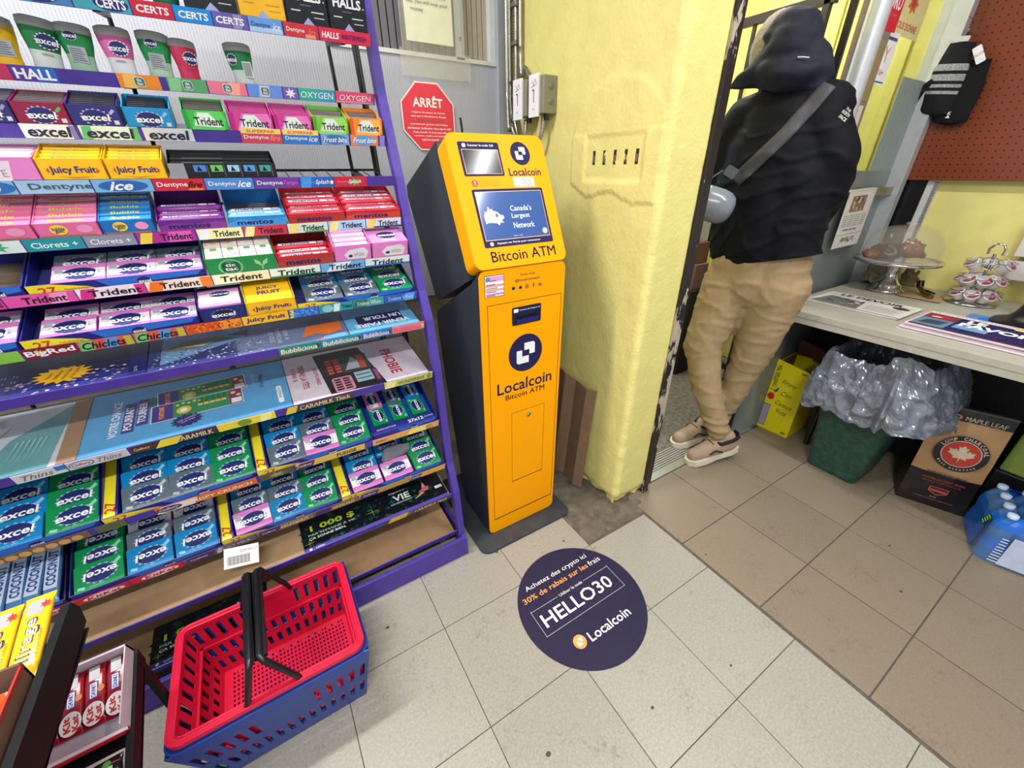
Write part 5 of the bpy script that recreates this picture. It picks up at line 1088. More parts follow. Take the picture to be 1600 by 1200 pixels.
for i in range(4):
    M = M_slope(-.39-.05*i, -.205, .625, .25, -.1+.05*i)
    if b0 is None: b0 = bar_mesh('candy_pack', .135, .052, .020, (238, 84, 26), d_reese); o = b0
    else: o = b0.copy(); COL.objects.link(o)
    o.matrix_world = M; tag(o, ['rightmost', 'second from right', 'third from right', 'fourth from right'][i]+' orange candy pack in the brown open carton', 'candy bar', 'orange candy packs')
kb = thing('open_carton', 'white lined open carton of red wafer bars on the lower tier of the black stand', 'carton', M=M_slope(-.448, .005, .384, .27))
b = MB(); wc2 = C((206, 190, 204), .5)
b.box(-.115, .112, -.085, .06, 0, .003, wc2); b.box(-.115, .112, .056, .06, 0, .05, wc2); b.box(-.115, -.112, -.085, .06, 0, .05, wc2); b.box(.110, .112, -.085, .06, 0, .05, wc2); b.build('carton', kb)
b = MB(); b.box(-.115, .112, -.088, -.084, 0, .020, C((226, 40, 60), .2)); b.box(-.115, .112, -.0885, -.0835, .018, .022, C((246, 214, 220), .2)); b.build('red_lip', kb)
def d_kk(mb, z):
    mb.rect(-.008, .008, .026, .050, z, C((200, 200, 200), .3)); mb.rect(-.008, .006, -.008, .022, z, C((46, 50, 130))); mb.rect(-.006, .004, -.006, .020, z+.0002, C((226, 228, 236))); mb.text('CHUNKY', -.001, .007, .024, .007, C((46, 50, 130)), bold=.05, z=z+.0006, rot=R90)
    mb.ellipse(0, -.034, .0155, .020, z, C((236, 232, 230))); mb.text('Kit', -.005, -.034, .026, .010, C((206, 30, 44)), bold=.06, z=z+.0006, rot=R90+.1); mb.text('Kat', .007, -.036, .026, .010, C((206, 30, 44)), bold=.06, z=z+.0006, rot=R90+.1); mb.ellipse(.010, .006, .005, .006, z+.0002, C((196, 120, 60)))
b0 = None
for i in range(5):
    M = M_slope(-.358-.0325*i, .006, .392, .36, .03)
    if b0 is None: b0 = bar_mesh('wafer_bar', .112, .032, .015, (158, 24, 40), d_kk); o = b0
    else: o = b0.copy(); COL.objects.link(o)
    o.matrix_world = M; tag(o, ['rightmost', 'second from right', 'middle', 'fourth from right', 'leftmost'][i]+' dark red wafer bar in the white lined carton', 'candy bar', 'red wafer bars')
fl = MB(M_slope(-.43, -.125, .345, .3)); fl.box(-.12, .085, -.03, .026, 0, .002, C((196, 190, 196))); fl.poly([(.02, -.01), (.06, .012), (.02, .008)], .0024, C((130, 84, 60))); fl.prism(rrect(.045, .080, -.02, .012, .006, 2), .002, .005, C((226, 70, 30))); tag(fl.build('carton_flap'), 'pale printed carton flap lying below the red wafer bars', 'carton')
def d_mars(mb, z):
    mb.rect(-.010, .008, .022, .050, z, C((186, 190, 190), .3)); mb.text('Mars', .0, -.018, .065, .022, C((214, 84, 50)), bold=.08, z=z+.0004, rot=-R90); mb.ellipse(.0, .055, .006, .005, z+.0002, C((90, 150, 60)))
b0 = None
for i in range(5):
    M = M_slope(-.366-.040*i, -.165, .325-.002*i, .30, .05)
    if b0 is None: b0 = bar_mesh('chocolate_bar', .13, .042, .018, (30, 24, 24), d_mars); o = b0
    else: o = b0.copy(); COL.objects.link(o)
    o.matrix_world = M; tag(o, ['rightmost', 'second from right', 'middle', 'fourth from right', 'leftmost'][i]+' black wrapped chocolate bar with orange letters', 'candy bar', 'black chocolate bars')

# ================================================================ SHOPPING BASKET (red nested in blue)
def basket(nm, label, rgb, z0, zt, x0, x1, y0, y1, inset, rim, handle, extra=0, og=(.012, .012)):
    m = mat(nm+'_plastic', rgb, .32, var=.04); r = thing('shopping_basket', label, 'basket', (0, 0, 0), 'shopping baskets')
    def wall(a, b, ncol, nm2, rows, w=.45, blank=()):
        # a,b: bottom corners -> top corners; wall = grid with slot cells left out, given thickness
        A0, A1, B0, B1 = [Vector(q) for q in (a[0], a[1], b[0], b[1])]
        us = []
        N = ncol
        for i in range(N):
            us += [(i+.5-w/2)/N, (i+.5+w/2)/N]
        us = [0]+us+[1]; vs = [0]
        for (q0, q1) in rows: vs += [q0, q1]
        vs += [1]
        P = lambda u, v: (A0.lerp(A1, u)).lerp(B0.lerp(B1, u), v)
        V = [tuple(P(u, v)) for v in vs for u in us]; n = len(us); F = []
        for j in range(len(vs)-1):
            for i in range(n-1):
                hole = (i % 2 == 1) and (j % 2 == 1)
                if hole and (i//2, j//2) not in blank: continue
                F.append((j*n+i, j*n+i+1, (j+1)*n+i+1, (j+1)*n+i))
        mb = MB(); mb.add(V, F, m); o = mb.build(nm2, r); s = o.modifiers.new('solid', 'SOLIDIFY'); s.thickness = .0025; s.offset = 0
    bx0, bx1, by0, by1 = x0+inset+.014, x1-inset, y0+inset, y1-inset; zb = z0
    tx0, tx1, ty0, ty1 = x0+og[0], x1-og[0], y0+og[1], y1-og[1]
    rows = ((.10, .26), (.34, .52), (.66, .90))
    bl = set((i, 2) for i in range(5, 9)) if True else ()
    wall([(bx0, by0, zb), (bx1, by0, zb)], [(tx0, ty0, zt), (tx1, ty0, zt)], 14, 'side_wall', ((.18, .38), (.52, .76)), blank=set((i, 1) for i in range(5, 9)))
    wall([(bx0, by1, zb), (bx1, by1, zb)], [(tx0, ty1, zt), (tx1, ty1, zt)], 14, 'side_wall', rows, blank=bl)
    wall([(bx0, by0, zb), (bx0, by1, zb)], [(tx0, ty0, zt), (tx0, ty1, zt)], 8, 'end_wall', rows)
    wall([(bx1, by0, zb), (bx1, by1, zb)], [(tx1, ty0, zt), (tx1, ty1, zt)], 8, 'end_wall', rows)
    # floor mesh
    us = [0]; n = 34
    for i in range(n): us += [(i+.28)/n, (i+.78)/n]
    us += [1]; vs = [0]; n2 = 18
    for i in range(n2): vs += [(i+.28)/n2, (i+.78)/n2]
    vs += [1]; V = [(bx0+(bx1-bx0)*u, by0+(by1-by0)*v, zb+.002) for v in vs for u in us]; k = len(us); F = []
    for j in range(len(vs)-1):
        for i in range(k-1):
            if i % 2 == 1 and j % 2 == 1 and .04 < us[i] < .96 and .06 < vs[j] < .94: continue
            F.append((j*k+i, j*k+i+1, (j+1)*k+i+1, (j+1)*k+i))
    mb = MB(); mb.add(V, F, m); o = mb.build('mesh_floor', r); s = o.modifiers.new('solid', 'SOLIDIFY'); s.thickness = .002
    # ledge half way inside
    if extra:
        zl = zb+(zt-zb)*.58; q = .58; lx0, lx1, ly0, ly1 = [a+(b-a)*q for a, b in ((bx0, tx0), (bx1, tx1), (by0, ty0), (by1, ty1))]
        mb = MB(); e = .006
        mb.box(lx0, lx1, ly1-e, ly1, zl, zl+.0025, m); mb.box(lx0, lx1, ly0, ly0+e, zl, zl+.0025, m); mb.box(lx0, lx0+e, ly0, ly1, zl, zl+.0025, m); mb.box(lx1-e, lx1, ly0, ly1, zl, zl+.0025, m); mb.build('inner_ledge', r)
    # rim: rolled lip ring
    def ring(w0, w1, z0_, z1_):
        o_ = rrect(x0+w0, x1-w0, y0+w0, y1-w0, .030-w0*.5, 6); i_ = rrect(x0+w1, x1-w1, y0+w1, y1-w1, max(.006, .030-w1), 6); n = len(o_)
        V = [(x, y, z0_) for x, y in o_]+[(x, y, z1_) for x, y in o_]+[(x, y, z1_) for x, y in i_]+[(x, y, z0_) for x, y in i_]; F = []
        for i in range(n):
            j = (i+1) % n
            for a in range(4): b = (a+1) % 4; F.append((a*n+i, a*n+j, b*n+j, b*n+i))
        return V, F
    mb = MB(); V, F = ring(0, .005, zt-rim, zt+.002); mb.add(V, F, m); V, F = ring(.003, .016, zt-.002, zt+.0005); mb.add(V, F, m); V, F = ring(.013, .018, zt-.012, zt+.003); mb.add(V, F, m); mb.build('rim', r, bevel=.0012)
    return r, m
br, mb_ = basket('red_basket', 'red plastic shopping basket with black handles, resting inside the blue one', (206, 24, 60), .062, .258, -.325, .080, -.088, .208, .034, .012, True, 1)
bb, _ = basket('blue_basket', 'blue plastic shopping basket under the red one, on the floor by the rack', (28, 56, 132), .002, .240, -.331, .086, -.094, .214, .042, .024, False, og=(.004, .004))
def handle(pts, nm, w=.016, t=.010):
    mb = MB(); mb.tube(pts, .0085, M_BLACKPL, n=6); mb.build(nm, br, bevel=.001)
# basket handles
for nm, pts in (('handle', [(-.064,.190,.250),(-.070,.192,.268),(-.114,.197,.357),(-.119,.190,.362),(-.124,-.058,.362),(-.119,-.066,.357),(-.074,-.079,.268),(-.068,-.080,.250)]),
                ('handle', [(-.182,.190,.250),(-.176,.192,.268),(-.145,.197,.357),(-.140,.190,.362),(-.143,-.058,.362),(-.146,-.066,.357),(-.172,-.079,.268),(-.180,-.080,.250)])):
    mb = MB(); mb.tube(pts, .0075, M_BLACKPL, n=8, rr=[.006,.0065,.0072,.0085,.0085,.0072,.0065,.006]); mb.box(min(pts[3][0], pts[4][0])-.010, max(pts[3][0], pts[4][0])+.010, -.060, .19, .355, .364, M_BLACKPL); mb.build(nm, br, bevel=.002)

# ================================================================ COUNTER SIDE
CW = mat('cream_counter', (170, 167, 151), .45, var=.05, scale=8)
ct = thing('counter', 'long cream counter top along the yellow right wall holding newspapers and a cake stand', 'counter', (0, 0, 0))
b = MB(); b.box(2.05, 2.984, -2.3, .118, .715, .75, CW); b.build('counter_top', ct, bevel=.003)
b = MB(); b.box(2.038, 2.052, -2.3, .118, .698, .7495, mat('pale_edging', (172, 167, 154), .5, var=.06)); b.box(2.0365, 2.039, -2.3, .118, .724, .727, C((140, 134, 122))); b.build('edging', ct, bevel=.003)
DK = mat('dark_panel', (26, 24, 24), .7, var=.2)
MB().box(2.62, 2.64, -2.3, .15, .0, .715, DK).build('back_panel', ct)
MB().box(2.30, 2.62, -2.3, .118, .695, .715, DK).build('under_panel', ct)
MB().tube([(2.44, -.09, .70), (2.38, -.10, .30), (2.33, -.11, .005)], .012, M_BLACKPL, n=8).build('leg', ct)
FT = lambda x, y, z=.7512: frame((x, y, z), (0, -1, 0), (1, 0, 0))
def CN(rgb, r=.92): return mat('ink_%d_%d_%d' % rgb, rgb, .92, spec=.12)
def d_devoir(mb):
    k = CN((36, 36, 38)); mb.text('LE DEVOIR', .17, .212, .24, .040, k, bold=.06); mb.rect(.02, .33, .192, .194, .0004, k); mb.ellipse(.295, .165, .030, .022, .0006, CN((60, 56, 56)))
    mb.poly([(.012, .012), (.19, .012), (.17, .15), (.03, .16)], .0004, CN((110, 110, 108))); rd = random.Random(2)
    for i in range(26): x = rd.uniform(.03, .16); y = rd.uniform(.03, .14); mb.poly([(x, y), (x+.02, y+.006), (x+.012, y+.022)], .0006+i*1e-5, CN([(40, 40, 40), (190, 190, 186), (80, 80, 80)][rd.randrange(3)]))
    for i in range(8): mb.rect(.20, .325-.01*(i % 3), .03+i*.013, .034+i*.013, .0005, CN((150, 150, 148)))
    mb.rect(0, .345, 0, .005, .0007, CN((60, 60, 60)))
for i in range(3):
    flat_sheet('newspaper', FT(2.232+.003*i, .082-.004*i, .7535+.0025*i) @ RZ(-.012*i), .345, .245, CN((206, 204, 196)), d_devoir if i == 2 else None, th=.0022, tg=(['bottom', 'middle', 'top'][i]+' one of the thin pile of black and white newspapers on the counter', 'newspaper', 'black and white newspapers'))
def d_journal(mb):
    mb.rect(.006, .36, .01, .262, .0003, CN((60, 60, 70))); R = CN((176, 36, 60)); w = CN(WHITE)
    mb.rect(.006, .30, .235, .262, .0005, CN((230, 226, 226))); mb.text('LE JOURNAL DE MONTRÉAL', .15, .249, .27, .018, R, bold=.04, z=.0009)
    mb.rect(.006, .10, .15, .232, .0005, CN((120, 60, 60))); mb.ellipse(.05, .19, .03, .022, .0008, CN((190, 40, 50))); mb.ellipse(.04, .18, .016, .012, .0011, CN((210, 180, 150)))
    mb.rect(.10, .34, .03, .232, .0006, CN((36, 40, 86))); mb.rect(.006, .10, .03, .15, .0006, CN((100, 130, 150)))
    mb.text('LE', .150, .200, .05, .046, w, bold=.09, z=.0012); mb.text('FAVORI', .215, .145, .20, .056, w, bold=.09, z=.0012); mb.text('JAMAIS', .27, .19, .10, .018, CN((196, 60, 110)), bold=.04, z=.0012); mb.text('PARMI LES SIENS', .25, .065, .15, .016, CN((220, 70, 90)), bold=.03, z=.0012)
    mb.rect(.24, .33, .215, .236, .0014, CN((226, 206, 90))); mb.ellipse(.32, .18, .028, .016, .0013, CN((206, 150, 110))); mb.rect(.11, .20, .075, .13, .0010, CN((110, 150, 190))); mb.poly([(.02, .05), (.08, .06), (.09, .13), (.03, .12)], .0010, CN((60, 70, 90)))
    for i in range(3): mb.rect(.345, .375, .02+.07*i, .07+.07*i, .0006, CN((230, 228, 226)))
for i in range(6):
    flat_sheet('newspaper', FT(2.125+.004*math.sin(i*2.1), -.300-.003*i, .7545+.005*i) @ RZ(-.03+.008*math.sin(i*5)), .385, .272, CN((214, 190, 204) if i % 2 else (222, 214, 216), .7), d_journal if i == 5 else None, th=.0042, tg=(['bottom', 'second lowest', 'third lowest', 'third highest', 'second highest', 'topmost'][i]+' tabloid newspaper of the colourful stack by the counter edge', 'newspaper', 'stack of tabloid newspapers'))
flat_sheet('newspaper', FT(2.12, -.700, .765), .3, .27, CN((40, 60, 130), .6), th=.010, tg=('dark blue newspaper at the right edge of the photo beside the tabloid stack', 'newspaper'))
def d_blue(mb):
    mb.ellipse(.10, .10, .07, .05, .0004, C((30, 120, 200))); mb.text('ESCAPADES', .12, .03, .17, .018, C((236, 236, 240)), bold=.04); mb.ellipse(.12, .058, .012, .008, .0007, C((230, 180, 60)))
flat_sheet('brochure', FT(2.44, -.40, .7525), .26, .16, C((60, 140, 206), .3), d_blue, tg=('blue brochure lying behind the tabloid stack under the black stand', 'brochure'))
# black flared stand at the frame edge
b = MB(Matrix.Translation((2.56, -.60, .7515))); b.lathe([(.0,.0),(.135,.0),(.14,.006),(.135,.014),(.105,.02),(.085,.05),(.065,.12),(.05,.22),(.045,.32),(0,.32)], M_BLACKPL, n=32)
tag(b.build('flared_stand'), 'black flared plastic stand on the counter at the right edge of the photo', 'stand')
# cake stand with dome and pastries
cs = thing('cake_stand', 'silver footed cake stand with clear dome on the counter by the entry', 'cake stand', (2.735, -.050, .7515))
b = MB(); b.lathe([(0,.0),(.070,.0),(.075,.004),(.072,.012),(.058,.020),(.057,.034),(.046,.044),(.034,.060),(.026,.080),(.024,.095),(.031,.106),(.027,.118),(.040,.136),(.062,.142),(0,.142)], M_STEEL, n=36); b.build('pedestal', cs)
b = MB(); b.lathe([(0,.142),(.14,.144),(.163,.140),(.170,.143),(.171,.150),(.166,.155),(.15,.151),(0,.150)], M_STEEL, n=48); b.build('plate', cs)
b = MB(); pr = [(.150,.152),(.149,.19),(.143,.225),(.128,.262),(.10,.289),(.06,.304),(0,.309)]; b.lathe(pr, mat('clear_dome', (205, 200, 180), .04, alpha=.2, spec=.8, ior=1.4), n=48)
b.lathe([(.150,.152),(.153,.152),(.153,.156),(.150,.157)], mat('dome_rim', (200, 200, 196), .1, alpha=.5), n=48); b.lathe([(.022,.309),(.024,.318),(.014,.322),(0,.322)], mat('clear_dome', (222, 218, 200)), n=20); b.build('dome', cs)
def lump(nm, M, r, m, seed=0, amp=.25, lab=None, cat=None, grp=None, n=14, parent=None):
    b = MB(M); V = []; F = []
    for i in range(n+1):
        for k in range(2*n):
            t = PI*i/n; p = 2*PI*k/(2*n); d = Vector((math.sin(t)*math.cos(p), math.sin(t)*math.sin(p), math.cos(t))); q = 1+amp*noise.noise(d*1.8+Vector((seed, 0, 0)))+amp*.4*noise.noise(d*5+Vector((seed, 3, 0)))
            V.append((d.x*r[0]*q, d.y*r[1]*q, max(-r[2]*.7, d.z*r[2]*q)))
    for i in range(n):
        for k in range(2*n): F.append((i*2*n+k, (i+1)*2*n+k, (i+1)*2*n+(k+1) % (2*n), i*2*n+(k+1) % (2*n)))
    b.add(V, F, m, smooth=True); o = b.build(nm, parent)
    if lab: tag(o, lab, cat, grp)
    return o
BR = mat('brown_crust', (120, 70, 40), .45, var=.3, scale=60, bump=.4); PW = mat('plum_wrapper', (52, 32, 30), .3, var=.2)
lump('muffin', Matrix.Translation((2.70, -.015, .935)), (.042, .042, .040), PW, 2, .6, 'plum wrapped pastry in the middle under the clear dome', 'pastry')
lump('muffin', Matrix.Translation((2.74, -.085, .950)), (.046, .044, .044), mat('orange_crust', (112, 54, 22), .5, var=.3, scale=50, bump=.4), 5, .6, 'orange brown pastry on the right under the clear dome', 'pastry')
lump('muffin', Matrix.Translation((2.745, .028, .933)), (.040, .040, .036), mat('tan_crust', (120, 88, 44), .5, var=.3, scale=50), 8, .3, 'tan pastry at the back left under the clear dome', 'pastry')
lump('muffin', Matrix.Translation((2.66, .035, .926)), (.050, .034, .022), BR, 9, .3, 'flat brown pastry at the left edge under the clear dome', 'pastry')
# beige crumpled cloth behind the stand, little paper board and lighter
lump('cloth', Matrix.Translation((2.88, .045, .792)) @ RZ(.4), (.075, .055, .045), mat('beige_cloth', (176, 166, 136), .9, var=.15, bump=.5), 12, .5, 'crumpled beige cloth behind the cake stand in the corner', 'cloth', n=18)
lump('cloth', Matrix.Translation((2.86, -.10, .80)) @ RZ(.2), (.02, .03, .045), mat('dry_brush', (150, 130, 90), .8, var=.3, scale=120, bump=.8), 15, .8, 'small dry bristly bundle behind the cake stand stem', 'brush', n=16)
b = MB(FT(2.68, -.115, .7522)); b.box(0, .16, 0, .16, -.001, .0, mat('kraft_paper', (176, 146, 106), .8)); b.rect(.0, .16, -.006, .002, .0006, C((96, 66, 44))); tag(b.build('kraft_sheet'), 'brown kraft sheet on the counter right of the cake stand', 'paper')
lt = thing('lighter', 'small black and brass lighter lying on the brown kraft sheet', 'lighter', (2.76, -.19, .766)); BRS = mat('dull_brass', (150, 130, 70), .25, .9)
b = MB(); b.tube([(.030,.030,.022),(.0,-.005,.0),(-.035,-.040,-.004)], .0115, BRS, n=10); b.build('body', lt); b = MB(); b.tube([(.028,.028,.020),(.034,.034,.040),(.036,.036,.046)], .014, M_BLACKPL, n=12); b.build('cap', lt); b = MB(); b.tube([(.01,.0,.014),(-.03,-.045,.012)], .004, M_BLACKPL, n=8); b.build('trigger', lt)
# coffee pod carousel
kc = thing('pod_carousel', 'chrome wire carousel filled with coffee pods on the counter', 'rack', (2.80, -.345, .7515))
b = MB(); b.lathe([(0,.0),(.085,.0),(.090,.004),(.085,.009),(0,.009)], M_STEEL, n=36); b.build('base', kc); MB().tube([(0,0,.0),(0,0,.215)], .006, M_STEEL, n=10).build('post', kc)
b = MB(); b.tube([(0,-.022,.212),(0,-.024,.235),(0,-.012,.255),(0,.012,.255),(0,.024,.235),(0,.022,.212)], .005, M_STEEL, n=8); b.build('top_loop', kc)
def ringpts(r, z, n=24): return [(r*math.cos(2*PI*i/n), r*math.sin(2*PI*i/n), z) for i in range(n+1)]
pod = None; PL = C((214, 210, 208), .35); pi = 0; ords = ['bottom', 'middle', 'top']
for t, (zz, rr, n, ph) in enumerate(((.050, .072, 8, .1), (.112, .068, 8, .35), (.178, .066, 6, .2))):
    MB().tube(ringpts(rr+.012, zz+.006), .0022, M_STEEL, n=6).build('wire_ring', kc)
    for i in range(n):
        a = ph+2*PI*i/n
        if t == 2 and i == 3: 
            b = MB(Matrix.Translation((rr*math.cos(a), rr*math.sin(a), zz)) @ RZ(a) @ RY(.9)); b.tube(ringpts(.024, 0), .002, M_STEEL, n=6); b.build('wire_loop', kc); continue
        MB(Matrix.Translation((rr*math.cos(a), rr*math.sin(a), zz)) @ RZ(a) @ RY(.75)).tube(ringpts(.0245, -.002, 14), .0018, M_STEEL, n=5).build('wire_loop', kc)
        M = Matrix.Translation((2.80+rr*math.cos(a), -.345+rr*math.sin(a), .7515+zz)) @ RZ(a) @ RY(.75)
        if pod is None:
            r = thing('coffee_pod', '', 'coffee pod', M=M); b = MB(); b.lathe([(0,-.036),(.017,-.036),(.0185,-.034),(.021,-.014),(.0235,-.006),(.0235,-.001),(.0265,0),(.0265,.002),(0,.002)], PL, n=24); b.build('cup', r)
            b = MB(); b.ellipse(0, 0, .0215, .0215, .0025, C((170, 160, 164))); b.poly([(.021*math.cos(x/10*PI-.6), .021*math.sin(x/10*PI-.6)) for x in range(11)], .0028, C((140, 36, 52))); b.text('café', .004, .004, .022, .007, C((226, 214, 214)), bold=.04, z=.0034, rot=R90); b.build('foil_lid', r); pod = r
        else: r = dup(pod, M)
        r['group'] = 'coffee pods on the carousel '+ords[t]; r['label'] = 'white coffee pod with dark red lid, %s ring of the chrome carousel, %s' % (ords[t], ('back right', 'back', 'back left', 'left', 'front', 'front right', 'right', 'far right')[int(((a+.4) % (2*PI))/(2*PI)*8) % 8])
# white slatted boards at the far right
for i, (z0, z1) in enumerate(((.858, .935), (.955, 1.04), (1.06, 1.14))):
    o = MB().box(2.89, 2.984, -1.6, -.385, z0, z1, mat('white_board', (206, 200, 198), .5)).build('wall_board', bevel=.002); tag(o, ['lowest', 'middle', 'topmost'][i]+' of the white horizontal boards at the right edge behind the pods', 'board', 'white wall boards')
# hanging newspaper on the bar
def d_monde(mb):
    k = C((60, 56, 54)); mb.text('Le Monde', .13, .032, .13, .026, C((40, 38, 38)), bold=.03, rot=PI); mb.rect(.01, .25, .058, .0595, .0005, k); mb.text('Gaza des menaces', .12, .078, .14, .010, k, bold=.03, rot=PI)
    for i in range(4):
        for j in range(6): mb.rect(.02+i*.058, .068+i*.058, .095+j*.009, .099+j*.009, .0005, C((150, 148, 144)))
    mb.rect(.05, .19, .158, .225, .0006, C((120, 96, 76))); rd = random.Random(4)
    for i in range(20): mb.ellipse(rd.uniform(.06, .18), rd.uniform(.165, .218), .010, .008, .0009+i*1e-5, C([(80, 62, 50), (160, 136, 112), (190, 176, 160)][rd.randrange(3)]), n=7)
b = MB(frame((2.40, .1115, .958), (1, 0, .02), (-.12, 0, 1))); b.box(0, .265, 0, .245, -.001, 0, C((206, 200, 192), .7)); d_monde(b)
b.box(0, .265, .244, .252, -.02, 0, C((206, 200, 192), .7)); tag(b.build('newspaper'), 'folded newspaper hanging upside down over the brass bar beside the jacket', 'newspaper')
# ---- pegboard gloves
def glove(nm, label, y, z, x, L, W, tilt, base, stripes, cuff, curl=0):
    r = thing(nm, label, 'glove', M=Matrix.Translation((x, y, z)) @ RX(tilt))
    b = MB(); V = []; F = []; n = 20; ys = [i/22 for i in range(23)]
    for t in ys:
        w = W*(.42+.12*math.sin(min(1, t*1.3)*PI*.8)+(.04 if t > .3 else 0))*(1 if t < .9 else math.sqrt(max(.02, 1-((t-.9)/.1)**2))); d = .020*(1 if t < .9 else math.sqrt(max(.02, 1-((t-.9)/.1)**2)))
        for k in range(n):
            a = 2*PI*k/n; V.append((-.022+d*math.sin(a), w*math.cos(a)-curl*t*t, -t*L))
    for i in range(22):
        for k in range(n): F.append((i*n+k, i*n+(k+1) % n, (i+1)*n+(k+1) % n, (i+1)*n+k))
    mi = [C(base, .95) if not any(a <= i/22 < c for a, c in stripes) else mat('knit_grey', (150, 150, 150), .95, var=.5, scale=260) for i in range(22) for k in range(n)]
    for i in range(22):
        m = mi[i*n]; idx = [f for j, f in enumerate(F) if j//n == i]; b.add(V, idx, m, smooth=True)
    b.build('hand', r)
    t = MB(); t.tube([(-.022, W*.30, -L*.5), (-.026, W*.55, -L*.62), (-.026, W*.56, -L*.80)], .016, C(base, .95), n=12, rr=[.018, .017, .010]); t.build('thumb', r)
    return r
g1 = glove('knit_glove', 'black knit glove with grey stripes hanging on the pegboard', .080, 1.765, 2.905, .262, .108, .12, (22, 22, 24), ((.26, .36), (.40, .48), (.52, .58), (.62, .68)), 0, .03)
b = MB(); b.prism(rrect(-.03, .022, -.010, .008, .003, 2), -.001, .001, C((196, 196, 200)), frame((-.048, .0, .012), (0, -1, 0), (0, 0, 1))); b.build('hang_tag', g1)
b = MB(); b.prism(rrect(-.014, .014, -.034, .034, .005, 3), -.001, .001, C((226, 226, 230)), frame((-.046, -.080, -.045), (0, -.9, .7), (0, .7, .9))); b.text('TAG 9,99', 0, .0, .03, .012, C((160, 50, 70)), frame((-.0475, -.080, -.045), (0, -.9, .7), (0, .7, .9)), z=.001); b.build('price_tag', g1)
g2 = glove('knit_glove', 'plain black glove hanging behind the striped one on the pegboard', .020, 1.70, 2.925, .235, .12, .10, (10, 10, 12), (), 0, .02)
b = MB(); b.text('K', 0, 0, .012, .012, C(WHITE), frame((-.045, -.012, -.19), (0, -1, 0), (0, 0, 1)), bold=.04); b.poly([(-.008, -.018), (.008, -.018), (0, -.006)], .001, C(WHITE), frame((-.045, -.012, -.19), (0, -1, 0), (0, 0, 1))); b.build('white_logo', g2)
hk = MB(); hk.tube([(2.93, .075, 1.80), (2.90, .075, 1.80), (2.875, .075, 1.79), (2.87, .075, 1.81)], .003, M_STEEL, n=6); hk.tube([(2.885, .075, 1.795), (2.883, .07, 1.83), (2.88, .10, 1.86)], .0012, C((60, 40, 30)), n=5); tag(hk.build('peg_hook'), 'thin metal peg hook holding the gloves on the pegboard', 'hook')

# ================================================================ UNDER THE COUNTER
yb = thing('yellow_carton', 'bright yellow carton with handwriting standing open under the counter end', 'carton', M=Matrix.Translation((2.283, .128, 0)) @ RZ(.05))
YC = mat('yellow_card', (226, 212, 16), .4, var=.03); YD = mat('yellow_card', (0, 0, 0)); BI = mat('carton_brown', (112, 76, 50), .8)
b = MB(); b.add([(0,0,0),(0,-.158,0),(0,-.158,.392),(0,-.03,.412),(0,0,.418),(.003,0,0),(.003,-.158,0),(.003,-.158,.392),(.003,-.03,.412),(.003,0,.418)], [(0,1,2,3,4),(5,9,8,7,6),(0,4,9,5),(4,3,8,9),(3,2,7,8),(2,1,6,7),(1,0,5,6)], YC)
b.box(.0, .22, -.160, -.157, 0, .385, YC); b.box(.003, .22, -.003, 0, 0, .40, YC); b.box(.217, .22, -.16, 0, 0, .40, YC); b.box(0, .22, -.16, 0, 0, .003, YC); b.build('carton', yb)
b = MB(); b.box(.004, .216, -.156, -.154, .003, .384, BI); b.box(.004, .216, -.006, -.004, .003, .398, BI); b.add([(.214,-.156,.39),(.214,-.004,.39),(.14,-.02,.50),(.14,-.13,.48)], [(0,1,2,3)], BI); b.add([(.10,-.156,.385),(.216,-.156,.385),(.19,-.19,.45),(.12,-.185,.45)], [(0,1,2,3)], C((180,176,172))); b.build('inner_flaps', yb)
q = MB(frame((-.0008, 0, 0), (0, -1, 0), (0, 0, 1))); K = C((30, 26, 20), .6)
q.text('TWISTED TEA', .022, .325, .13, .016, K, bold=.06, rot=R90); q.text('THÉ GLACÉ', .008, .335, .08, .007, C((60, 110, 150)), bold=.04, rot=R90); q.text('24x', .135, .378, .026, .012, K, bold=.05)
for t, y, w, x in (('Empty', .300, .075, .09), ('Can', .240, .05, .09), ('Cannot', .178, .085, .095), ('Vote', .135, .05, .095)): q.text(t, x, y, w, .026, K, shear=.3, bold=-.012, rot=-.12)
q.ellipse(.022, .205, .018, .020, .0005, C((196, 40, 30)), n=16); q.poly([(.03, .23), (.045, .24), (.05, .265), (.038, .26)], .0006, C((40, 100, 150))); q.text('12 x 355', .022, .245, .035, .008, K, bold=.04)
q.rect(.002, .036, .02, .155, .0005, C((110, 90, 130)))
for i in range(15): q.rect(.004, .034, .024+i*.0086, .027+i*.0086, .0008, C((226, 220, 230)))
q.text('5P', .135, .02, .022, .014, K, bold=.05); q.build('front_print', yb)
bb2 = thing('brown_carton', 'open brown carton behind the yellow one under the counter', 'carton', M=Matrix.Translation((2.465, -.03, 0)))
b = MB(); b.box(.055, .145, -.17, .09, 0, .36, BI); b.build('carton', bb2); b = MB(); b.add([(.05,.09,.36),(.05,-.06,.36),(-.02,-.02,.47),(-.01,.07,.46)], [(0,1,2,3)], BI); b.add([(.06,-.06,.36),(.14,-.16,.36),(.11,-.12,.47),(.05,-.04,.46)], [(0,1,2,3)], C((150, 146, 144), .7)); b.build('flap', bb2)
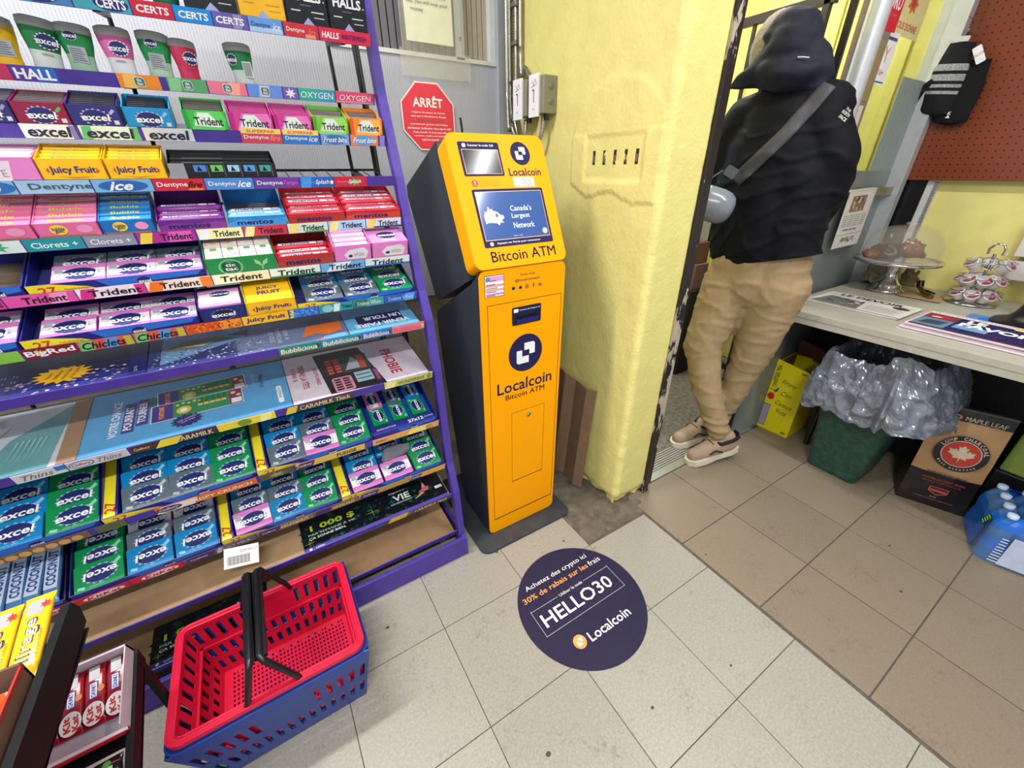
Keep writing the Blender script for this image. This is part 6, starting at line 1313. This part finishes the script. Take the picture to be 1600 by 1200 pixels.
# bin with liner
def loft(secs, m, nm, parent, closed=True, solid=0, bev=0):
    V = []; F = []; n = len(secs[0])
    for s in secs: V += s
    for i in range(len(secs)-1):
        for k in range(n): F.append((i*n+k, i*n+(k+1) % n, (i+1)*n+(k+1) % n, (i+1)*n+k))
    b = MB(); b.add(V, F, m, smooth=True)
    if closed: b.add(V, [tuple(reversed(range(n)))], m)
    o = b.build(nm, parent)
    if solid: s = o.modifiers.new('solid', 'SOLIDIFY'); s.thickness = solid
    return o
bn = thing('waste_bin', 'dark green scuffed waste bin under the counter with a grey plastic liner', 'bin', (0, 0, 0))
GR = mat('scuffed_green_plastic', (44, 78, 66), .45, var=.35, scale=45)
def rr3(x0, x1, y0, y1, r, z, n=8): return [(x, y, z) for x, y in rrect(x0, x1, y0, y1, r, n)]
loft([rr3(2.172, 2.40, -.388, -.186, .03, .0), rr3(2.168, 2.405, -.392, -.182, .032, .008), rr3(2.125, 2.45, -.45, -.145, .04, .50), rr3(2.118, 2.457, -.457, -.138, .04, .505), rr3(2.118, 2.457, -.457, -.138, .04, .53)], GR, 'bin_body', bn, solid=.004)
GB = mat('grey_bin_liner', (112, 117, 128), .2, .15, var=.15, scale=20, coat=.3)
def liner():
    n = 230; V = []; rings = 46; F = []
    base = resample(rrect(2.112, 2.462, -.462, -.134, .06, 10), n); cx, cy = 2.287, -.298
    for j in range(rings+1):
        t = j/rings
        for i, (x, y) in enumerate(base):
            dx, dy = x-cx, y-cy; L = math.hypot(dx, dy); dx /= L; dy /= L; a = math.atan2(dy, dx)
            hem = .335+.05*noise.noise(Vector((a*1.6, 2, 0)))+(.05 if dy < -.4 else 0)+.02*noise.noise(Vector((a*7, 5, 0)))
            top = .60+.045*noise.noise(Vector((a*1.3, 7, 0)))+(.03 if dy < -.2 else 0)
            if t < .3: # inside of the mouth
                s = t/.3; z = .42+(top-.42)*s; off = -.03+.022*s
            else: s = (t-.3)/.7; z = top+(hem-top)*s; off = .006+.035*math.sin(s*PI*.55)+(.065*s if dy < -.35 else .015*s)
            p = Vector((dx*3.2, dy*3.2, z*7)); fold = noise.noise(Vector((a*5.0, z*3.5, 1.7)))*.022+abs(noise.noise(p*2.1))*.018+noise.noise(Vector((a*15, z*12, 4)))*.008
            cr = -abs(noise.noise(Vector((a*3.2+z*9, z*8-a*2, 9))))*.03
            cr -= abs(noise.noise(Vector((x*22+z*9, y*22-z*6, z*20))))*.016+abs(noise.noise(Vector((x*45, y*45+z*20, z*38))))*.007; fold = noise.noise(Vector((a*3.2+z*3, z*3.5, 1.7)))*.020+noise.noise(Vector((a*9-z*6, z*9, 4)))*.007; off += (fold+cr)*(1 if t > .25 else .5)+.012
            V.append((x+dx*off, y+dy*off, z+.012*noise.noise(Vector((a*9, t*5, 2)))))
    for j in range(rings):
        for i in range(n): F.append((j*n+i, j*n+(i+1) % n, (j+1)*n+(i+1) % n, (j+1)*n+i))
    b = MB(); b.add(V, F, GB, smooth=False); o = b.build('liner'); tag(o, 'crumpled grey plastic bag lining the green bin', 'bag'); s = o.modifiers.new('solid', 'SOLIDIFY'); s.thickness = .0012
liner()
# charcoal bag
cb2 = thing('charcoal_bag', 'black and kraft paper charcoal sack with red maple leaf emblem under the counter', 'sack', (0, 0, 0))
cb2.matrix_world = frame((2.262, -.518, .0), (.36, -.93, 0), (.12, .02, 1))
BK = mat('black_paper', (28, 24, 22), .4, var=.2, bump=.3, bscale=25); KR = mat('kraft_print', (168, 130, 88), .6, var=.06, scale=20, bump=.1, bscale=12)
def bagsurf(u, v, w=.215, h=.455, d=.11):
    bul = math.sin(PI*u/w)*math.sin(PI*min(1, max(0, v/h)))*.020+.006*noise.noise(Vector((u*18, v*14, 3)))
    return bul
V = []; F = []; nu, nv = 20, 34
for j in range(nv+1):
    for i in range(nu+1): u = .215*i/nu; v = .455*j/nv; V.append((u, v, bagsurf(u, v)))
b = MB()
for j in range(nv):
    for i in range(nu): F.append((j*(nu+1)+i, j*(nu+1)+i+1, (j+1)*(nu+1)+i+1, (j+1)*(nu+1)+i))
fk = [f for q, f in enumerate(F) if .33 < (q//nu)/nv < .86]; fb = [f for q, f in enumerate(F) if not .33 < (q//nu)/nv < .86]
b.add(V, fk, KR, smooth=True); b.add(V, fb, BK, smooth=True)
b.add([(0,0,0),(.215,0,0),(.215,0,-.12),(0,0,-.12),(0,.455,0),(.215,.455,0),(.215,.45,-.03),(0,.45,-.03),(.03,.2,-.06),(.185,.2,-.06)], [(3,2,1,0),(0,4,7,3),(1,2,6,5),(2,3,7,6),(4,5,6,7)], BK); b.build('sack', cb2)
q = MB(T(0, 0, .024)); w_ = C((196, 178, 150), .6); Rr = C((176, 52, 40), .6)
def arc_text(mb, s, cx, cy, r, a0, a1, hgt, m, z, flip=False):
    for i, ch in enumerate(s):
        if ch == ' ': continue
        a = a0+(a1-a0)*i/max(1, len(s)-1); mb.text(ch, cx+r*math.cos(a), cy+r*math.sin(a), hgt*.72, hgt, m, bold=.05, z=z, rot=(a-R90) if not flip else (a+R90))
cx, cy = .112, .272
q.ellipse(cx, cy, .078, .078, .0, C((30, 26, 24), .6), n=44); q.ellipse(cx, cy, .058, .058, .0006, w_, n=40); q.ellipse(cx, cy, .055, .055, .0010, Rr, n=40)
leaf = [(0,-1),(.06,-.45),(.5,-.55),(.42,-.35),(.95,.0),(.8,.1),(.9,.42),(.58,.36),(.5,.52),(.25,.25),(.36,.8),(.18,.7),(0,1.0)]; leaf = leaf+[(-x, y) for x, y in reversed(leaf[1:-1])]
q.add([(cx, cy-.002, .0016)]+[(cx+x*.042, cy+y*.040, .0016) for x, y in leaf], [(0, i+1, (i+1) % len(leaf)+1) for i in range(len(leaf))], w_)
arc_text(q, 'LUMP CHARCOAL', cx, cy, .068, PI*.86, PI*.10, .014, w_, .0016); arc_text(q, '100% HARDWOOD', cx, cy, .068, PI*1.22, PI*1.78, .0075, w_, .0016, True)
q.text('MAPLE LEAF', .135, .418, .115, .017, w_, bold=.05, z=-.012); q.text('NATURAL CHARCOAL COMPANY', .135, .404, .10, .004, w_, z=-.012); q.ellipse(.048, .418, .020, .012, -.0125, C((190, 110, 80)), n=18); q.ellipse(.048, .418, .012, .007, -.012, C((40, 30, 30)), n=14)
q.text('PRODUCED IN PARTNERSHIP', .108, .166, .12, .009, C((44, 36, 30)), bold=.03, z=-.003); q.text('MAPLE LEAF', .108, .154, .05, .004, C((60, 50, 40)), z=-.003)
q.text('TASTES OF CAST IRON', .108, .136, .13, .009, C((150, 70, 60)), bold=.03, z=-.006); q.text('NATURAL LUMP CHARCOAL', .108, .122, .12, .009, C((150, 70, 60)), bold=.03, z=-.008)
q.poly([(.08, .100), (.14, .100), (.14, .078), (.11, .062), (.08, .078)], -.010, C((190, 80, 60))); q.poly([(.084, .097), (.136, .097), (.136, .080), (.11, .066), (.084, .080)], -.009, C((50, 30, 28))); q.rect(.086, .134, .080, .088, -.0085, C((190, 80, 60)))
q.text('8 KG', .105, .052, .02, .005, w_, z=-.011); q.text('CHARBON DE BOIS / HARDWOOD', .11, .040, .12, .005, C((140, 120, 96)), z=-.012); q.build('front_print', cb2)
q = MB(); q.box(-.001, .216, .449, .452, -.028, .004, C((90, 90, 90))); q.build('sealed_edge', cb2)
# lime crate behind
o = MB().box(2.47, 2.61, -1.02, -.72, .20, .37, C((120, 140, 60), .6)).box(2.46, 2.615, -1.03, -.71, 0, .20, M_BLACKPL).build('crate', bevel=.006); tag(o, 'lime green topped crate in the dark under the counter at the right', 'crate')
# water bottle pack
wp = thing('water_bottle_pack', 'shrink wrapped pack of blue water bottles on the brown tiles at the right edge', 'bottle pack', M=Matrix.Translation((2.098, -.800, .0)) @ RZ(-1.25))
WB_ = mat('water_blue_plastic', (90, 150, 215), .08, alpha=.5, trans=.3, ior=1.33); LB = mat('blue_bottle_label', (26, 92, 196), .3); CP = mat('bottle_cap_clear', (196, 214, 236), .25)
proto = None
for i in range(6):
    for j in range(4):
        if proto is None:
            p = MB(); p.lathe([(0,.0),(.026,.0),(.031,.006),(.032,.03),(.030,.04),(.032,.05),(.032,.11),(.030,.12),(.032,.13),(.028,.155),(.016,.178),(.0125,.188),(.0125,.195)], WB_, n=18); a = p.build('bottle', wp)
            p = MB(); p.lathe([(.0326,.052),(.0326,.108)], LB, n=18); c2 = p.build('bottle_label', wp); p = MB(); p.lathe([(.014,.193),(.0145,.195),(.0145,.206),(.012,.208),(0,.208)], CP, n=16); d2 = p.build('bottle_cap', wp); proto = (a, c2, d2); os_ = proto
        else:
            os_ = [q.copy() for q in proto]
            for q in os_: COL.objects.link(q); q.parent = wp
        for q in os_: q.location = (.036+i*.0655, .036+j*.0655, .002)
FM = mat('blue_shrink_film', (120, 165, 225), .1, alpha=.28, coat=.5); FS = mat('blue_printed_film', (28, 104, 206), .18, alpha=.93); V = []; F = []; n = 96
base = resample(rrect(.0, .40, .0, .27, .034, 8), n)
for j, (z, k) in enumerate(((.002, 0), (.03, .001), (.08, -.002), (.13, 0), (.155, -.006), (.175, -.016), (.19, -.03), (.20, -.055))):
    for i, (x, y) in enumerate(base):
        dx, dy = x-.2, y-.135; L = math.hypot(dx, dy); q = k+.004*noise.noise(Vector((x*60, y*60, z*30))); V.append((x+dx/L*q, y+dy/L*q, z+(.008*noise.noise(Vector((x*40, y*40, 2))) if j > 3 else 0)))
for j in range(7):
    for i in range(n): F.append((j*n+i, j*n+(i+1) % n, (j+1)*n+(i+1) % n, (j+1)*n+i))
b = MB()
for q_, f in enumerate(F):
    x = V[f[0]][0]; y = V[f[0]][1]; j = q_//n
    b.add([V[k] for k in f], [(0, 1, 2, 3)], FS if (j < 4 and (y > .20 or (x < .03 and y > .07))) or (j >= 4 and (int(x*17+y*9) % 3 == 0)) else FM, smooth=True)
b.build('shrink_film', wp)
q = MB(frame((0, -.004, 0), (1, 0, 0), (0, 0, 1)))
q.rect(.06, .36, .012, .14, .0, C((190, 200, 226), .2)); q.ellipse(.24, .078, .13, .056, .0012, C((44, 40, 150), .25), n=36); q.ellipse(.24, .075, .10, .040, .0018, C((60, 100, 170), .25), n=30)
q.add([(.16,.055,.0024),(.22,.10,.0024),(.245,.075,.0024),(.27,.10,.0024),(.33,.055,.0024)], [(0,1,2),(2,3,4)], C((210, 220, 240)))
for i in range(9): q.rect(.035, .060-.001*i, .018+i*.013, .022+i*.013, .0008, C((226, 232, 240)))
q.build('film_print', wp)
b = MB(frame((-.006, .05, .150), (0, -1, 0), (.3, 0, 1))); b.rect(-.014, .014, -.02, .02, .002, C((30, 60, 60))); [b.rect(-.012, .012, -.016+.009*i, -.012+.009*i, .003, C((150, 230, 60))) for i in range(4)]; b.build('green_tag', wp)

# ================================================================ ENTRY: gate and cartons
gt = thing('security_gate', 'black metal bar gate folded open in the yellow entry behind the person', 'gate', (0, 0, 0)); GM = mat('black_gate_paint', (40, 38, 38), .45, .2)
MB().box(2.585, 2.615, .50, 1.06, 1.955, 1.995, GM).build('top_rail', gt, bevel=.002); MB().box(2.585, 2.615, .50, 1.06, .10, .14, GM).build('bottom_rail', gt, bevel=.002)
for y in (.653, .763, .873, .983): MB().box(2.592, 2.608, y-.008, y+.008, .14, 1.955, GM).build('gate_bar', gt)
for y in (.535, 1.06): MB().box(2.585, 2.615, y-.015, y+.015, 0, 2.45, GM).build('gate_post', gt, bevel=.002)
for nm, a, c, lab in (('entry_carton', (2.42, 2.57, .80, 1.05, 0, .60), (38, 34, 34), 'black carton at the bottom of the pile in the entry'), ('entry_carton', (2.44, 2.57, .82, 1.05, .601, .76), (130, 96, 94), 'dull pink carton in the middle of the pile in the entry'), ('entry_carton', (2.43, 2.565, .84, 1.03, .761, .89), (126, 84, 60), 'brown carton on the pile in the entry'), ('entry_carton', (2.45, 2.56, .86, 1.02, .891, 1.06), (206, 198, 200), 'white carton on top of the pile in the entry')):
    tag(MB().box(*a, C(c, .7)).build(nm, bevel=.003), lab, 'carton')
# ================================================================ PERSON walking out through the door
per = thing('person', 'person seen from behind in a dark hooded jacket and khaki trousers walking through the doorway', 'person', (0, 0, 0))
def cap(mb, p0, p1, r0, r1, m, n=16):
    p0, p1 = Vector(p0), Vector(p1); d = (p1-p0).normalized(); pts = []; rr = []
    for i in range(5): a = PI/2*i/4; pts.append(p0-d*r0*math.cos(a)); rr.append(max(.001, r0*math.sin(a)))
    for i in range(1, 6): t = i/6; pts.append(p0.lerp(p1, t)); rr.append(r0+(r1-r0)*t)
    for i in range(5): a = PI/2*i/4; pts.append(p1+d*r1*math.sin(a)); rr.append(max(.001, r1*math.cos(a)))
    mb.tube(pts, 0, m, n=n, rr=rr)
def ell(mb, c, r, m, rz=0, tilt=0, tx=0):
    M = Matrix.Translation(c) @ RZ(rz) @ RY(tilt) @ RX(tx) @ Matrix.Diagonal((*r, 1)); pr = [(max(.001, math.sin(PI*i/14)), -math.cos(PI*i/14)) for i in range(15)]
    v0 = len(mb.v); mb.lathe(pr, m, M, n=24); mb.add([tuple(mb.v[v0+k]) for k in range(24)], [tuple(reversed(range(24)))], m) if False else None
def remesh(mb, nm, voxel, it, m, disp=None, parent=per):
    o = mb.build(nm+'_tmp'); r = o.modifiers.new('r', 'REMESH'); r.mode = 'VOXEL'; r.voxel_size = voxel; r.use_smooth_shade = True
    s = o.modifiers.new('s', 'SMOOTH'); s.iterations = it; s.factor = .5
    bpy.context.view_layer.update(); dg = bpy.context.evaluated_depsgraph_get(); me = bpy.data.meshes.new_from_object(o.evaluated_get(dg)); bpy.data.objects.remove(o)
    me.materials.clear(); me.materials.append(m)
    for p in me.polygons: p.use_smooth = True; p.material_index = 0
    if disp:
        ns = [v.normal.copy() for v in me.vertices]
        for v, n_ in zip(me.vertices, ns): v.co += n_*disp(v.co, n_)
    me.update(); o = bpy.data.objects.new(nm, me); COL.objects.link(o); o.parent = parent; return o
SK = mat('skin', (196, 148, 124), .5, var=.05); JK = mat('black_jacket', (13, 14, 21), .72, spec=.2, var=.12, bump=.1, bscale=300); KH = mat('khaki_cotton', (164, 140, 104), .85, var=.08, bump=.15, bscale=200)
HN = mat('navy_hood', (19, 19, 40), .8, var=.2, bump=.2, bscale=200)
VR = Vector((.47, -.88, 0)); VB = Vector((-.88, -.47, 0))        # his right as seen, towards the camera
# body: one continuous surface under the clothes
b = MB(); z = SK
cap(b, (1.885, .16, .93), (1.87, .18, 1.20), .12, .12, z); cap(b, (1.87, .18, 1.20), (1.868, .20, 1.42), .12, .11, z); cap(b, (1.87, .10, 1.44), (1.875, .32, 1.45), .06, .06, z); cap(b, (1.872, .21, 1.48), (1.868, .255, 1.62), .055, .05, z)
ell(b, (1.868, .275, 1.672), (.098, .078, .115), z, 1.0)
cap(b, (1.87, .06, 1.44), (1.90, -.01, 1.26), .048, .040, z); cap(b, (1.90, -.01, 1.26), (2.05, .06, 1.13), .038, .028, z); cap(b, (1.87, .36, 1.45), (1.88, .41, 1.22), .048, .040, z); cap(b, (1.88, .41, 1.22), (2.03, .40, 1.10), .038, .028, z)
for hx, hy in ((2.05, .06), (2.03, .40)):     # hands: palm, four fingers, thumb
    hz = 1.13 if hy < .2 else 1.10; ell(b, (hx+.05, hy+.01, hz-.03), (.045, .016, .038), z)
    for k in range(4): cap(b, (hx+.08, hy+.008, hz-.008-.018*k), (hx+.12-.008*abs(k-1), hy+.028, hz-.028-.018*k), .009, .008, z, 8); cap(b, (hx+.12-.008*abs(k-1), hy+.028, hz-.028-.018*k), (hx+.118, hy+.048, hz-.05-.016*k), .008, .007, z, 8)
    cap(b, (hx+.03, hy+.01, hz), (hx+.075, hy-.012, hz+.028), .010, .008, z, 8)
cap(b, (1.85, .23, .86), (1.79, .260, .56), .075, .052, z); cap(b, (1.79, .260, .56), (1.815, .085, .15), .050, .034, z); cap(b, (1.90, .07, .86), (1.925, .100, .50), .075, .052, z); cap(b, (1.925, .100, .50), (1.92, .190, .12), .048, .034, z)
cap(b, (1.835, .085, .13), (1.76, .105, .05), .036, .028, z); cap(b, (1.90, .225, .10), (1.82, .24, .05), .036, .028, z)
ell(b, (1.905, .385, 1.665), (.016, .020, .020), z); 
remesh(b, 'body', .011, 3, z)
# grey hair on the side of the head that shows
b = MB(); ell(b, (1.862, .285, 1.678), (.098, .084, .108), z, 1.0)
hair = remesh(b, 'hair', .010, 2, mat('grey_hair', (150, 140, 134), .85, var=.25, scale=140, bump=.6, bscale=300), lambda p, n: .003*noise.noise(p*60))
# jacket
def jd(p, n):
    f = .004*noise.noise(Vector((p.x*7, p.y*8-p.z*4, p.z*12)))+.0022*noise.noise(Vector((p.x*15+p.z*9, p.y*15, p.z*22)))
    rid = 1-abs(noise.noise(Vector((p.x*5+p.z*4, p.y*9+p.z*6, p.z*9)))); f += .008*max(0, rid-.86)/.14*(1 if p.z < 1.42 else .4)
    return f
b = MB(); j = JK
cap(b, (1.875, .155, 1.03), (1.865, .175, 1.22), .150, .158, j, 28); cap(b, (1.880, .065, 1.00), (1.872, .10, 1.25), .118, .130, j, 24); cap(b, (1.868, .245, 1.00), (1.860, .265, 1.25), .115, .125, j, 24)
ell(b, (1.862, .185, 1.33), (.145, .185, .19), j, .12); ell(b, (1.862, .19, 1.44), (.118, .155, .11), j)
cap(b, (1.855, .245, 1.50), (1.875, .075, 1.475), .075, .085, j, 20); cap(b, (1.860, .33, 1.46), (1.858, .25, 1.50), .09, .07, j, 18)
cap(b, (1.866, .070, 1.440), (1.890, .008, 1.33), .084, .078, j, 22); cap(b, (1.890, .008, 1.33), (1.918, .005, 1.22), .078, .068, j, 22); cap(b, (1.918, .005, 1.22), (2.06, .065, 1.13), .062, .045, j, 18)
cap(b, (1.860, .345, 1.45), (1.865, .40, 1.24), .085, .068, j, 20); cap(b, (1.865, .40, 1.24), (2.03, .40, 1.11), .06, .045, j, 18)
b.box(1.70, 2.08, -.1, .46, .70, .93, C(BLACK)) if False else None
jk = remesh(b, 'jacket', .0095, 4, JK, jd)
# square the jacket hem off: flatten everything below the hem line
for v in jk.data.vertices:
    h = .957+(v.co.y-.15)*-.27
    if v.co.z < h and v.co.x < 2.2: v.co.z = h+(v.co.z-h)*.03
# hood, folded high round the head
def hd(p, n): return .012*noise.noise(Vector((p.x*9, p.y*9, p.z*30)))+.006*noise.noise(p*25)
b = MB(); ell(b, (1.840, .222, 1.662), (.106, .094, .108), j, .3); cap(b, (1.80, .265, 1.70), (1.83, .235, 1.725), .045, .05, j); ell(b, (1.840, .195, 1.585), (.118, .125, .058), j, .2, 0, .12); cap(b, (1.81, .25, 1.64), (1.745, .352, 1.572), .050, .012, j); cap(b, (1.80, .28, 1.60), (1.742, .358, 1.565), .040, .012, j); cap(b, (1.845, .135, 1.61), (1.85, .115, 1.555), .055, .05, j)
hood = remesh(b, 'hood', .0095, 3, HN, hd)
b = MB(); b.tube([(1.768, .115, 1.612), (1.760, .13, 1.615), (1.754, .145, 1.617)], .0022, C((190, 190, 190)), n=6); b.build('reflective_piping', per)
# trousers
def td(p, n):
    f = .0025*noise.noise(Vector((p.x*8+p.z*5, p.y*8-p.z*4, p.z*14)))+.0015*noise.noise(p*30)
    rid = 1-abs(noise.noise(Vector((p.x*5+p.z*8, p.y*8, p.z*16)))); f += .005*max(0, rid-.82)/.18
    if p.z < .24: f += .006*math.sin(p.z*150)
    return f
b = MB(); k = KH
cap(b, (1.865, .215, .97), (1.862, .225, .86), .112, .118, k, 24); cap(b, (1.892, .085, .97), (1.895, .080, .86), .112, .120, k, 24); cap(b, (1.88, .15, .97), (1.878, .15, .88), .13, .13, k, 24)
cap(b, (1.850, .235, .84), (1.790, .262, .56), .118, .084, k, 22); cap(b, (1.790, .262, .56), (1.785, .190, .36), .080, .066, k, 20); cap(b, (1.785, .190, .36), (1.812, .095, .17), .064, .050, k, 20)
cap(b, (1.905, .062, .86), (1.925, .100, .52), .114, .080, k, 22); cap(b, (1.925, .100, .52), (1.925, .130, .33), .074, .062, k, 20); cap(b, (1.925, .130, .33), (1.925, .175, .15), .062, .050, k, 20)
remesh(b, 'trousers', .0095, 4, KH, td)
# shoes
def shoe(M, nm):
    S = thing('x', '', '') ; bpy.data.objects.remove(S)
    up = mat('beige_suede', (166, 143, 118), .85, var=.08); so = mat('cream_rubber', (222, 212, 190), .5); bk = C((26, 24, 26), .7)
    out = [(-.13, .0), (-.125, .030), (-.08, .040), (0, .038), (.07, .047), (.12, .042), (.148, .015), (.15, -.01), (.125, -.038), (.07, -.046), (0, -.036), (-.08, -.038), (-.125, -.030)]
    b = MB(M); b.prism(out, 0, .030, so); o = b.build('sole', per, bevel=.006, seg=3)
    b = MB(M); cap(b, (-.085, 0, .055), (.02, 0, .055), .043, .042, up); cap(b, (.02, 0, .052), (.105, 0, .042), .042, .034, up); cap(b, (-.08, 0, .06), (-.072, 0, .095), .042, .040, up)
    o = remesh(b, 'shoe_upper', .008, 3, up)
    for v in o.data.vertices: pass
    b = MB(M); b.tube([(-.122, .0, .088), (-.115, .03, .095), (-.07, .046, .10), (-.02, .034, .088), (-.0, .0, .082), (-.02, -.034, .088), (-.07, -.046, .10), (-.115, -.03, .095), (-.122, 0, .088)], .009, bk, n=8)
    b.box(-.132, -.122, -.014, .014, .055, .108, bk); b.build('shoe_collar', per, bevel=.002)
    for s in (-1, 1): q = MB(M); q.tube([(-.02, s*.044, .045), (.02, s*.046, .070), (.045, s*.040, .052)], .004, bk, n=6); q.build('side_stripe', per)
    for i in range(3): q = MB(M); q.tube([(.015+.022*i, -.022, .090-.010*i), (.02+.022*i, 0, .096-.010*i), (.015+.022*i, .022, .090-.010*i)], .003, bk, n=6); q.build('shoelace', per)
def sM(heel, toe, roll=0):
    h, t = Vector(heel), Vector(toe); x = (t-h).normalized(); y = Vector((0, 0, 1)).cross(x).normalized(); zz = x.cross(y); M = Matrix((x, y, zz)).transposed().to_4x4(); M.translation = h.lerp(t, .46); return M @ RX(roll)
shoe(sM((1.905, .040, .045), (1.660, .120, .0)), 'near'); shoe(sM((1.965, .185, .035), (1.72, .255, .0)), 'far')
# strap across the back, buckle, grey cup, sleeve emblem
def drape(o, target, off):
    from mathutils.bvhtree import BVHTree
    bm = bmesh.new(); bm.from_mesh(target.data); tr = BVHTree.FromBMesh(bm); bm.free()
    for v in o.data.vertices:
        q = Vector(v.co)+VB*.8; h = tr.ray_cast(q, -VB, 2)
        if h[0]: v.co = h[0]+VB*off
def ribbon(pts, w, m, nm, off=.006, target=None, n=36):
    P = [Vector(p) for p in pts]; path = []
    for i in range(n+1):
        t = i/n*(len(P)-1); k = min(int(t), len(P)-2); path.append(P[k].lerp(P[k+1], t-k))
    V = []; F = []; cols = 5
    for i, p in enumerate(path):
        d = (path[min(i+1, n)]-path[max(i-1, 0)]).normalized(); s = d.cross(VB).normalized()
        for c in range(cols): V.append(tuple(p+s*w*(c/(cols-1)-.5)))
    for i in range(n):
        for c in range(cols-1): F.append((i*cols+c, i*cols+c+1, (i+1)*cols+c+1, (i+1)*cols+c))
    b = MB(); b.add(V, F, m, smooth=True); o = b.build(nm, per)
    # lay it on the jacket by ray casting along the view of the back
    drape(o, target, off)
    s = o.modifiers.new('solid', 'SOLIDIFY'); s.thickness = .003
    return o
ST = mat('black_webbing', (66, 66, 70), .6, var=.1, scale=200)
ribbon([(1.80, .045, 1.54), (1.80, .085, 1.48), (1.80, .145, 1.40), (1.80, .215, 1.325), (1.80, .285, 1.255)], .046, ST, 'bag_strap', target=jk)
b = MB(frame((1.695, .250, 1.285), VR, (0, .3, 1)) @ RZ(-.5)); b.prism(rrect(-.022, .022, -.018, .018, .005, 3), 0, .010, mat('grey_buckle', (70, 72, 74), .4)); b.build('buckle', per, bevel=.002)
cu = thing('hanging_cup', 'grey rounded plastic cup hanging at the left hip of the person', 'cup', (0, 0, 0))
ax = Vector((.50, -.82, -.28)).normalized(); Mx = ax.to_track_quat('Z', 'Y').to_matrix().to_4x4(); Mx.translation = Vector((1.585, .300, 1.195)); Mx = Mx @ Matrix.Scale(1.1, 4)
b = MB(Mx); b.lathe([(.050,.0),(.0535,.0),(.055,.04),(.055,.075),(.051,.100),(.040,.118),(.022,.127),(0,.129)], mat('grey_cup_plastic', (122, 130, 138), .22), n=36); b.build('cup_body', cu)
b = MB(); b.tube([(1.600, .285, 1.245), (1.625, .265, 1.275), (1.66, .26, 1.29)], .003, M_BLACKPL, n=6); b.build('cord', cu)
b = MB(frame((1.800, -.036, 1.450), VR, (0, 0, 1)) @ RZ(-.55)); w = C((190, 184, 176), .7)
b.text('THE', -.006, .014, .018, .008, w, bold=.05); b.text('NORTH', -.004, .002, .028, .010, w, bold=.05); b.text('FACE', -.002, -.012, .026, .010, w, bold=.05); em = b.build('sleeve_emblem', per); drape(em, jk, .003)
